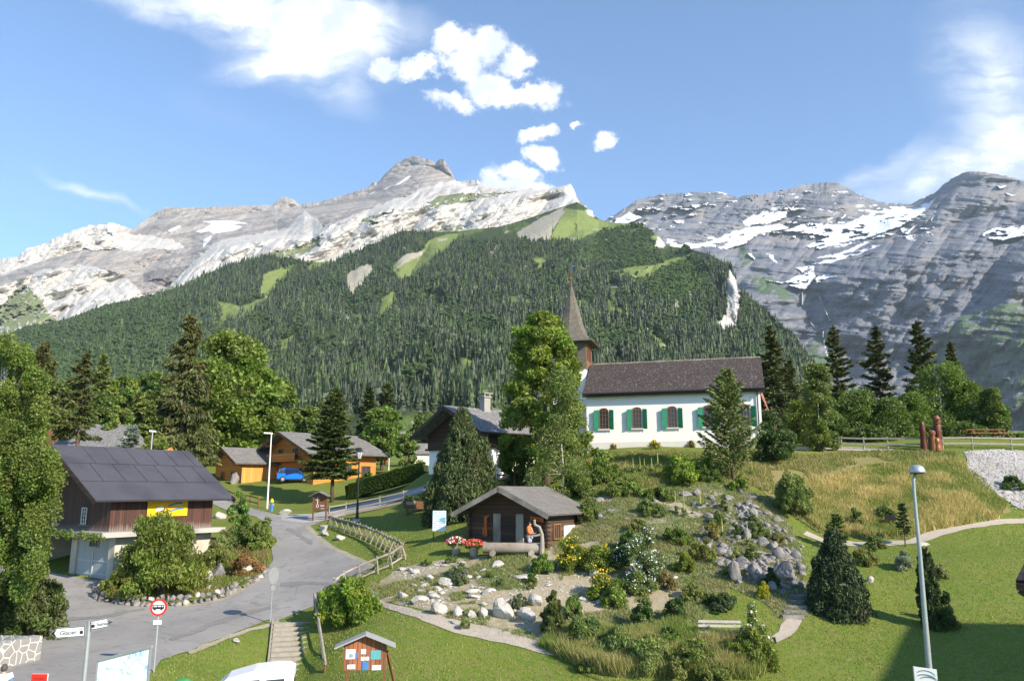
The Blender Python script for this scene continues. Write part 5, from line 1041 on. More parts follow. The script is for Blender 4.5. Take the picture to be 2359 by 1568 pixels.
pine(1062, 57, 934, 158, 'tall dense stone pine between the dark chalet and the log cabin', (.072, .098, .038), 90000, .085, 420, bot=1200, leaders=[(48, 1015, 80, 70), (-42, 1040, 70, 50)], name='stone_pine')
broadleaf(1258, 60, 726, 190, 'airy ash tree in front of the church tower', (.175, .235, .04), 1075, 30000, .15, 150, 'ash_tree', 'egg', cr=.105, up=-.3, nl=34, asp=2.2, lobes=[(-60, 900, 90, 14), (75, 1000, 120, 22), (-50, 740, 60, 8), (30, 730, 50, 8)])
broadleaf(1296, 55, 850, 175, 'fine-leaved birch in front of the ash, right of the log cabin roof', (.150, .19, .055), 1165, 26000, .085, 110, 'birch_tree', 'cone', M_birch, .07, cr=.14, up=-.4, nl=24)
broadleaf(1186, 61, 1000, 92, 'small maple beside the wooden steps of the dark chalet', (.10, .155, .03), 1095, 5000, .17, 40, 'maple_tree')
conifer(1112, 60, 1090, 34, 'tiny conifer left of the wooden steps', (.06, .08, .03), bot=1140, ls=.12)
conifer(1690, 56, 848, 128, 'young mountain pine with upturned tips in front of the chapel wall', (.125, .165, .06), bot=1085, rag=.55, pw=.58, gap=.42, droop=-.55, nb=6, dens=.9, ls=.11, name='pine_tree', tw=.85)
shrub(1800, 1058, 100, 96, 'dark green bush at the right corner of the chapel', (.04, .07, .025), 8000, .11, 'shrub', 50, Y=60, up=.8, asp=2.2)
for a in [(1796,86,750,104,'big dark spruce touching the right end of the chapel roof',{}),(1838,90,830,84,'lower dark spruce right behind the one at the chapel roof',{}),(1950,95,748,74,'narrow spruce second in the row, seen against the grey cliffs',{}),(2050,96,752,92,'wide ragged spruce third in the row, against the grey cliffs',{}),(2150,91,738,94,'tallest layered spruce of the row, behind the carved logs',{}),(2226,93,788,52,'spruce tip poking out above the aspens, farthest right of the row',{})]:
    conifer(a[0], a[1], a[2], a[3]*1.15, a[4], (.055, .074, .024), bot=1030, rag=.5, pw=.72, gap=.72, nb=7, dens=1.0, hang=.10, topcol=(.085, .085, .028), group='spruces behind the plateau')
for a in [(1900,64,838,76,'slim silvery poplar right of the chapel spruces',(.14,.18,.06)),(1862,68,922,84,'bushy poplar in front of the chapel spruces',(.11,.15,.03)),(1985,71,898,110,'young birch between the second and third spruce',(.10,.145,.035)),(2058,70,915,100,'young birch below the wide ragged spruce',(.095,.135,.038)),(2115,71,905,90,'young birch left of the carved logs',(.11,.16,.035)),
          (2192,76,828,124,'tall aspen behind the tallest carved log',(.12,.175,.035)),(2258,76,868,100,'broad aspen above the picnic table',(.115,.165,.035)),(2312,73,895,62,'last birch before the open valley, right of the picnic table',(.115,.155,.045)),(2362,75,1000,60,'low bush tree cut by the right edge beside the fence',(.08,.13,.035)),(1930,69,960,80,'low birch behind the left part of the plateau fence',(.08,.12,.03)),(2020,67,985,90,'low bushy birch right behind the middle of the plateau fence',(.07,.11,.03)),(2230,71,975,110,'low aspen thicket behind the picnic table',(.07,.115,.03))]:
    broadleaf(a[0], a[1], a[2], a[3]*1.25, a[4], a[5], 1040, 11000, .14, 80, 'young_tree', 'column', M_birch, .06, 'young trees behind the plateau fence', cr=.16, nl=10)
shrub(1904, 1042, 62, 62, 'round green bush at the left end of the plateau fence', (.11, .15, .03), 3500, .10, Y=62.5)
pine(1912, 38.5, 1213, 140, 'broad dark dwarf pine beside the stone steps on the lawn', (.050, .075, .034), 80000, .055, 340, bot=1432, leaders=[(-38, 1290, 60, 50), (40, 1320, 60, 50)], name='dwarf_pine')
conifer(1921, 47, 1184, 42, 'small bright spruce just behind the broad dwarf pine', (.06, .10, .025), bot=1240, ls=.09)
pine(2116, 36.8, 1255, 56, 'tall narrow thuja column beside the foreground lamp post', (.045, .068, .02), 34000, .045, 170, 'column', 1432, name='thuja', up=2.5)
pine(2153, 37.2, 1360, 34, 'short pointed thuja right of the lamp post', (.045, .068, .02), 9000, .045, 60, 'column', 1438, name='thuja', up=2.5)
shrub(2164, 1448, 62, 50, 'ball-shaped dark box bush at the foot of the thujas', (.045, .072, .02), 7000, .055, 'shrub', 60)
conifer(2075, 47.5, 1158, 24, 'slim young conifer in the dry grass beside the dark plaque', (.06, .09, .04), bot=1222, ls=.08)
conifer(1548, 52, 1155, 44, 'little fir on the path edge below the chapel bushes', (.09, .14, .03), bot=1208, ls=.08, droop=-.2)
# ================================================================== shrubs and flowers
SH = [(365,1372,200,165,'large elder bush hiding the banner, base lost in leaves',(.115,.15,.028),16000,.10,90),(390,1250,90,110,'upper part elder bush reaching over the banner',(.105,.15,.028),5000,.11,40),(290,1375,110,70,'low bush with small yellow leaves at the end of the rock wall',(.14,.155,.03),6000,.085,50),
 (548,1262,62,112,'young maple shrub at the barn corner by the road bend',(.085,.15,.03),5000,.11,40),(596,1262,76,62,'pale willow bush overhanging the road bend',(.13,.17,.04),5000,.08,40),(565,1322,70,44,'reddish brown grass clump on the rocky bank by the road',(.22,.12,.05),3500,.07,30),(500,1300,80,48,'light green weeds between the rocks left of the road bend',(.15,.17,.05),3500,.07,30),
 (805,1430,132,84,'dense leafy rose bush at the top of the stairs',(.13,.20,.025),12000,.085,80),(1275,1462,66,82,'dark brown-green heath bush at the end of the boulder row',(.07,.085,.025),5000,.055,40),(1345,1492,110,78,'bushy green perennials right of the heath bush',(.12,.165,.05),8000,.065,60),(1425,1520,110,80,'meadow plants with small white heads beside the garden path end',(.14,.18,.06),7000,.06,60),
 (1250,1318,60,36,'broad-leaved green clump right of the trough',(.10,.17,.03),3000,.075,30),(1225,1345,28,24,'small spiky green plant among the pale rocks',(.09,.15,.03),900,.06,10),(1415,1395,66,50,'leafy yellow-tipped perennials above the bench garden',(.14,.19,.04),4000,.075,36),(1482,1452,60,64,'dark green bush left of the bench',(.07,.11,.03),4000,.07,36),(1555,1432,56,52,'dark spreading bush above the bench',(.06,.10,.03),4000,.07,36),
 (1662,1398,86,30,'low spreading dark dwarf pine on the small lawn',(.05,.075,.035),5000,.06,40),(1578,1316,54,40,'tuft of arching yellow-green grass in the flower bed',(.15,.18,.03),3000,.06,26),(1777,1350,44,30,'flat dark juniper on the rocks left of the stone steps',(.035,.055,.02),2600,.05,24),(1681,1330,28,26,'small dark round conifer among the grey rocks',(.05,.085,.02),1500,.05,16),(1694,1238,34,28,'dark round dwarf conifer high in the rock garden',(.05,.08,.025),1600,.05,16),
 (1732,1292,32,34,'bright small dwarf spruce in the middle of the rocks',(.11,.14,.03),1600,.05,16),(1666,1180,22,34,'narrow dark dwarf conifer at the top of the rocks',(.05,.08,.025),1400,.05,14),(1760,1376,28,30,'golden yellow dwarf conifer at the foot of the grey rocks',(.34,.33,.02),2200,.05,20),(1825,1180,96,76,'wide bush on the bank right of the rock garden',(.12,.155,.045),8000,.08,60),
 (1570,1112,84,56,'bright yellow-green bush below the chapel hatch',(.15,.22,.03),6000,.09,50),(1625,1105,60,50,'green bush left of the young mountain pine',(.11,.16,.035),4000,.09,36),(1392,1112,70,64,'bush with a few rusty leaves right of the birch',(.12,.165,.035),6000,.09,50),(1440,1140,80,34,'low green perennials on the slope below the chapel',(.13,.18,.04),4000,.08,40),(1520,1150,70,30,'grassy green tuft row under the mullein stalks',(.12,.16,.04),3500,.07,34),
 (1640,1110,40,28,'small dark-leaved shrub on the bare bank',(.08,.12,.03),1600,.08,16),(1700,1130,44,32,'fresh green fern clump on the bank above the rocks',(.12,.19,.03),2200,.07,20),(1495,1185,70,30,'mixed green cushion plants beside the upper gravel path',(.12,.16,.05),3000,.065,30),(1470,1225,54,26,'pale green weeds left of the small lawn path',(.16,.17,.06),2200,.06,22),(1560,1250,70,28,'low green cover under the small lawn edge',(.10,.15,.03),2600,.06,26),
 (1200,1180,0,0,'',0,0,0,0),(1620,1290,60,40,'wiry yellowish herbs left of the grey rocks',(.17,.17,.05),2800,.05,30),(1640,1245,44,44,'orange-tinged herbs at the left edge of the rocks',(.20,.17,.05),2000,.05,22),(1990,1300,60,34,'yellowish wild grass clump behind the dwarf pine',(.17,.17,.05),2600,.065,26),(2015,1262,50,26,'wild flowers edging the lower gravel path',(.13,.16,.05),2000,.065,20),(2085,1310,54,30,'silvery grey cushion shrub left of the thuja column',(.22,.25,.20),2400,.06,24),
 (2040,1200,50,34,'green herbs under the dark plaque on the bank',(.10,.14,.04),2200,.07,22),(1975,1215,40,40,'dark green shrub on the bank behind the path fork',(.06,.10,.03),2000,.07,20),(2330,1125,50,26,'dark low bush on the rubble at the right edge',(.06,.10,.03),1800,.08,20),(1730,1535,100,90,'tall yellow-green herbs right of the bench',(.15,.18,.035),8000,.06,60),(1600,1545,120,70,'wild meadow clump in front of the bench',(.13,.16,.045),8000,.06,60),(1500,1540,120,84,'tall pale meadow herbs at the lower garden edge',(.15,.18,.06),8000,.055,60),
 (1350,1545,60,24,'low grass tuft at the end of the gravel path',(.16,.18,.05),2000,.05,20),(1740,1520,0,0,'',0,0,0,0),(1070,1448,22,40,'small white-flowering sapling standing on the lawn edge',(.13,.18,.05),700,.055,10),(1060,1330,44,30,'lavender clump below the flower pots',(.12,.15,.06),1800,.05,18),(1150,1350,30,18,'little green cushion in the gravel between pale rocks',(.09,.13,.05),800,.05,10),(985,1300,40,10,'flat green mat at the top left of the rock bed',(.12,.17,.04),900,.05,10),(1040,1295,30,14,'pale green mat below the white flower clump',(.13,.17,.06),700,.05,10),
 (1195,1400,44,26,'grey-green lavender cushion behind the biggest boulder',(.10,.12,.07),1600,.045,18),(1130,1330,24,14,'small green tuft left of centre in the rock bed',(.10,.15,.04),500,.05,8),(2165,1330,50,22,'wispy grey plants right of the thuja column',(.18,.19,.08),1500,.06,18),(1195,1130,60,40,'dark leafy shrub under the wooden steps',(.06,.10,.025),3000,.1,30),(1330,1140,80,50,'green undergrowth at the foot of the birch',(.10,.14,.035),5000,.09,50),(1355,1195,60,40,'green weeds on the slope right of the cabin roof',(.12,.16,.045),3000,.07,30)]
for a in [(1400,1500,70,44,'pale feathery weeds between the heath bush and the meadow',(.17,.20,.07),4000,.06,40),(1540,1490,60,50,'tall green nettles left of the bench',(.12,.18,.04),4000,.06,40),(1650,1560,90,40,'low wild flowers below the bench at the garden edge',(.16,.19,.06),4000,.06,40),(1450,1270,60,40,'dark green leafy clump behind the white daisies',(.09,.14,.04),3500,.07,34),(1535,1355,60,34,'reddish brown seed heads right of the daisies',(.20,.15,.07),2500,.055,30),(1600,1380,60,30,'low yellowish herbs above the small lawn',(.18,.19,.06),2500,.055,30),(1320,1420,50,40,'green leafy clump between the heath bush and yellow flowers',(.12,.17,.045),3000,.065,30),(1750,1240,44,30,'green tuft between the upper grey rocks',(.14,.18,.05),1800,.055,20),(1700,1290,30,24,'bright tuft in a gap of the grey rocks',(.16,.19,.06),1200,.05,16),(1790,1260,40,30,'yellow-brown herbs on the right side of the rock garden',(.20,.18,.07),1800,.055,20),(1650,1210,46,30,'green cushion at the top left of the rock garden',(.12,.17,.05),1800,.055,20),(1730,1215,40,26,'grey-green cushion below the top rocks',(.14,.16,.08),1600,.055,18)]+SH:
    if a[2]: shrub(a[0], a[1], a[2], a[3]*(.92 if a[1] < 1470 else .68), a[4], a[5], int(a[6]*1.1), a[7], k=int(a[8]*1.7), up=1.3, asp=3.0, cr=.16)
FL = [(1318,1312,84,58,'big clump of yellow daisies right of the trough',(.10,.15,.03),5000,(.80,.55,.01),420,.10),(1375,1318,70,60,'second yellow flower clump beside the white daisies',(.11,.16,.03),4500,(.78,.52,.01),230,.10),(1385,1378,76,46,'orange-yellow flower patch lower in the bed',(.12,.17,.03),4000,(.80,.45,.01),150,.09),(1430,1310,56,56,'green perennials dotted with white left of the tall daisies',(.09,.14,.035),3500,(.85,.83,.85),160,.08),
      (1488,1340,84,100,'tall mass of white daisies in the middle of the garden',(.12,.16,.06),6500,(.88,.86,.86),720,.085),(1470,1365,70,50,'short white daisies in front of the tall mass',(.12,.16,.05),3500,(.88,.86,.86),220,.08),(1048,1322,30,16,'low white flower cushion below the left flower pot',(.12,.16,.06),800,(.88,.86,.88),120,.06),(1062,1346,34,34,'purple lavender clump among pale rocks',(.11,.14,.06),1600,(.36,.22,.48),130,.06),
      (532,1268,56,56,'pink fireweed spikes on the rocky bank',(.12,.16,.05),2600,(.55,.16,.36),130,.08),(1222,1355,20,10,'magenta flower mat on the bed',(.12,.15,.05),400,(.6,.05,.3),70,.05),(1738,1506,60,90,'creamy white flower spikes beside the bench',(.14,.18,.05),4500,(.86,.84,.68),260,.10),(1412,1034,16,12,'red and orange flowers at the left foot of the chapel wall',(.10,.15,.03),500,(.8,.15,.03),60,.10),
      (1507,1034,28,18,'yellow-orange flowers in front of the chapel hatch',(.12,.17,.03),800,(.85,.5,.03),90,.10),(1592,1030,22,14,'small red flowers at the chapel wall right of the hatch',(.12,.17,.03),500,(.75,.15,.12),40,.10),(2030,1195,34,26,'wild pink and white blossoms on the dry bank',(.10,.14,.04),1500,(.75,.45,.55),50,.07)]
for a in FL: shrub(a[0], a[1], a[2], a[3], a[4], a[5], a[6], .06, 'flowers', 34, 'dome', (a[7], a[8]), up=.9, asp=2.2, cat='flowers', fl_s=a[9])
# mullein stalks
M_mull = pmat('mullein_spike', (.42, .40, .10), (.28, .30, .08), 20, .9)
def mullein(px, py, h, label):
    p = g1(px, py); H = h*p[1]/FPX; e = empty('mullein', p, 0, label, 'plant', 'mullein stalks in the alpine garden')
    MB().tube([(0, 0, -.05), (.01, 0, H*.5), (0, .01, H)], [.02, .035, .012], n=6, wob=.2).build('flower_spike', M_mull, e)
    c = np.stack([rng.normal(0, .10, 50), rng.normal(0, .10, 50), rng.uniform(.03, H*.35, 50)], -1); V, F, C = leaves(c, .11, (.15, .19, .08), 0, 2.2); fast('leaf_rosette', V, F, M_leaf, e, col=C)
mp = [(1441,1088,26),(1458,1090,36),(1474,1086,34),(1484,1084,28),(1501,1090,36),(1515,1080,40),(1692,1098,44),(1732,1094,34),(1556,1184,52),(1576,1192,62),(1613,1172,46),(2027,1250,60),(1723,1262,56),(1664,1240,46)]
for i, (a, b, c) in enumerate(mp):
    if i < 6: lb = 'slender yellow mullein stalk on the grass slope below the chapel windows'
    else: lb = {6:'tall mullein stalk in front of the young mountain pine', 7:'mullein stalk between the mountain pine and the dark corner bush', 8:'left mullein of the three above the small lawn', 9:'tallest mullein, middle of the three above the small lawn', 10:'right mullein of the three above the small lawn', 11:'lone mullein where the gravel path forks on the right', 12:'mullein spike rising from the middle of the grey rocks', 13:'mullein spike at the left edge of the grey rocks'}[i]
    mullein(a, b, c, lb)
# clipped hedge
a = gY(806, 84); b = gY(975, 79); dv = b-a; n = 26000; tt = rng.uniform(0, 1, n); hh_ = 34*80/FPX
c = a+dv*tt[:, None]; fx = rng.integers(0, 3, n); off = rng.uniform(-1, 1, n); c[:, 1] += np.where(fx == 0, -.9, np.where(fx == 1, off*.9, off*.9)); c[:, 2] += np.where(fx == 1, hh_, rng.uniform(0, hh_, n))+fbm(tt*9, tt*0, 3, 7)*.3
e = empty('hedge', a, 0, 'clipped dark green hedge between the large chalet and the dark chalet', 'hedge'); V, F, C = leaves(c-a, .16, (.06, .10, .018), .3); fast('foliage', V, F, M_leaf, e, col=C)
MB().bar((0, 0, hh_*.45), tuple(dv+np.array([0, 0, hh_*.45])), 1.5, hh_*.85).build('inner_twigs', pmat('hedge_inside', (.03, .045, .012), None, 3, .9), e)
# ------------------------------------------------------------------ grass (nobody could count it)
def blades(name, label, w_, n, h, col, col2=None, wd=.02, lean=.35, mask=None):
    p = inside(w_, n)
    if mask is not None: p = p[mask(p)]
    n = len(p); z = zt(p[:, 0], p[:, 1]); cl = fbm(p[:, 0]*.7, p[:, 1]*.7, 4, 88)*2; H = h*rng.uniform(.5, 1.3, n)*(1+.5*cl); a = rng.uniform(0, 6.28, n); d = np.stack([np.cos(a), np.sin(a)], -1); l = rng.normal(0, lean, (n, 2))*H[:, None]
    B0 = np.c_[p-d*wd, z-.01]; B1 = np.c_[p+d*wd, z-.01]; T = np.c_[p+l, z+H]; V = np.stack([B0, B1, T], 1).reshape(-1, 3)
    f = np.clip(.42+cl+1.2*fbm(p[:, 0]*.16, p[:, 1]*.16, 3, 89)+rng.normal(0, .25, n), 0, 1)[:, None]; C = np.array(col)*(1-f)+np.array(col2 or col)*f; C = C*1.25*rng.uniform(.75, 1.25, (n, 1))
    o = fast(name, V, np.arange(3*n).reshape(n, 3), M_leaf, col=np.repeat(C, 3, 0)); tag(o, label, 'grass', kind='stuff'); return o
NEAR = np.array([[-27, 27.5], [27, 27.5], [46, 62], [-46, 62]])
def turf(p):
    a_, b_ = p[:, 0], p[:, 1]; ok = ~pip(W_ROAD, a_, b_) & ~pip(W_GARD, a_, b_) & ~pip(W_BANK, a_, b_) & ~pip(W_SCREE, a_, b_)
    for w_ in W_PATHS: ok &= ~pip(w_, a_, b_)
    return ok
blades('lawn_grass', 'short mown grass of the lawns', NEAR, 330000, .06, (.110, .185, .026), (.225, .225, .06), .024, mask=turf)
W_L5 = poly_w([(1380,1040),(1840,1045),(1840,1062),(1560,1065),(1380,1062)], 20); blades('lawn_grass', 'grass strip along the chapel', W_L5, 26000, .12, (.12, .17, .03), (.18, .20, .05), .035)
blades('dry_grass', 'tall dry golden grass covering the right hand bank', poly_w([(1840,1120),(2000,1075),(2215,1060),(2240,1110),(2320,1160),(2300,1196),(2150,1222),(2080,1236),(1960,1236),(1890,1222),(1850,1190)], 20), 85000, .45, (.19, .22, .05), (.54, .41, .18), .03, .35)
blades('rough_grass', 'rough green and brown grass on the slope below the plateau', W_BANK, 80000, .24, (.15, .185, .04), (.30, .24, .10), .03, .4, mask=lambda p: fbm(p[:, 0]*.4, p[:, 1]*.4, 4, 99) > -.12)
W_WILD = poly_w([(1330,1450),(1450,1470),(1560,1440),(1640,1470),(1760,1480),(1780,1540),(1740,1566),(1560,1562),(1420,1560),(1350,1545),(1240,1490)], 20); blades('wild_meadow', 'wild uncut meadow plants around the white bench', W_WILD, 95000, .55, (.17, .22, .05), (.34, .29, .12), .022, .28)
blades('garden_cover', 'low herbs and weeds creeping between the garden rocks', W_GARD, 170000, .17, (.15, .19, .05), (.27, .24, .11), .022, .7, mask=lambda p: (fbm(p[:, 0]*.45, p[:, 1]*.45, 4, 100)+(.18*(p[:, 0] > 2.5)-.03)) > .0)
blades('bank_cover', 'weeds growing over the rocky bank by the barn', poly_w([(240,1360),(300,1300),(470,1290),(520,1240),(620,1250),(615,1320),(560,1345),(480,1372),(330,1380)], 15), 26000, .22, (.14, .16, .035), (.24, .17, .08), .03, .5)
# ------------------------------------------------------------------ rocks
def rock_proto(seed, ang=1.0):
    import bmesh
    r = np.random.default_rng(seed); bm = bmesh.new(); bmesh.ops.create_icosphere(bm, subdivisions=3, radius=1); D = np.array([v.co[:] for v in bm.verts]); D /= np.linalg.norm(D, axis=1)[:, None]
    F = np.array([[v.index for v in f.verts] for f in bm.faces]); bm.free()
    N = r.normal(size=(9, 3)); N /= np.linalg.norm(N, axis=1)[:, None]; off = r.uniform(.42, .92, 9)
    q = off[None]/np.maximum(D@N.T, 1e-3); q[(D@N.T) <= 0] = 9; rad = np.minimum(q.min(1), 1.0)
    V = D*rad[:, None]; V = V+D*(fbm(D[:, 0]*3+seed, D[:, 1]*3+D[:, 2]*2.3, 4, seed)*.16)[:, None]; return V, F
M_rock_pale = pmat('pale_limestone_rock', (.44, .41, .36), (.29, .27, .245), 2.2, .95, 1.0, c3=(.52, .49, .45), detail=8)
M_rock_grey = pmat('grey_rock', (.225, .22, .22), (.085, .082, .085), 3.4, .95, 1.2, c3=(.27, .255, .24), detail=8)
M_rock_wall = pmat('dark_wall_rock', (.19, .175, .168), (.115, .105, .10), 2.5, .95, 1.0, c3=(.27, .25, .235), detail=8)
RP = {}
for nm, mt in (('pale', M_rock_pale), ('grey', M_rock_grey), ('wall', M_rock_wall)):
    RP[nm] = []
    for s_ in range(9):
        V, F = rock_proto(s_*7+{'pale': 1, 'grey': 100, 'wall': 200}[nm]); me = bpy.data.meshes.new('rock_mesh'); me.from_pydata(V.tolist(), [], F.tolist()); me.materials.append(mt); RP[nm].append(me)
def rock(kind, p, w_, d_, h_, label, group=None, sink=.3, name='rock', tilt=.25):
    o = bpy.data.objects.new(name, random.choice(RP[kind])); COL.objects.link(o); o.location = (float(p[0]), float(p[1]), float(p[2])+h_*(.5-sink)); o.scale = (w_/2, d_/2, h_/2)
    o.rotation_euler = (random.uniform(-tilt, tilt), random.uniform(-tilt, tilt), random.uniform(-.9, .9)); return tag(o, label, 'rock', group)
def rpx(kind, px, py, wpx, hpx, label, group=None, **k):
    p = g1(px, py); s_ = p[1]/FPX; return rock(kind, p+np.array([0, wpx*s_*.3, 0]), wpx*s_*1.08, wpx*s_*random.uniform(.65, .95), hpx*s_*1.35, label, group, **k)
for a in [('pale',1158,1430,56,46,'largest pale boulder at the lower edge of the garden path'),('pale',1213,1430,60,26,'long low grey boulder right of the largest pale boulder'),('pale',1010,1417,38,32,'rounded pale boulder at the left end of the boulder row'),('pale',1054,1422,34,28,'second pale boulder from the left in the row by the path'),('pale',1085,1425,26,22,'yellowish square boulder, third in the row by the path'),('pale',1110,1424,26,26,'pointed small boulder between the square one and the largest boulder'),
          ('pale',968,1392,44,18,'flat pale slab lying left of the boulder row'),('pale',927,1380,24,18,'brownish cube-shaped rock at the left corner of the rock bed'),('pale',1030,1352,46,24,'angular slab in the middle of the rock bed'),('pale',1232,1400,40,30,'grey boulder partly hidden by the heath bush'),('pale',1208,1337,66,13,'long flat stone below the broad-leaved clump'),('pale',1370,1332,30,22,'upright flat rock between the yellow and white flowers'),
          ('grey',425,1352,58,60,'tall pointed grey boulder on the bank by the barn'),('grey',352,1350,54,36,'broad rounded grey boulder left of the tall pointed one'),('pale',562,1322,52,22,'long whitish boulder leaning on the bank right of the grey ones'),('grey',498,1330,36,38,'tilted grey slab above the rock wall'),('pale',470,1345,34,30,'pale blocky boulder right of the tall pointed one'),('pale',592,1268,26,9,'flat whitish stone by the road bend under the willow'),('pale',540,1255,34,20,'grey-white boulder half hidden behind the fireweed'),
          ('pale',502,1195,34,20,'brown boulder at the barn corner beside the road'),('pale',656,1185,28,12,'white double boulder on the lawn near the blue hydrant'),('pale',742,1222,34,16,'larger flat boulder under the notice kiosk'),('pale',746,1235,26,14,'white boulder in front of the flat one by the kiosk'),('pale',778,1245,30,14,'white boulder lying alone on the grass by the road'),('wall',538,1115,20,28,'tall brownish boulder left of the garage wing'),('pale',556,1108,14,18,'white stone beside the tall brownish boulder'),
          ('pale',541,1480,24,9,'flat grey stone sunk in the grass left of the stairs'),('pale',2008,1342,16,14,'pale stone on the grass right of the dwarf pine'),('pale',2130,1258,40,8,'flat stone slab beside the right hand path'),('grey',1815,1345,42,50,'large upright slab at the right edge of the rock garden'),('grey',1745,1340,34,56,'steep pointed slab in the lower rocks'),('grey',1700,1345,30,52,'narrow standing slab left of the steep pointed one')]:
    rpx(*a, sink=.22)
for i, (px, py) in enumerate([(1832,1398),(1828,1409),(1824,1420),(1836,1386),(1842,1374)]):
    p = g1(px, py); o = MB().box(-.5, .5, -.22, .22, -.15, .06).build('stone_step', M_rock_grey); o.location = p+np.array([0, 0, .05]); o.rotation_euler = (0, 0, .1*i-.2)
    tag(o, ['flat stone step in the middle of the flight beside the dwarf pine', 'second lowest stone step beside the dwarf pine', 'lowest stone step where the short gravel path begins', 'second highest stone step beside the dwarf pine', 'highest stone step, between the slab and the dwarf pine'][i], 'step', 'stone steps beside the dwarf pine')
wl = [(212,1372),(232,1384),(280,1392),(330,1396),(380,1396),(425,1394),(470,1388),(505,1380),(540,1364),(572,1350),(600,1332),(614,1318)]
ww = G([a for a, b in wl], [b for a, b in wl]); seg = np.r_[0, np.cumsum(np.hypot(*np.diff(ww[:, :2], axis=0).T))]; s_ = 0
while s_ < seg[-1]:
    x_ = np.interp(s_, seg, ww[:, 0]); y_ = np.interp(s_, seg, ww[:, 1]); z_ = float(zt(x_, y_)); w_ = random.uniform(.30, .52)
    for lv in range(2 if s_ < seg[-1]*.75 else 1): rock('wall' if random.random() < .78 else 'pale', (x_+random.uniform(-.05, .05), y_+lv*.18, z_+lv*.30), w_*1.05, w_*.9, random.uniform(.36, .48), 'rough dark block in the dry stone wall along the road bend', 'blocks of the dry stone wall by the road', .18, tilt=.15)
    s_ += w_*.93
FILL = []
def fill(kind, pts, n, smin, smax, label, group, flat=.6, sd=1):
    w_ = poly_w(pts, 30); q = inside(w_, n)
    for x_, y_ in q:
        s2 = smin+(smax-smin)*random.random()**2.2; FILL.append((s2/y_, kind, (x_, y_, float(zt(x_, y_))), s2, flat, label, group))
fill('pale', [(925,1310),(1000,1298),(1110,1290),(1255,1295),(1280,1340),(1250,1400),(1130,1410),(960,1385),(900,1340)], 95, .14, .75, 'pale limestone rock lying in the gravel bed below the log cabin', 'pale rocks of the gravel bed', .55)
fill('pale', [(1300,1330),(1420,1300),(1560,1290),(1620,1340),(1560,1380),(1380,1390),(1280,1400)], 34, .12, .5, 'small pale rock among the flowers in the middle of the garden', 'pale rocks among the flowers', .5)
fill('grey', [(1620,1190),(1700,1160),(1790,1190),(1835,1260),(1850,1330),(1862,1395),(1800,1395),(1750,1370),(1690,1345),(1640,1290),(1610,1230)], 330, .16, .80, 'jagged grey rock in the steep rock garden below the plateau', 'jagged grey rocks of the rock garden', 1.05)
fill('grey', [(1540,1140),(1640,1125),(1760,1140),(1800,1185),(1700,1170),(1600,1190),(1500,1180)], 42, .2, .8, 'grey rock along the top edge of the rock garden', 'grey rocks at the top of the rock garden', .8)
fill('grey', [(1380,1150),(1480,1140),(1540,1170),(1440,1215),(1370,1215)], 26, .18, .7, 'grey rock on the slope right of the log cabin roof', 'grey rocks beside the log cabin', .7)
fill('pale', [(2290,1120),(2358,1125),(2400,1175),(2330,1168)], 26, .2, .7, 'white rubble stone at the foot of the scree by the right edge', 'white stones at the foot of the scree', .6)
fill('pale', [(430,1330),(560,1300),(610,1300),(600,1325),(520,1350),(430,1365)], 24, .2, .7, 'pale rock between the weeds above the dry stone wall', 'pale rocks on the bank by the barn', .7)
FILL.sort(key=lambda a: -a[0]); NR = 292-len([o for o in COL.objects if o.name.startswith('rock')])
for _, kind, p_, s2, flat, label, group in FILL[:NR]: rock(kind, p_, s2*random.uniform(.9, 1.4), s2*random.uniform(.7, 1.1), s2*random.uniform(flat*.6, flat*1.3), label, group, .3)
for kd in ('pale', 'grey'):                          # the many small ones: one mass of rubble per colour
    L = [a for a in FILL[NR:] if a[1] == kd]; L = L+[(a[0], a[1], (a[2][0]+random.uniform(-.6, .6), a[2][1]+random.uniform(-.6, .6), a[2][2]), a[3]*random.uniform(.4, .9), a[4], '', '') for a in L for _ in range(6)]+[(a[0], a[1], (a[2][0]+random.uniform(-.7, .7), a[2][1]+random.uniform(-.7, .7), a[2][2]), a[3]*random.uniform(.15, .4), a[4], '', '') for a in FILL[:NR] if a[1] == kd for _ in range(7)]
    Vs = []; Fs = []; k0 = 0
    import bmesh as _bm
    ic = [np.array([v.co[:] for v in m_.vertices]) for m_ in RP[kd][:4]]; fc = [np.array([p_.vertices[:] for p_ in m_.polygons]) for m_ in RP[kd][:4]]
    for j, (_, _, p_, s2, flat, _, _) in enumerate(L):
        V0 = ic[j % 4]; a_ = random.uniform(0, 6.28); sc_ = np.array([s2*.6, s2*.45, s2*flat*.45]); V1 = V0*sc_; V1 = np.stack([V1[:, 0]*math.cos(a_)-V1[:, 1]*math.sin(a_), V1[:, 0]*math.sin(a_)+V1[:, 1]*math.cos(a_), V1[:, 2]], -1)+np.array([p_[0], p_[1], float(zt(p_[0], p_[1]))+s2*.05]); Vs.append(V1); Fs.append(fc[j % 4]+k0); k0 += len(V0)
    tag(fast('rubble', np.concatenate(Vs), np.concatenate(Fs), {'pale': M_rock_pale, 'grey': M_rock_grey}[kd]), {'pale': 'small pale stones strewn between the larger garden rocks', 'grey': 'small grey stones filling the steep rock garden'}[kd], 'rubble', kind='stuff')
n = 9000; q = inside(W_GARD, n); keep = fbm(q[:, 0]*.5, q[:, 1]*.5, 3, 130) < .05; q = q[keep]; n = len(q); z = zt(q[:, 0], q[:, 1]); s_ = rng.uniform(.02, .06, n)
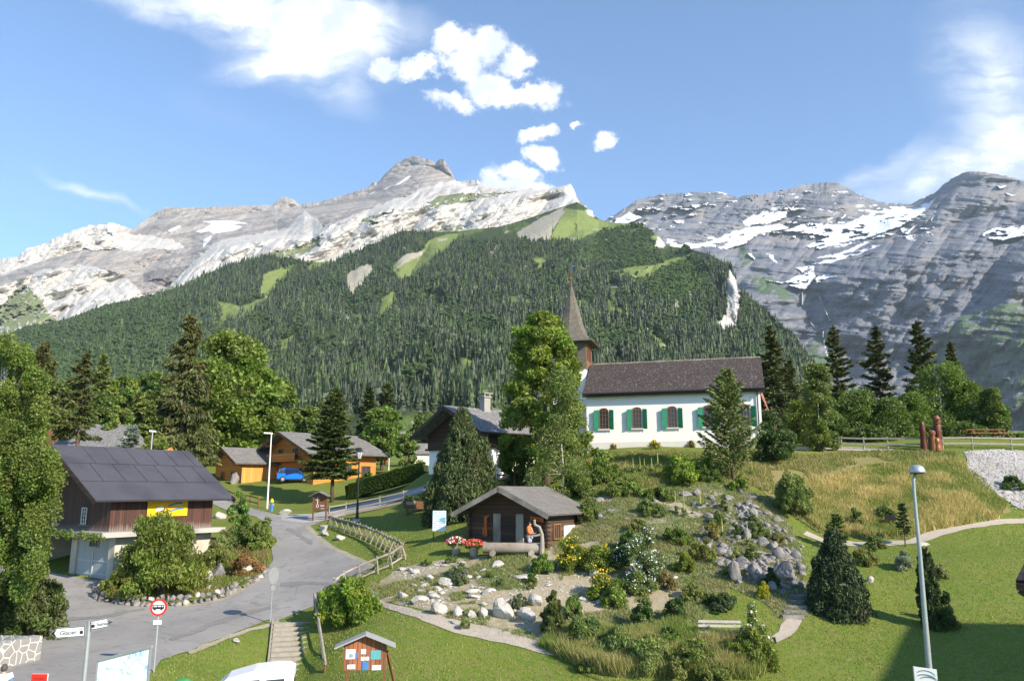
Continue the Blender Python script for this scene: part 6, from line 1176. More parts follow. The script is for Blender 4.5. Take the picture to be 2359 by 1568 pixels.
tet = np.array([[1, 0, 0], [-.5, .87, 0], [-.5, -.87, 0], [0, 0, .9]]); a_ = rng.uniform(0, 6.28, n); sx = tet[None, :, 0]*np.cos(a_)[:, None]-tet[None, :, 1]*np.sin(a_)[:, None]; sy = tet[None, :, 0]*np.sin(a_)[:, None]+tet[None, :, 1]*np.cos(a_)[:, None]
V = np.stack([q[:, :1]+sx*s_[:, None], q[:, 1:]+sy*s_[:, None], z[:, None]+.02+tet[None, :, 2]*s_[:, None]], -1).reshape(-1, 3); F = (np.array([[0, 1, 3], [1, 2, 3], [2, 0, 3]])[None]+(np.arange(n)*4)[:, None, None]).reshape(-1, 3)
PV, PF = V, F
tag(fast('pebbles', V, F, M_rock_pale), 'loose pebbles scattered over the garden soil', 'pebbles', kind='stuff')
# ------------------------------------------------------------------ fences
def on(px, py): return Vector(g1(px, py).tolist())
def fence(name, pts, label, h=1.0, rails=2, mat=M_greyw, pr=.06, every=None, plank=.12, cat='fence', group=None, end=True):
    pts = [Vector([float(c) for c in q_]) for q_ in pts]; e = empty(name, pts[0], 0, label, cat, group); o = Vector(pts[0]); P_ = []
    for a, b in zip(pts[:-1], pts[1:]):
        m_ = max(1, round((b-a).length/every)) if every else 1
        for k in range(m_): c = a.lerp(b, k/m_); c.z = float(zt(c.x, c.y)) if every else c.z; P_.append(c)
    P_.append(pts[-1]); ps = MB(); rs = MB()
    for c in P_: ps.tube([c-o-Vector((0, 0, .3)), c-o+Vector((0, 0, h+.06+random.uniform(-.03, .05)))], pr, n=7)
    for a, b in zip(P_[:-1], P_[1:]):
        for r_ in range(rails): zz = h*(1-.46*r_)-.08; rs.bar(a-o+Vector((0, -pr, zz)), b-o+Vector((0, -pr, zz+random.uniform(-.03, .03))), .05, plank)
    each(ps, 'post', mat, e); each(rs, 'rail', mat, e); return e
fence('plank_fence', [on(1938,1033), on(1990,1035), on(2045,1035), on(2140,1036)], 'grey plank fence left of the carved logs on the plateau', .95, 2, M_greyw2, every=2.0)
fence('plank_fence', [on(2172,1034), on(2240,1034), on(2330,1036), on(2400,1036)], 'grey plank fence running from the carved logs to the right edge', .95, 2, M_greyw2, every=2.2)
fence('plank_fence', [gY(1832,70), gY(1900,71)], 'dark plank fence section in the shade behind the round green bush', 1.1, 3, M_brownw, every=2.0)
fence('pole_fence', [on(553,1162), on(575,1166), on(594,1172)], 'short brown pole fence left of the tall white lamp', 1.15, 2, M_brownw, .07)
fence('pole_fence', [on(502,1138), on(520,1148), on(540,1158)], 'short fence stub behind the barn roof corner', 1.0, 2, M_brownw, .07)
rp = [(757,1193),(796,1186),(874,1171),(928,1159),(982,1142)]; R_ = [on(*a) for a in rp]
rl = fence('railing', R_, 'pale wooden railing with two rails along the gravel ramp', 1.0, 2, M_greyw2, .06); o_ = Vector(R_[0])
m = MB()
for a, b in zip(R_[:-1], R_[1:]): m.bar(a-o_+Vector((0, -.1, .1)), b-o_+Vector((0, -.1, .1)), .16, .2)
each(m, 'kerb_log', M_greyw2, rl)
def xfence(name, tops, dh, label):
    base = [on(a, b+dh) for a, b in tops]; o = base[0]; e = empty(name, o, 0, label, 'fence'); rs = MB(); xs_ = MB(); lo_ = MB(); P_ = []
    for a, b in zip(base[:-1], base[1:]):
        m_ = max(1, round((b-a).length/1.35))
        for k in range(m_): c = a.lerp(b, k/m_); c.z = float(zt(c.x, c.y)); P_.append(c)
    P_.append(base[-1]); n_ = len(P_)
    for i, c in enumerate(P_):
        d_ = (P_[min(i+1, n_-1)]-P_[max(i-1, 0)]); d_.z = 0; d_.normalize(); sd = Vector((-d_.y, d_.x, 0)); c = c-o
        xs_.tube([c+sd*.34-Vector((0, 0, .1)), c-sd*.12+Vector((0, 0, .98))], [.045, .035], n=6); xs_.tube([c-sd*.34+d_*.09-Vector((0, 0, .1)), c+sd*.12+d_*.09+Vector((0, 0, .98))], [.045, .035], n=6)
    for a, b in zip(P_[:-1], P_[1:]): rs.tube([a-o+Vector((0, 0, .84)), b-o+Vector((0, 0, .84+random.uniform(-.03, .03)))], [.075, .06], n=7); lo_.tube([a-o+Vector((0, 0, .14)), b-o+Vector((0, 0, .16))], [.06, .05], n=6)
    each(rs, 'top_rail', M_greyw, e); each(xs_, 'crossed_stake', M_greyw, e); each(lo_, 'lower_rail', M_greyw, e)
xfence('pole_fence', [(757,1191),(799,1203),(838,1217),(874,1233),(905,1250),(925,1262)], 22, 'rustic fence of crossed stakes curving from the kiosk along the lantern lawn')
xfence('pole_fence', [(926,1266),(898,1285),(868,1297),(826,1315),(792,1332),(770,1348)], 22, 'rustic crossed-stake fence descending towards the rose bush along the road')
# ------------------------------------------------------------------ stairs
top = on(685,1430); nst = 18; run, rise, wd = .50, .15, 2.35
stg = empty('stairway', top, R(15), 'straight outdoor stairway with grey treads leading down from the road', 'stairs')
for k in range(nst): st = MB().box(-wd/2, wd/2, -run*(k+1), -run*k, -rise*(k+1)-.9, -rise*(k+1)+.14).build('step', M_conc, stg); MB().box(-wd/2-.0, wd/2, -run*(k+1)-.03, -run*(k+1)+.07, -rise*(k+1)+.0, -rise*(k+1)+.165).build('nosing', M_greyw2, st)
each(MB().prism([(-wd/2-.12, .3, .14), (-wd/2-.12, -run*nst, -rise*nst+.2), (-wd/2-.12, -run*nst, -rise*nst-.6), (-wd/2-.12, .3, -.5)], (.10, 0, 0)).prism([(wd/2+.02, .3, .14), (wd/2+.02, -run*nst, -rise*nst+.2), (wd/2+.02, -run*nst, -rise*nst-.6), (wd/2+.02, .3, -.5)], (.10, 0, 0)), 'side_board', M_greyw2, stg)
hr = empty('handrail', on(727,1420), 0, 'weathered wooden handrail on brown posts down the right side of the stairway', 'handrail'); o_ = Vector(hr.location)
pa = o_.copy(); pc = Vector(P(745, 1566, 36.6).tolist()); pa_t = Vector(P(724, 1366, pa.y).tolist()); pc_t = Vector(P(749, 1524, 36.6).tolist())
m = MB(); m.tube([pa-o_-Vector((0, 0, .3)), pa_t-o_], [.07, .06]); m.tube([pa-o_+Vector((.25, .1, -.3)), pa_t-o_+Vector((.15, .1, -.05))], [.07, .06]); m.tube([pc-o_-Vector((0, 0, 1.0)), pc_t-o_], [.07, .06]); each(m, 'post', M_brownw, hr)
each(MB().tube([pa_t-o_, pc_t-o_+(pc_t-pa_t)*.02], [.065, .06]).tube([pa_t-o_-Vector((-.05, 0, .5)), pc_t-o_-Vector((-.05, 0, .5))], [.05, .05]), 'rail', M_greyw2, hr)
# ------------------------------------------------------------------ wooden steps by the dark chalet
ws = empty('wooden_steps', on(1195,1108), R(10), 'wooden steps with slanting handrail between the dark chalet and the birch', 'steps')
for k in range(5): MB().box(-.9, .9, .35*k, .35*k+.34, .16*k-.5, .16*k+.12).build('step', M_greyw2, ws)
each(MB().bar((-1.1, -.2, -.2), (-1.1, -.2, 1.1), .1, .1).bar((-1.1, 1.9, -.2), (-1.1, 1.9, 1.9), .1, .1).bar((-1.1, -.4, 1.0), (-1.0, 2.0, 1.95), .08, .12).bar((.95, -.1, -.2), (.95, -.1, 1.1), .1, .1), 'handrail_bar', M_greyw2, ws)
fence('pole_fence', [on(1146,1118), on(1180,1113), on(1228,1108)], 'dark low pole railing in front of the wooden steps', .9, 2, M_brownw, .05)
# ------------------------------------------------------------------ lamps, flag, hydrant
def lamp_white(px, py, top, label, col=M_wframe):
    p = on(px, py); H = ztop(px, top, p.y)-p.z; e = empty('street_lamp', p, 0, label, 'street lamp')
    MB().tube([(0, 0, -.3), (0, 0, H*.5), (0, 0, H)], [.09, .075, .05], n=10).build('pole', col, e)
    hd = MB().prism([(-.75, -.14, H-.02), (.08, -.12, H-.06), (.08, .12, H-.06), (-.75, .14, H-.02)], (0, 0, .16)).lathe([(.12, -.02), (.10, .12)], (0, 0, H-.08), 8); each(hd, 'lamp_head', M_wframe, e); return e
lamp_white(615, 1171, 998, 'tall white street lamp on the lawn in front of the orange chalets')
p = gY(338, 78); e = empty('street_lamp', p, 0, 'street lamp with white head peeking over the barn ridge', 'street lamp'); H = ztop(339, 994, 78)-p[2]
MB().tube([(0, 0, -.3), (0, 0, H)], [.09, .06], n=8).build('pole', M_galv, e); MB().prism([(-.3, -.12, H), (.3, -.12, H-.04), (.3, .12, H-.04), (-.3, .12, H)], (0, 0, .16)).build('lamp_head', M_wframe, e)
p = on(822, 1199); H = ztop(824, 1030, p.y)-p.z; e = empty('street_lamp', p, 0, 'black old-fashioned lantern lamp on a concrete foot on the lawn', 'street lamp')
MB().box(-.32, .32, -.32, .32, -.2, .16).build('foot', M_conc, e); MB().lathe([(.13, .1), (.13, .5), (.10, .55), (.10, 1.3), (.075, 1.4), (.055, H-1.05), (.09, H-1.0), (.04, H-.92)], (0, 0, 0), 12).build('pole', M_black, e)
lt = MB().lathe([(.13, H-.92), (.27, H-.38), (.29, H-.36)], (0, 0, 0), 6).build('lantern_glass', pmat('lantern_glass', (.55, .58, .60), (.45, .48, .5), 4, .15), e)
MB().lathe([(.33, H-.36), (.30, H-.32), (.13, H-.12), (.05, H-.06), (.05, H)], (0, 0, 0), 6).build('lantern_cap', M_black, e)
m = MB()
for k in range(6): a_ = math.pi/3*k; m.tube([(.13*math.cos(a_), .13*math.sin(a_), H-.92), (.285*math.cos(a_), .285*math.sin(a_), H-.36)], .014, n=5)
each(m, 'lantern_rib', M_black, lt)
Yl = 25.; bp_ = gY(2150, Yl); e = empty('street_lamp', bp_, 0, 'grey steel street lamp with curved top and dome head in the right foreground', 'street lamp'); o_ = Vector(bp_.tolist())
def PL(px, py): return Vector(P(px, py, Yl).tolist())-o_
x0 = P(2140, 1535, Yl)[0]-o_.x
MB().tube([(x0+.02, 0, -.2), (x0+.01, 0, 1.6), PL(2139, 1530), PL(2128, 1400), PL(2117, 1260), PL(2110, 1190), PL(2105, 1130), PL(2104, 1105), PL(2108, 1088)], [.095, .092, .088, .075, .062, .055, .05, .046, .042], n=12).build('pole', M_galvg, e, smooth=True)
c_ = PL(2112, 1087); MB().lathe([(.02, -.02), (.235, -.02), (.245, .0), (.235, .07), (.19, .17), (.10, .225), (.02, .235)], tuple(c_), 20).build('lamp_dome', M_galv, e, smooth=True)
MB().lathe([(.21, -.06), (.22, -.02)], tuple(c_), 16).build('lamp_glass', M_glass, e)
p = on(895, 1083); H = ztop(895, 1030, p.y)-p.z; e = empty('flagpole', p, 0, 'white flagpole with a small hanging red flag beside the hedge', 'flagpole')
MB().tube([(0, 0, -.3), (0, 0, H)], [.07, .05]).build('pole', M_wframe, e)
MB().prism([(-.03, 0, H-.25), (-.35, 0, H-.7), (-.78, 0, H-1.3), (-.75, 0, H-1.75), (-.35, .05, H-1.9), (-.03, 0, H-1.3)], (0, .05, 0)).build('flag', M_red, e)
p = on(625, 1177); e = empty('hydrant', p, 0, 'blue hydrant with yellow cap on the lawn beside the tall white lamp', 'hydrant')
MB().lathe([(.17, 0), (.15, .1), (.14, .8), (.16, .85)], (0, 0, 0), 12).build('barrel', M_bluep, e); MB().lathe([(.17, .85), (.17, 1.0), (.12, 1.12), (.05, 1.2)], (0, 0, 0), 12).build('cap', M_yellow, e)
MB().tube([(-.22, 0, .62), (.22, 0, .62)], .06).build('outlet', M_yellow, e)
# ------------------------------------------------------------------ signs and boards
M_ink = pmat('black_lettering', (.02, .02, .025), (.03, .03, .035), 4, .6)
def face_cam(p): return math.atan2(p[0], p[1])*-1
def TM(x, y, z, rx=90): return Matrix.Translation((x, y, z)) @ Matrix.Rotation(R(rx), 4, 'X')
Yd = 25.; base = gY(187, Yd); dsn = empty('direction_sign', base, 0, 'two white arrow direction signs on one steel post at the lower left', 'direction sign'); o_ = Vector(base.tolist())
x0 = P(200, 1500, Yd)[0]-o_.x; z_ = lambda py: ztop(200, py, Yd)-o_.z
MB().tube([(x0, 0, -.2), (x0, 0, z_(1428))], .06, n=12).build('post', M_galv, dsn)
def arrow(xa, xb, zm, hh, left, txt, tilt, icon):
    w_ = abs(xb-xa); q = empty('pivot', (0, 0, 0)); bpy.data.objects.remove(q)
    M0 = Matrix.Translation((x0, -.07, zm)) @ Matrix.Rotation(tilt, 4, 'Y')
    sgn = -1 if left else 1; s0 = .07*sgn; L_ = w_
    def shp(g, y): return [(s0+sgn*g, y, -hh/2+g), (sgn*(L_-hh*.75)-0*g, y, -hh/2+g), (sgn*(L_-g*1.4), y, 0), (sgn*(L_-hh*.75), y, hh/2-g), (s0+sgn*g, y, hh/2-g)]
    pl_ = MB().prism(shp(0, 0), (0, .03, 0)).build('arrow_plate', M_galv, dsn); pl_.data.transform(M0)
    b2 = MB().prism(shp(.018, -.003), (0, -.003, 0)).build('plate_border', M_ink, pl_); b2.data.transform(M0)
    b3 = MB().prism(shp(.036, -.008), (0, -.003, 0)).build('plate_face', M_signw, pl_); b3.data.transform(M0)
    t3 = MB().prism([(sgn*(L_-.05), -.013, 0), (sgn*(L_-.22), -.013, hh/2-.055), (sgn*(L_-.15), -.013, 0), (sgn*(L_-.22), -.013, -hh/2+.055)], (0, -.003, 0)).build('arrow_head', M_ink, pl_); t3.data.transform(M0)
    xc = sgn*(L_*.50 if left else L_*.60); text_part('lettering', txt, .175 if left else .15, M_ink, pl_, M0 @ TM(xc, -.015, -.01))
    xi = sgn*(L_*.16) if left else .155
    ic = MB().box(xi-.05, xi+.05, -.016, -.012, -.07, .02).bar((xi-.07, -.014, .07), (xi+.07, -.014, .085), .004, .015).bar((xi, -.014, .02), (xi, -.014, .08), .004, .012); k_ = each(ic, 'cable_car_icon', M_ink, pl_)
    for kk in k_: kk.data.transform(M0)
xl = P(118, 1450, Yd)[0]-o_.x-x0; xr = P(265, 1436, Yd)[0]-o_.x-x0
arrow(0, xl, z_(1451), .32, True, 'Glacier', R(-4), 1); arrow(0, xr, z_(1440), .29, False, 'Isenau', R(-10), 1)
b_ = on(354, 1548); e = empty('traffic_sign', b_, R(6), 'round red-rimmed no-bus traffic sign on a steel post', 'traffic sign'); zc = ztop(362, 1397, b_.y)-b_.z; xo_ = P(362, 1397, b_.y)[0]-P(356, 1500, b_.y)[0]
MB().tube([(0, 0, -.2), (0, 0, zc+.25)], .04, n=8).build('post', M_galv, e)
def disc(r, y0, y1, n=36): m = MB(); m.prism([(r*math.cos(2*math.pi*k/n), y0, zc+r*1.0*math.sin(2*math.pi*k/n)) for k in range(n)], (0, y1-y0, 0)); return m
rr_ = .33
d1 = disc(rr_, -.05, -.08).build('sign_rim', M_red, e); disc(rr_*.76, -.082, -.088).build('sign_face', M_signw, e)
bs = MB().prism([(-.23, -.09, zc-.07), (.21, -.09, zc-.07), (.23, -.09, zc+.02), (.21, -.09, zc+.02), (-.23, -.09, zc+.02)], (0, -.004, 0)).box(-.23, .22, -.094, -.09, zc+.07, zc+.10).box(-.23, -.19, -.094, -.09, zc+.02, zc+.07).box(-.05, -.02, -.094, -.09, zc+.02, zc+.07).box(.1, .13, -.094, -.09, zc+.02, zc+.07).box(.19, .22, -.094, -.09, zc+.02, zc+.07)
for xx in (-.13, .13): bs.prism([(xx+.045*math.cos(k*.7854), -.096, zc-.07+.045*math.sin(k*.7854)) for k in range(8)], (0, -.004, 0))
each(bs, 'bus_pictogram', M_ink, e); MB().box(-.16, .16, -.07, -.05, zc-.66, zc-.5).build('small_plate', M_wframe, e)
b_ = on(622, 1437); e = empty('traffic_sign', b_, R(70), 'round traffic sign seen from behind, at the head of the stairway', 'traffic sign'); zc = ztop(617, 1325, b_.y)-b_.z
MB().tube([(0, 0, -.2), (0, 0, zc+.3)], .035, n=8).build('post', M_galv, e); disc(.44, -.04, -.06).build('sign_disc', M_galv, e); MB().box(-.18, .18, -.06, -.04, zc-.75, zc-.52).build('small_plate', M_galv, e)
# panorama board
Ym = 27.5; b_ = gY(287, Ym); o_ = Vector(b_.tolist()); L0 = Vector(P(226, 1522, Ym+.2).tolist())-o_; R0 = Vector(P(348, 1490, Ym-.2).tolist())-o_; dn = Vector((0, 0, -1.25)); u_ = (R0-L0); nn = Vector((u_.y, -u_.x, 0)).normalized()
e = empty('panorama_board', b_, 0, 'white panorama map board with pale blue mountains under a grey top rail', 'map board')
M_pan, _t, _b = new_mat('panorama_print'); _v = coords(_t); _n1 = _t.noise(_v, 3.2, 7, .7, .6); _sp = _t.n.new('ShaderNodeSeparateXYZ'); _t.l.new(coords(_t), _sp.inputs[0])
_t.l.new(_t.mix(_t.ramp(_n1, [(.53, 0), (.62, 1)]), (.80, .84, .86), (.22, .50, .74)), _b.inputs['Base Color']); _b.inputs['Roughness'].default_value = .3
pn = MB().prism([L0, R0, R0+dn, L0+dn], nn*-.03).build('panel', M_pan, e)
each(MB().bar(L0+Vector((-.03, 0, .03)), R0+Vector((.03, 0, .03)), .12, .06).bar(L0, L0+dn, .05, .05).bar(R0, R0+dn, .05, .05), 'frame_bar', M_galv, e)
each(MB().tube([L0.lerp(R0, .12)-nn*.06+Vector((0, 0, -.1)), Vector((L0.lerp(R0, .12).x, L0.lerp(R0, .12).y+.1, -.2))], .04).tube([L0.lerp(R0, .85)-nn*.06+Vector((0, 0, -.1)), Vector((L0.lerp(R0, .85).x, L0.lerp(R0, .85).y+.1, -.2))], .04), 'leg', M_galv, e)
m = MB()
for (a, b, c, d) in ((.12, .42, .28, .20), (.28, .20, .36, .34), (.36, .34, .50, .14), (.50, .14, .62, .36), (.62, .36, .74, .18), (.74, .18, .92, .40)):
    A_ = L0+u_*a+dn*b+nn*.004; B_ = L0+u_*c+dn*d+nn*.004; m.prism([A_, B_, B_+Vector((0, 0, -.07)), A_+Vector((0, 0, -.05))], nn*.003)
each(m, 'printed_ridge', pmat('print_blue', (.55, .74, .84), (.65, .78, .85), 6, .4), pn)
# red and white board beside the man
Yr = 26.; b_ = gY(135, Yr); o_ = Vector(b_.tolist()); e = empty('advertising_board', b_, 0, 'small red and white board whose top shows beside the man in the white shirt', 'board'); z1_ = ztop(135, 1551, Yr)-o_.z
MB().box(-.25, .25, 0, .05, z1_-1.0, z1_).build('panel', M_signw, e); MB().box(-.25, .25, -.006, 0, z1_-.25, z1_).build('red_band', M_red, e); each(MB().box(-.23, -.19, .0, .05, -.1, z1_-1.0).box(.19, .23, 0, .05, -.1, z1_-1.0), 'leg', M_galv, e)
m = MB()
for k in range(6): m.bar((-.15+.05*k, -.008, z1_-.15+.02*(k % 2)), (-.10+.05*k, -.008, z1_-.13-.02*(k % 2)), .006, .012)
each(m, 'script_stroke', M_ink, e)
b_ = gY(452, 29.5); e = empty('waste_bin', b_, 0, 'green bin lid just showing at the bottom edge left of the white van', 'bin'); H = ztop(452, 1563, 29.5)-b_[2]
MB().lathe([(.22, 0), (.30, H-.15)], (0, 0, 0), 14).build('body', pmat('bin_green', (.05, .22, .07), None, 4, .5), e); MB().lathe([(.33, H-.15), (.32, H-.08), (.2, H), (.02, H+.03)], (0, 0, 0), 14).build('lid', pmat('bin_lid_green', (.06, .3, .09), None, 4, .5), e)
# banner box on the right lamp
p1 = Vector(P(2104, 1534, 24.2).tolist()); e = empty('poster_board', gY(2133, 24.2), 0, 'white poster board with swirling print in front of the foreground lamp post', 'board'); o_ = Vector(e.location); a_ = p1-o_; b2 = Vector(P(2157, 1541, 24.0).tolist())-o_
MB().prism([a_, b2, b2+Vector((0, 0, -1.2)), a_+Vector((0, 0, -1.2))], (0, .04, 0)).build('panel', M_signw, e); each(MB().bar(a_+Vector((.02, .06, 0)), Vector((a_.x+.02, a_.y+.06, -.2)), .04, .04).bar(b2+Vector((-.02, .06, 0)), Vector((b2.x-.02, b2.y+.06, -.2)), .04, .04), 'leg', M_galv, e)
u_ = b2-a_; m = MB()
for k, (s0, z0_, r_) in enumerate(((.5, -.05, .30), (.5, -.12, .22), (.62, -.2, .28))):
    for j in range(7): t0, t1 = .25+2.4*j/7, .25+2.4*(j+1)/7; A_ = a_+u_*(s0+.42*math.cos(t0))+Vector((0, -.006-.003*k, z0_-.18+r_*.5*math.sin(t0))); B_ = a_+u_*(s0+.42*math.cos(t1))+Vector((0, -.006-.003*k, z0_-.18+r_*.5*math.sin(t1))); m.prism([A_, B_, B_+Vector((0, 0, .022)), A_+Vector((0, 0, .022))], (0, -.002, 0))
each(m, 'printed_swirl', pmat('print_dark_teal', (.03, .10, .13), (.10, .25, .3), 4, .5), e)
# small kiosk with cross
def kiosk(name, b_, rz, W_, z0, z1, zr, ovx, dep, label, cat, legs, rm, wm):
    e = empty(name, b_, rz, label, cat); MB().box(-W_/2, W_/2, -.05, .05, z0, z1).build('panel', wm, e)
    s_l = (zr-z1)/(W_/2+ovx); r_ = MB().slab([(-W_/2-ovx, -dep, z1-.02), (-W_/2-ovx, dep, z1-.02), (0, dep, zr), (0, -dep, zr)], .05).slab([(W_/2+ovx, -dep, z1-.02), (W_/2+ovx, dep, z1-.02), (.003, dep, zr-.002), (.003, -dep, zr-.002)], .05); each(r_, 'roof', rm, e)
    MB().prism([(-W_/2, -.05, z1), (W_/2, -.05, z1), (0, -.05, zr-.1)], (0, .1, 0)).build('gable', wm, e); each(legs, 'post', M_brownw, e); return e
b_ = on(735, 1199); K = kiosk('notice_kiosk', b_, R(-8), 1.15, .85, 2.05, 2.42, .28, .45, 'small brown wooden notice kiosk with white cross and letters by the road', 'kiosk', MB().box(-.62, -.52, -.07, .07, -.2, 2.1).box(.52, .62, -.07, .07, -.2, 2.1), M_shake_far, M_brownw)
each(MB().box(-.215, -.165, -.062, -.052, 1.38, 1.98).box(-.36, -.02, -.062, -.052, 1.72, 1.77), 'cross_sign', M_signw, K)
m = MB()
for k in range(10): t0, t1 = 2*math.pi*k/10, 2*math.pi*(k+1)/10; m.bar((-.19+.10*math.cos(t0), -.058, 1.22+.12*math.sin(t0)), (-.19+.10*math.cos(t1), -.058, 1.22+.12*math.sin(t1)), .012, .035)
m.build('ring_sign', M_signw, K); text_part('lettering', 'Eglise', .17, M_signw, K, TM(.25, -.056, 1.25)); text_part('lettering', 'Parking', .11, M_signw, K, TM(.27, -.056, 1.02))
# hut-shaped information board in the lower foreground
Yk = 30.; b_ = gY(853, Yk); s_ = Yk/FPX; zz = lambda py: ztop(853, py, Yk)-b_[2]
K = kiosk('information_board', b_, R(8), 1.55, zz(1541), zz(1484), zz(1456), .32, .36, 'brown hut-shaped information board with pinned notices on the lower lawn', 'information board', MB().box(-.66, -.56, -.06, .06, -.2, zz(1500)).box(.66, .76, -.06, .06, -.2, zz(1490)).bar((.78, .05, zz(1500)), (1.25, .9, .35), .08, .08), pmat('grey_felt_roof', (.34, .34, .34), (.27, .27, .28), 3, .8), M_redw)
z0_, z1_ = zz(1541), zz(1486)
for (x_, z_b, w_, h_, c, nm) in ((-.52,.42,.34,.36,M_signw,'notice'),(-.50,.47,.14,.14,M_galv,'photo'),(-.30,.44,.10,.22,M_bluep,'photo'),(-.06,.58,.18,.18,M_signw,'notice'),(-.08,.36,.13,.13,M_signw,'notice'),(.08,.36,.13,.13,M_signw,'notice'),(.38,.38,.36,.34,pmat('teal_print', (.08,.30,.32), (.12,.38,.42), 5, .5),'poster'),(-.48,.08,.28,.16,M_signw,'notice'),(.02,.03,.22,.30,M_bluep,'poster'),(.42,.02,.32,.18,M_signw,'notice')):
    MB().box(x_-w_/2, x_+w_/2, -.066 if nm != 'photo' else -.075, -.052 if nm != 'photo' else -.067, z0_+z_b-.03, z0_+z_b-.03+h_*.92).build(nm, c, K)
# info panel with glacier map text near the cabin
b_ = on(1011, 1243); e = empty('information_board', b_, R(-4), 'white and light blue information panel on two brown posts near the log cabin', 'information board'); s_ = b_.y/FPX; H1 = 63*s_; w_ = 30*s_; z0_ = 18*s_+.0
each(MB().box(-w_/2+.02, -w_/2+.08, .03, .09, -.2, H1).box(w_/2-.08, w_/2-.02, .03, .09, -.2, H1), 'post', M_brownw, e)
pn = MB().box(-w_/2, w_/2, -.02, .03, z0_+.05, H1+.03).build('panel', pmat('pale_blue_print', (.72, .82, .88), (.62, .78, .88), 3, .4), e)
m = MB(); m2 = MB(); hh_ = H1-z0_
for k in range(9):
    zz_ = z0_+.12+hh_*k/9.6
    for j in range(3): xa = -w_/2+.05+random.uniform(0, .1)+j*w_*.31; xb = min(w_/2-.04, xa+random.uniform(.14, .28)); (m.box(xa, xb, -.026, -.021, zz_, zz_+.035) if xa < 0 or k < 4 or k > 6 else None)
m2.prism([(-.02, -.028, z0_+hh_*.50), (w_/2-.03, -.028, z0_+hh_*.42), (w_/2-.03, -.028, z0_+hh_*.72), (.05, -.028, z0_+hh_*.66)], (0, .004, 0)).build('map_picture', pmat('map_blue', (.10, .30, .45), (.25, .45, .6), 7, .5), pn)
each(m, 'text_line', pmat('text_blue', (.22, .36, .50), None, 5, .5), pn)
for px, py, lb, sc in ((1775, 1503, 'small dark plaque on a short post beside the bench path', 1.0), (2052, 1216, 'dark plaque on a post in the dry grass by the right path', 1.35)):
    e = empty('garden_plaque', on(px, py), R(5), lb, 'plaque'); MB().box(-.03, .03, -.02, .04, -.1, .42*sc).build('post', M_brownw, e); MB().prism([(-.26*sc, -.06, .38*sc), (.26*sc, -.06, .38*sc), (.26*sc, .06, .60*sc), (-.26*sc, .06, .60*sc)], (0, .03, .01)).build('plate', M_matblack, e)
# ------------------------------------------------------------------ bench, trough, pots, planter, picnic table, sculpture
b_ = on(1662, 1482); e = empty('garden_bench', b_, R(-6), 'white slatted garden bench among tall flowers', 'bench'); s_ = b_.y/FPX; w_ = 92*s_
def seatset(e, w_, mat, y0=.0):
    for z in (.62, .80): MB().box(-w_/2, w_/2, y0+.38, y0+.42, z, z+.10).build('back_slat', mat, e)
    for y in (.0, .14, .28): MB().box(-w_/2, w_/2, y0+y, y0+y+.11, .43, .46).build('seat_slat', mat, e)
    for x in (-w_/2+.25, w_/2-.25): each(MB().bar((x, y0+.44, -.1), (x, y0+.44, .9), .06, .05).bar((x, y0+.03, -.1), (x, y0+.03, .42), .06, .05).bar((x, y0, .405), (x, y0+.42, .405), .06, .05), 'leg', M_galv, e)
seatset(e, w_, pmat('worn_white_slats', (.58, .53, .48), (.42, .38, .34), 5, .8))
b_ = on(1183, 1279); s_ = b_.y/FPX; L_ = 136*s_; e = empty('water_trough', b_, R(-3), 'hollowed log water trough lying on two round log ends before the cabin', 'trough')
pr_ = []
for k in range(19): a_ = math.pi*.16+ (2*math.pi-math.pi*.32)*k/18; pr_.append((.34*math.sin(a_+math.pi*0), .34*-math.cos(a_+math.pi)*1.0))
prof = [(0.34*math.cos(t), .34*math.sin(t)) for t in np.linspace(R(50), R(-230), 17)]+[(.24*math.cos(t), .24*math.sin(t)+.02) for t in np.linspace(R(-215), R(35), 11)]
m = MB(); nP = len(prof); vs_ = [(-L_/2, y, z+.46) for y, z in prof]+[(L_/2, y, z+.44) for y, z in prof]; fs_ = [(i, (i+1) % nP, nP+(i+1) % nP, nP+i) for i in range(nP)]; m.add(vs_, fs_)
m.tube([(-L_/2-.01, 0, .45), (-L_/2+.14, 0, .45)], .335, n=17).tube([(L_/2-.14, 0, .43), (L_/2+.01, 0, .43)], .335, n=17); each(m, 'trough_log', M_greyw, e)
MB().box(-L_/2+.12, L_/2-.12, -.23, .23, .50, .53).build('water', pmat('trough_water', (.03, .05, .05), None, 2, .05, spec=.8), e)
for x in (-L_*.34, L_*.29): MB().tube([(x, -.55, .16), (x, .5, .16)], .17, n=12).build('log_support', M_greyw, e)
b_ = on(1243, 1281); sc = 1.0; e = empty('fountain_post', b_, 0, 'crooked forked wooden spout post at the right end of the trough', 'fountain'); s_ = b_.y/FPX; Hp = 80*s_
MB().tube([(.1, 0, -.2), (.14, 0, Hp*.35), (.12, 0, Hp*.6), (-.02, .02, Hp*.8), (-.28, .05, Hp*.86), (-.30, .05, Hp)], [.13, .12, .11, .085, .085, .07], n=8, wob=.12).build('trunk_post', M_greyw2, e)
MB().tube([(.1, 0, Hp*.60), (-.25, -.05, Hp*.56), (-.7, -.08, Hp*.55)], [.07, .05, .035], n=7).build('spout', M_greyw2, e)
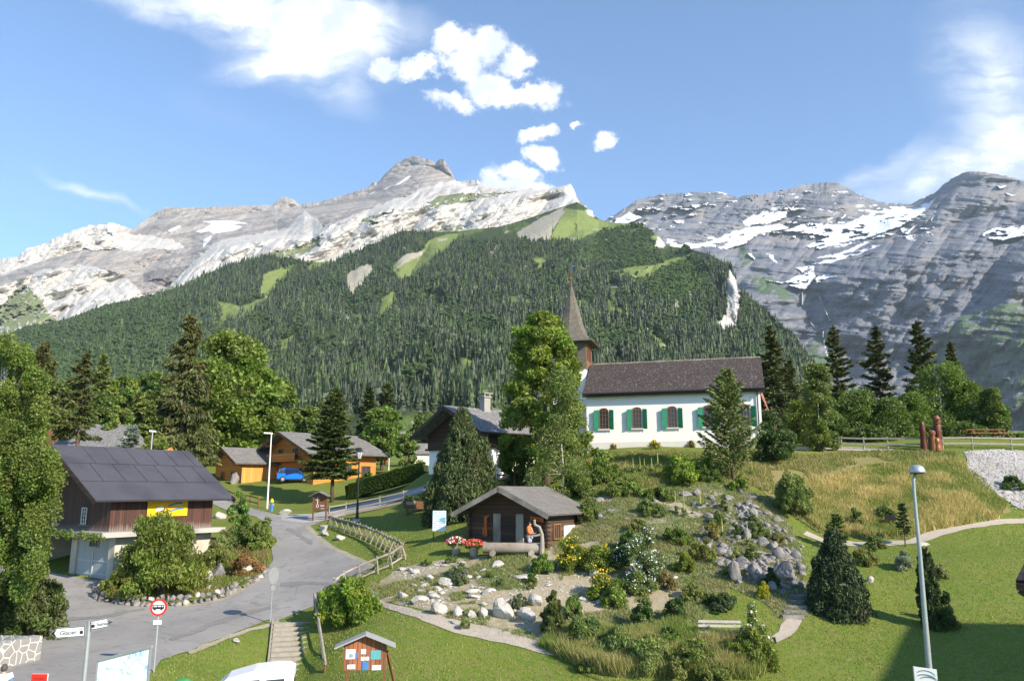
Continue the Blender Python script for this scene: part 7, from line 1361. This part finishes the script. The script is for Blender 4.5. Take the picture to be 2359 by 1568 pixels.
for px, py, lb, cs in ((1050, 1276, 'left flower pot with white and red petunias near the trough', [(.85, .80, .82), (.75, .05, .06)]), (1091, 1282, 'right flower pot overflowing with red flowers beside the trough', [(.78, .05, .05), (.8, .16, .12)])):
    b_ = on(px, py); e = empty('flower_pot', b_, 0, lb, 'flower pot'); MB().lathe([(.20, 0), (.30, .48), (.33, .5), (.33, .56), (.28, .56)], (0, 0, 0), 14).build('pot', M_greyw2, e, smooth=False)
    n_ = 700; c = rng.normal(size=(n_, 3)); c /= np.linalg.norm(c, axis=1)[:, None]; c *= rng.uniform(.6, 1, (n_, 1)); c = c*np.array([.58, .45, .30])+np.array([0, 0, .70]); V, F, C = leaves(c, .09, (.10, .17, .03), .2, 1.6); fast('foliage', V, F, M_leaf, e, col=C)
    n_ = 260; c = rng.normal(size=(n_, 3)); c /= np.linalg.norm(c, axis=1)[:, None]; c[:, 2] = np.abs(c[:, 2])-.2*rng.uniform(size=n_); c = c*np.array([.60, .48, .33])+np.array([0, 0, .70]); k = rng.integers(0, 2, n_); V, F, C = leaves(c, .10, np.array(cs)[k], 1, 1, .1); fast('blossom', V, F, M_petal, e, col=C)
b_ = on(962, 1178); e = empty('planter', b_, R(6), 'dark wooden planter box with a small pale plate left of the stone pine', 'planter')
MB().prism([(-1.1, -.4, .25), (1.1, -.4, .2), (1.2, -.4, .75), (-1.2, -.4, .9)], (0, .8, 0)).build('box', M_brownw, e); MB().box(-.9, -.2, -.43, -.405, .55, .8).build('plate', M_greyw2, e); each(MB().box(-.9, -.8, -.3, .3, -.2, .25).box(.8, .9, -.3, .3, -.2, .25), 'leg', M_brownw, e)
V, F, C = leaves(np.stack([rng.uniform(-1, 1, 500), rng.uniform(-.4, .4, 500), rng.uniform(.8, 1.25, 500)], -1), .12, (.06, .10, .03)); fast('foliage', V, F, M_leaf, e, col=C)
b_ = gY(2283, 66); e = empty('picnic_table', b_, R(2), 'brown wooden picnic table with attached benches at the plateau edge', 'picnic table'); w_ = 3.4
for y in (-.33, -.1, .13): MB().box(-w_/2, w_/2, y, y+.2, .74, .80).build('top_plank', M_redw, e)
for y in (-.95, .72): MB().box(-w_/2, w_/2, y, y+.26, .42, .47).build('bench_plank', M_redw, e)
for x in (-w_*.33, w_*.33): each(MB().bar((x, -.8, 0), (x, -.2, .74), .1, .09).bar((x, .8, 0), (x, .2, .74), .1, .09).bar((x+.11, -.95, .37), (x+.11, .95, .37), .09, .09), 'leg', M_brownw, e)
b_ = on(2145, 1036); sc_ = empty('wood_sculpture', b_, 0, 'reddish carved log sculpture of three stylised figures on the plateau edge', 'sculpture'); s_ = b_.y/FPX
M_carv = pmat('varnished_log', (.13, .035, .022), (.08, .02, .014), 3, .4, .5, (1, 1, .3), c3=(.27, .10, .04)); M_carv2 = pmat('varnished_log_light', (.26, .10, .03), (.18, .06, .02), 3, .35, .5, (1, 1, .3))
def carved(x, y, H, r, mat, knob, lb):
    pr_ = [(r*1.12, -.1), (r*1.1, H*.1), (r*.98, H*.35), (r*1.03, H*.55), (r*.92, H*.70), (r*.80, H*.74), (r*1.0, H*.78), (r*1.02, H*.90), (r*.85, H*.97), (r*.4, H)] if knob else [(r*1.25, -.1), (r*1.15, H*.15), (r*.9, H*.4), (r*1.0, H*.7), (r*.85, H*.9), (r*.5, H)]
    o = MB().lathe(pr_, (0, 0, 0), 14).build('carved_log', mat, sc_); V = np.array([v.co[:] for v in o.data.vertices]); V[:, :2] *= (1+.22*(vnoise(V[:, 0]*3+x*9, V[:, 2]*2.2, 5)-.5))[:, None]; V[:, 0] += x; V[:, 1] += y
    o.data.vertices.foreach_set('co', V.astype(np.float32).ravel()); o['label'] = lb; return o
carved(-16*s_, 0, 64*s_, 6.5*s_, M_carv, False, 'slender left log with a hooded top'); carved(20*s_, .1, 79*s_, 7.6*s_, M_carv, True, 'tallest right log with a carved head')
carved(-1*s_+.05, -.25, 44*s_, 7*s_, M_carv2, True, 'short middle log figure, lighter orange'); carved(9*s_, -.35, 28*s_, 7*s_, M_carv2, False, 'lowest lighter log block')
each(MB().prism([(-.12, -.52, 27*s_), (.08, -.52, 29*s_), (.02, -.52, 40*s_)], (0, .2, 0)).prism([(20*s_-.2, -.28, 60*s_), (20*s_+.1, -.30, 60*s_), (20*s_, -.30, 71*s_)], (0, .3, 0)), 'carved_face', M_carv2, sc_)
# low stone wall with mesh joints
M_mason, _t, _b = new_mat('jointed_masonry'); _v = coords(_t); _vo = _t.a('ShaderNodeTexVoronoi', {'Scale': 2.6}, feature='DISTANCE_TO_EDGE'); _t.l.new(_v, _vo.inputs[0]); _vc = _t.a('ShaderNodeTexVoronoi', {'Scale': 2.6}); _t.l.new(_v, _vc.inputs[0])
_sc = _t.mix(_t.noise(_v, 12, 5), (.20, .19, .185), (.30, .285, .27)); _t.l.new(_t.mix(_t.math('LESS_THAN', _vo.outputs[0], .045), _sc, (.58, .55, .48)), _b.inputs['Base Color']); _b.inputs['Roughness'].default_value = .9
_bp = _t.a('ShaderNodeBump', {'Strength': .6, 'Distance': .03}); _t.l.new(_vo.outputs[0], _bp.inputs['Height']); _t.l.new(_bp.outputs[0], _b.inputs['Normal'])
A_ = on(-60, 1556); B_ = on(92, 1520); e = empty('stone_wall', A_, 0, 'low masonry wall with pale irregular joints at the lower left', 'wall'); d_ = B_-A_; sid = Vector((-d_.y, d_.x, 0)).normalized()
MB().prism([Vector((0, 0, -.6)), d_+Vector((0, 0, -.6)), d_+Vector((0, 0, 1.0)), Vector((0, 0, 1.05))], sid*.5).build('masonry', M_mason, e)
MB().prism([d_+Vector((.003, 0, -.6)), d_+sid*3+Vector((0, 0, -.6)), d_+sid*3+Vector((0, 0, .9)), d_+Vector((.003, 0, .98))], (-.4, 0, 0)).build('return_wall', M_mason, e)
# ------------------------------------------------------------------ vehicles
def loft(secs, n):
    m = MB(); k = len(secs[0]); vs_ = [p for s in secs for p in s]; fs_ = []
    for i in range(len(secs)-1):
        for j in range(k): j2 = (j+1) % k; fs_.append((i*k+j, i*k+j2, (i+1)*k+j2, (i+1)*k+j))
    fs_.append(tuple(reversed(range(k)))); fs_.append(tuple((len(secs)-1)*k+j for j in range(k))); m.add(vs_, fs_); return m
def car(p, rz, label, paint, name='parked_car', spare=True):
    e = empty(name, p, rz, label, 'car'); W_ = .86
    st = [(-2.02,.50,.62,.90),(-1.95,.32,.95,.97),(-1.2,.28,1.0,1.0),(.0,.28,.98,1.0),(.9,.28,.96,1.0),(1.6,.30,.86,.97),(2.0,.38,.72,.86),(2.08,.45,.6,.78)]   # x, zbot, ztop, width
    secs = [[(x, -W_*w*.92, b), (x, -W_*w, b+.12), (x, -W_*w, t-.12), (x, -W_*w*.9, t), (x, W_*w*.9, t), (x, W_*w, t-.12), (x, W_*w, b+.12), (x, W_*w*.92, b)] for x, b, t, w in st]
    bd = loft(secs, 8).build('body', paint, e, smooth=False)
    gs = [(-1.92,.95,.98,.90),(-1.72,.95,1.50,.80),(-1.3,.95,1.62,.76),(-.2,.95,1.63,.76),(.35,.95,1.56,.77),(1.05,.93,1.0,.88)]
    gsec = [[(x, -W_*w, b), (x, -W_*w*.88, t), (x, W_*w*.88, t), (x, W_*w, b)] for x, b, t, w in gs]; gm = loft(gsec, 4).build('glasshouse', M_glass, e)
    MB().slab([(-1.74, -.60, 1.56), (.38, -.60, 1.60), (.38, .60, 1.60), (-1.74, .60, 1.56)], .10).slab([(-1.3, -.62, 1.66), (-.2, -.62, 1.67), (-.2, .62, 1.67), (-1.3, .62, 1.66)], .06).build('roof_panel', paint, e)
    pm = MB()
    for s in (-1, 1):
        for xa, za_, xb, zb_ in ((-1.9,.96,-1.70,1.56),(-.95,.96,-.90,1.6),(.05,.96,.02,1.6),(1.02,.98,.36,1.58)): pm.bar((xa, s*W_*.90, za_), (xb, s*W_*.70, zb_), .07, .07)
    each(pm, 'pillar', paint, e)
    for x in (-1.28, 1.28):
        for s in (-1, 1):
            w = MB().tube([(x, s*.62, .34), (x, s*.86, .34)], .345, n=18).build('wheel', M_rubber, e); MB().tube([(x, s*.80, .34), (x, s*.875, .34)], .20, n=12).build('rim', M_galv, w)
    if spare: w = MB().tube([(-2.03, .05, .88), (-2.2, .05, .88)], .33, n=18).build('spare_wheel', M_rubber, e); MB().tube([(-2.2, .05, .88), (-2.215, .05, .88)], .24, n=14).build('wheel_cover', M_galv, w)
    for s in (-1, 1): MB().box(-2.06, -1.98, s*.62-.08, s*.62+.08, .80, 1.12).build('tail_light', M_red, e); MB().box(1.98, 2.08, s*.58-.12, s*.58+.12, .58, .72).build('headlight', M_galv, e)
    MB().box(-2.12, -1.98, -.78, .78, .40, .56).build('bumper', M_black, e); MB().box(-.02+.7, .9, -.98, -.86, 1.0, 1.12).build('mirror', M_black, e); return e
car(gY(676, 95.5)+np.array([0, 0, .05]), R(8), 'bright blue off-road car parked in front of the large wooden chalet', M_bluecar)
car(gY(742, 98.)+np.array([0, 0, .0]), R(4), 'dark parked car half hidden behind the lawn spruce', pmat('dark_car_paint', (.02, .025, .03), None, 3, .25), spare=False)
# white van at the bottom edge
b_ = gY(618, 28.5); top_ = ztop(618, 1531, 28.5); Hh = top_-b_[2]; e = empty('parked_van', b_, R(12), 'white van whose roof and upper windows show at the bottom edge beside the stairs', 'van')
M_van = pmat('white_van_paint', (.82, .82, .83), (.78, .78, .79), 2, .3)
sec = lambda x, w, z0, z1: [(x, -w, z0), (x, -w, z1*.62), (x, -w*.86, z1-.10), (x, -w*.74, z1), (x, w*.74, z1), (x, w*.86, z1-.10), (x, w, z1*.62), (x, w, z0)]
loft([sec(-1.25, .80, .3, Hh-.50), sec(-.95, .84, .3, Hh-.26), sec(-.1, .85, .3, Hh-.05), sec(.6, .85, .3, Hh), sec(1.05, .84, .3, Hh-.02), sec(1.22, .82, .3, Hh-.12)], 8).build('body', M_van, e)
for x0_, x1_ in ((-.55, .15), (.30, .95)):
    MB().prism([(x0_, -.862, Hh*.60), (x1_, -.862, Hh*.60), (x1_-.02, -.80, Hh-.30), (x0_+.04, -.80, Hh-.32)], (0, -.012, 0)).build('side_window', M_glass, e)
MB().prism([(1.225, -.66, Hh*.62), (1.225, .66, Hh*.62), (1.20, .55, Hh-.2), (1.20, -.55, Hh-.2)], (.012, 0, 0)).build('rear_window', M_glass, e)
for x in (-.8, .8):
    for s in (-1, 1): w = MB().tube([(x, s*.66, .33), (x, s*.87, .33)], .33, n=16).build('wheel', M_rubber, e)
for s in (-1, 1): MB().box(1.2, 1.25, s*.7-.07, s*.7+.07, .8, 1.1).build('tail_light', M_red, e)
# ------------------------------------------------------------------ people
M_skin = pmat('skin', (.55, .33, .23), (.50, .29, .20), 8, .6, contrast=.4); M_hair = pmat('dark_hair', (.045, .028, .02), (.03, .02, .015), 14, .6, .4); M_ghair = pmat('greying_hair', (.10, .085, .075), (.06, .05, .045), 14, .6, .4)
def skin_mesh(name, V, E, Rr, mat, parent, lv=2, root=0):
    me = bpy.data.meshes.new(name); me.from_pydata(V, E, []); o = bpy.data.objects.new(name, me); COL.objects.link(o)
    sk = o.modifiers.new('s', 'SKIN'); sb = o.modifiers.new('u', 'SUBSURF'); sb.levels = lv; sb.render_levels = lv
    if not me.skin_vertices: 
        bpy.context.view_layer.objects.active = o
    for i, r_ in enumerate(Rr): me.skin_vertices[0].data[i].radius = (r_, r_) if not hasattr(r_, '__len__') else r_; me.skin_vertices[0].data[i].use_root = (i == root)
    bpy.context.view_layer.update(); m2 = bpy.data.meshes.new_from_object(o.evaluated_get(bpy.context.evaluated_depsgraph_get())); bpy.data.objects.remove(o)
    m2.materials.clear(); m2.materials.append(mat); m2.polygons.foreach_set('use_smooth', np.ones(len(m2.polygons), bool)); r = bpy.data.objects.new(name, m2); COL.objects.link(r); r.parent = parent; return r
def person(p, rz, label, shirt, pants, hair, J, long_legs=False, sleeves=True):
    """J: dict of joints in metres (figure faces -Y)"""
    e = empty('person', p, rz, label, 'person'); names = list(J); ix = {k: i for i, k in enumerate(names)}
    E = [(ix[a], ix[b]) for a, b in (('pelvis','waist'),('waist','chest'),('chest','neck'),('neck','head'),('head','crown'),('chest','shL'),('shL','elL'),('elL','wrL'),('wrL','haL'),('chest','shR'),('shR','elR'),('elR','wrR'),('wrR','haR'),('pelvis','hipL'),('hipL','knL'),('knL','anL'),('anL','toL'),('pelvis','hipR'),('hipR','knR'),('knR','anR'),('anR','toR'))]
    RR = dict(pelvis=(.15,.11), waist=(.13,.095), chest=(.155,.11), neck=.052, head=(.078,.095), crown=(.070,.088), shL=.062, shR=.062, elL=.042, elR=.042, wrL=.028, wrR=.028, haL=.036, haR=.036, hipL=.09, hipR=.09, knL=.058, knR=.058, anL=.038, anR=.038, toL=.036, toR=.036)
    skin_mesh('body', [J[k] for k in names], E, [RR[k] for k in names], M_skin, e)
    def sub(nm, keys, edges, grow, mat, rr=None):
        i2 = {k: i for i, k in enumerate(keys)}; return skin_mesh(nm, [J[k] for k in keys], [(i2[a], i2[b]) for a, b in edges], [tuple(np.array(RR[k] if hasattr(RR[k], '__len__') else (RR[k],)*2)*(rr or {}).get(k, 1)+grow) for k in keys], mat, e)
    J = dict(J); RR['collar'] = .058; J['collar'] = tuple((np.array(J['chest'])*.35+np.array(J['neck'])*.65)); sub('shirt', ['waist', 'pelvis', 'chest', 'shL', 'elL', 'shR', 'elR', 'collar'], [('chest','collar'),('pelvis','waist'),('waist','chest'),('chest','shL'),('shL','elL'),('chest','shR'),('shR','elR')], .036, shirt)
    sub('trousers', ['pelvis','hipL','knL','hipR','knR']+(['anL','anR'] if long_legs else []), [('pelvis','hipL'),('hipL','knL'),('pelvis','hipR'),('hipR','knR')]+([('knL','anL'),('knR','anR')] if long_legs else []), .026, pants)
    c = np.array(J['crown'])*.5+np.array(J['head'])*.5; hc = MB()
    V, F = rock_proto(900); V = V/np.linalg.norm(V, axis=1)[:, None]; fr = V@np.array(J.get('_face', (0, -1, 0)))
    V = V*np.array([.100, .118, .128]); V[fr > .35] *= .55; V[(V[:, 2] < -.045) & (fr > -.2)] *= .6; fast('hair', V+c+np.array([0, .012, .028]), F, hair, e, smooth=True)
    hb = MB()
    for s in ('L', 'R'):                                  # fingers
        w_ = Vector(J['ha'+s]); d_ = (w_-Vector(J['wr'+s])).normalized(); sd = d_.orthogonal().normalized()
        for k in range(4): b0 = w_+sd*(.022*(k-1.5)); hb.tube([b0, b0+d_*.045, b0+d_*(.075-.006*abs(k-1.5))+Vector((0, -.012, 0))], [.0095, .0085, .007], n=6)
        hb.tube([Vector(J['wr'+s]).lerp(w_, .6)+sd*.03, w_+sd*.055+d_*.02], [.011, .008], n=6)
    each(hb, 'finger', M_skin, e, True)
    f_ = Vector(J.get('_face', (0, -1, 0))); hd = Vector(c.tolist()); up_ = Vector((0, 0, 1)); rt = f_.cross(up_).normalized()
    MB().tube([hd+f_*.085+up_*.01, hd+f_*.112-up_*.02], [.012, .016], n=6).build('nose', M_skin, e, True)
    ey = MB()
    for s in (-1, 1): ey.lathe([(.004, -.008), (.011, 0), (.004, .008)], tuple(hd+f_*.090+rt*.034*s+up_*.014), 8)
    each(ey, 'eye', M_ink, e); MB().bar(hd+f_*.096-rt*.022-up_*.055, hd+f_*.096+rt*.022-up_*.055, .008, .01).build('mouth', pmat('lips', (.40, .12, .10), None, 4, .5), e)
    er = MB()
    for s in (-1, 1): er.lathe([(.008, -.028), (.016, 0), (.008, .028)], tuple(hd+rt*.092*s), 8)
    each(er, 'ear', M_skin, e, True); return e
J1 = dict(pelvis=(0,0,.92), waist=(0,0,1.06), chest=(0,.01,1.27), neck=(0,.0,1.43), head=(.0,-.02,1.51), crown=(.0,-.04,1.60), shL=(.17,.01,1.36), elL=(.20,-.05,1.10), wrL=(.13,-.26,1.05), haL=(.10,-.33,1.06), shR=(-.17,.01,1.36), elR=(-.22,-.04,1.09), wrR=(-.10,-.24,1.02), haR=(-.05,-.31,1.03),
          hipL=(.09,0,.86), knL=(.10,-.02,.48), anL=(.10,.02,.09), toL=(.11,-.13,.04), hipR=(-.09,0,.86), knR=(-.10,.0,.48), anR=(-.10,.03,.09), toR=(-.11,-.12,.04))
J1['_face'] = (0, -1, 0); J1b = {k: v for k, v in J1.items() if k != '_face'}
class JD(dict): pass
def mk(J): 
    d_ = JD({k: v for k, v in J.items() if not k.startswith('_')}); return d_
tr_y = [o for o in COL.objects if o.name.startswith('water_trough')][0].location.y; b_ = gY(1219, tr_y+.62)
person(b_, R(62), 'dark-haired person in orange top and pale shorts standing before the log cabin, looking down', pmat('orange_shirt', (.78, .20, .05), (.68, .16, .04), 6, .8), pmat('pale_blue_shorts', (.42, .45, .56), (.34, .37, .48), 6, .8), M_hair, mk(J1))
cm = empty('camera_bag', b_+np.array([.30, -.12, 1.02]), R(20), 'small dark camera bag with white strap held by the person in orange', 'bag'); MB().box(-.09, .09, -.06, .06, -.06, .07).build('body', M_black, cm); MB().tube([(-.09, 0, .05), (-.14, 0, .2), (-.2, .02, .34)], .012).build('strap', M_signw, cm)
J2 = dict(mk(J1)); J2.update(haL=(.36,-.10,.86), wrL=(.33,-.06,.93), elL=(.27,.02,1.12), haR=(-.36,-.10,.86), wrR=(-.33,-.06,.93), elR=(-.27,.02,1.12), shL=(.20,.01,1.38), shR=(-.20,.01,1.38))
b_ = gY(55, 27.0); hp = ztop(68, 1527, 27.0)-b_[2]; sc = hp/1.72; e = person(b_, R(200), 'person with short greying hair and sunglasses in a white shirt at the bottom left edge', pmat('white_shirt', (.80, .79, .80), (.74, .73, .76), 6, .8), pmat('dark_trousers', (.05, .05, .07), None, 6, .8), M_ghair, mk(J2), True)
e.scale = (sc, sc, sc)

def gravel_mass(w_, n, lo, hi, mat, label, name):
    q = inside(w_, n); z = zt(q[:, 0], q[:, 1]); s_ = lo+(hi-lo)*rng.uniform(0, 1, n)**3; a_ = rng.uniform(0, 6.28, n); tw = tet*np.array([1, 1, .8])
    sx = tw[None, :, 0]*np.cos(a_)[:, None]-tw[None, :, 1]*np.sin(a_)[:, None]; sy = tw[None, :, 0]*np.sin(a_)[:, None]+tw[None, :, 1]*np.cos(a_)[:, None]
    V = np.stack([q[:, :1]+sx*s_[:, None], q[:, 1:]+sy*s_[:, None], z[:, None]+.04+tw[None, :, 2]*s_[:, None]], -1).reshape(-1, 3); F = (np.array([[0, 1, 3], [1, 2, 3], [2, 0, 3]])[None]+(np.arange(n)*4)[:, None, None]).reshape(-1, 3)
    tag(fast(name, V, F, mat), label, name, kind='stuff')
gravel_mass(W_SCREE, 7000, .025, .12, M_rock_pale, 'loose grey stones of the scree at the right edge of the plateau', 'loose_stones')
for w_ in W_PATHS[:1]: gravel_mass(w_, 2500, .012, .04, M_rock_pale, 'fine pale gravel lying on the garden path', 'path_grit')
M_tar = ground_mat('tar_repair', [(.20, .19, .18), (.25, .24, .225), (.17, .16, .155), (.27, .26, .245)], (.8, 5, 30))
for pts in ([(395,1470),(470,1438),(560,1412),(625,1396),(628,1401),(565,1420),(480,1446),(402,1476)], [(660,1214),(690,1228),(720,1250),(716,1256),(684,1236),(655,1222)], [(640,1345),(700,1338),(770,1342),(768,1348),(700,1346),(644,1352)], [(130,1425),(230,1418),(330,1400),(332,1405),(232,1425),(134,1432)]):
    sheet('road_patch', poly_w(pts, 5, .30, 31), M_tar, .05, .5)
M_verge = ground_mat('sandy_verge', [(.38, .33, .26), (.30, .26, .19), (.22, .22, .10), (.44, .40, .33)], (1, 5, 26))
for pts in ([(700,1214),(756,1262),(848,1303),(815,1326),(824,1332),(866,1302),(768,1258),(712,1212)], [(560,1451),(640,1429),(642,1437),(562,1460),(436,1508),(430,1501)], [(228,1386),(330,1394),(430,1398),(505,1385),(562,1360),(606,1335),(600,1331),(558,1354),(500,1380),(420,1391),(330,1388),(235,1380)]):
    sheet('verge', poly_w(pts, 10, .14, 33), M_verge, .042, .6)
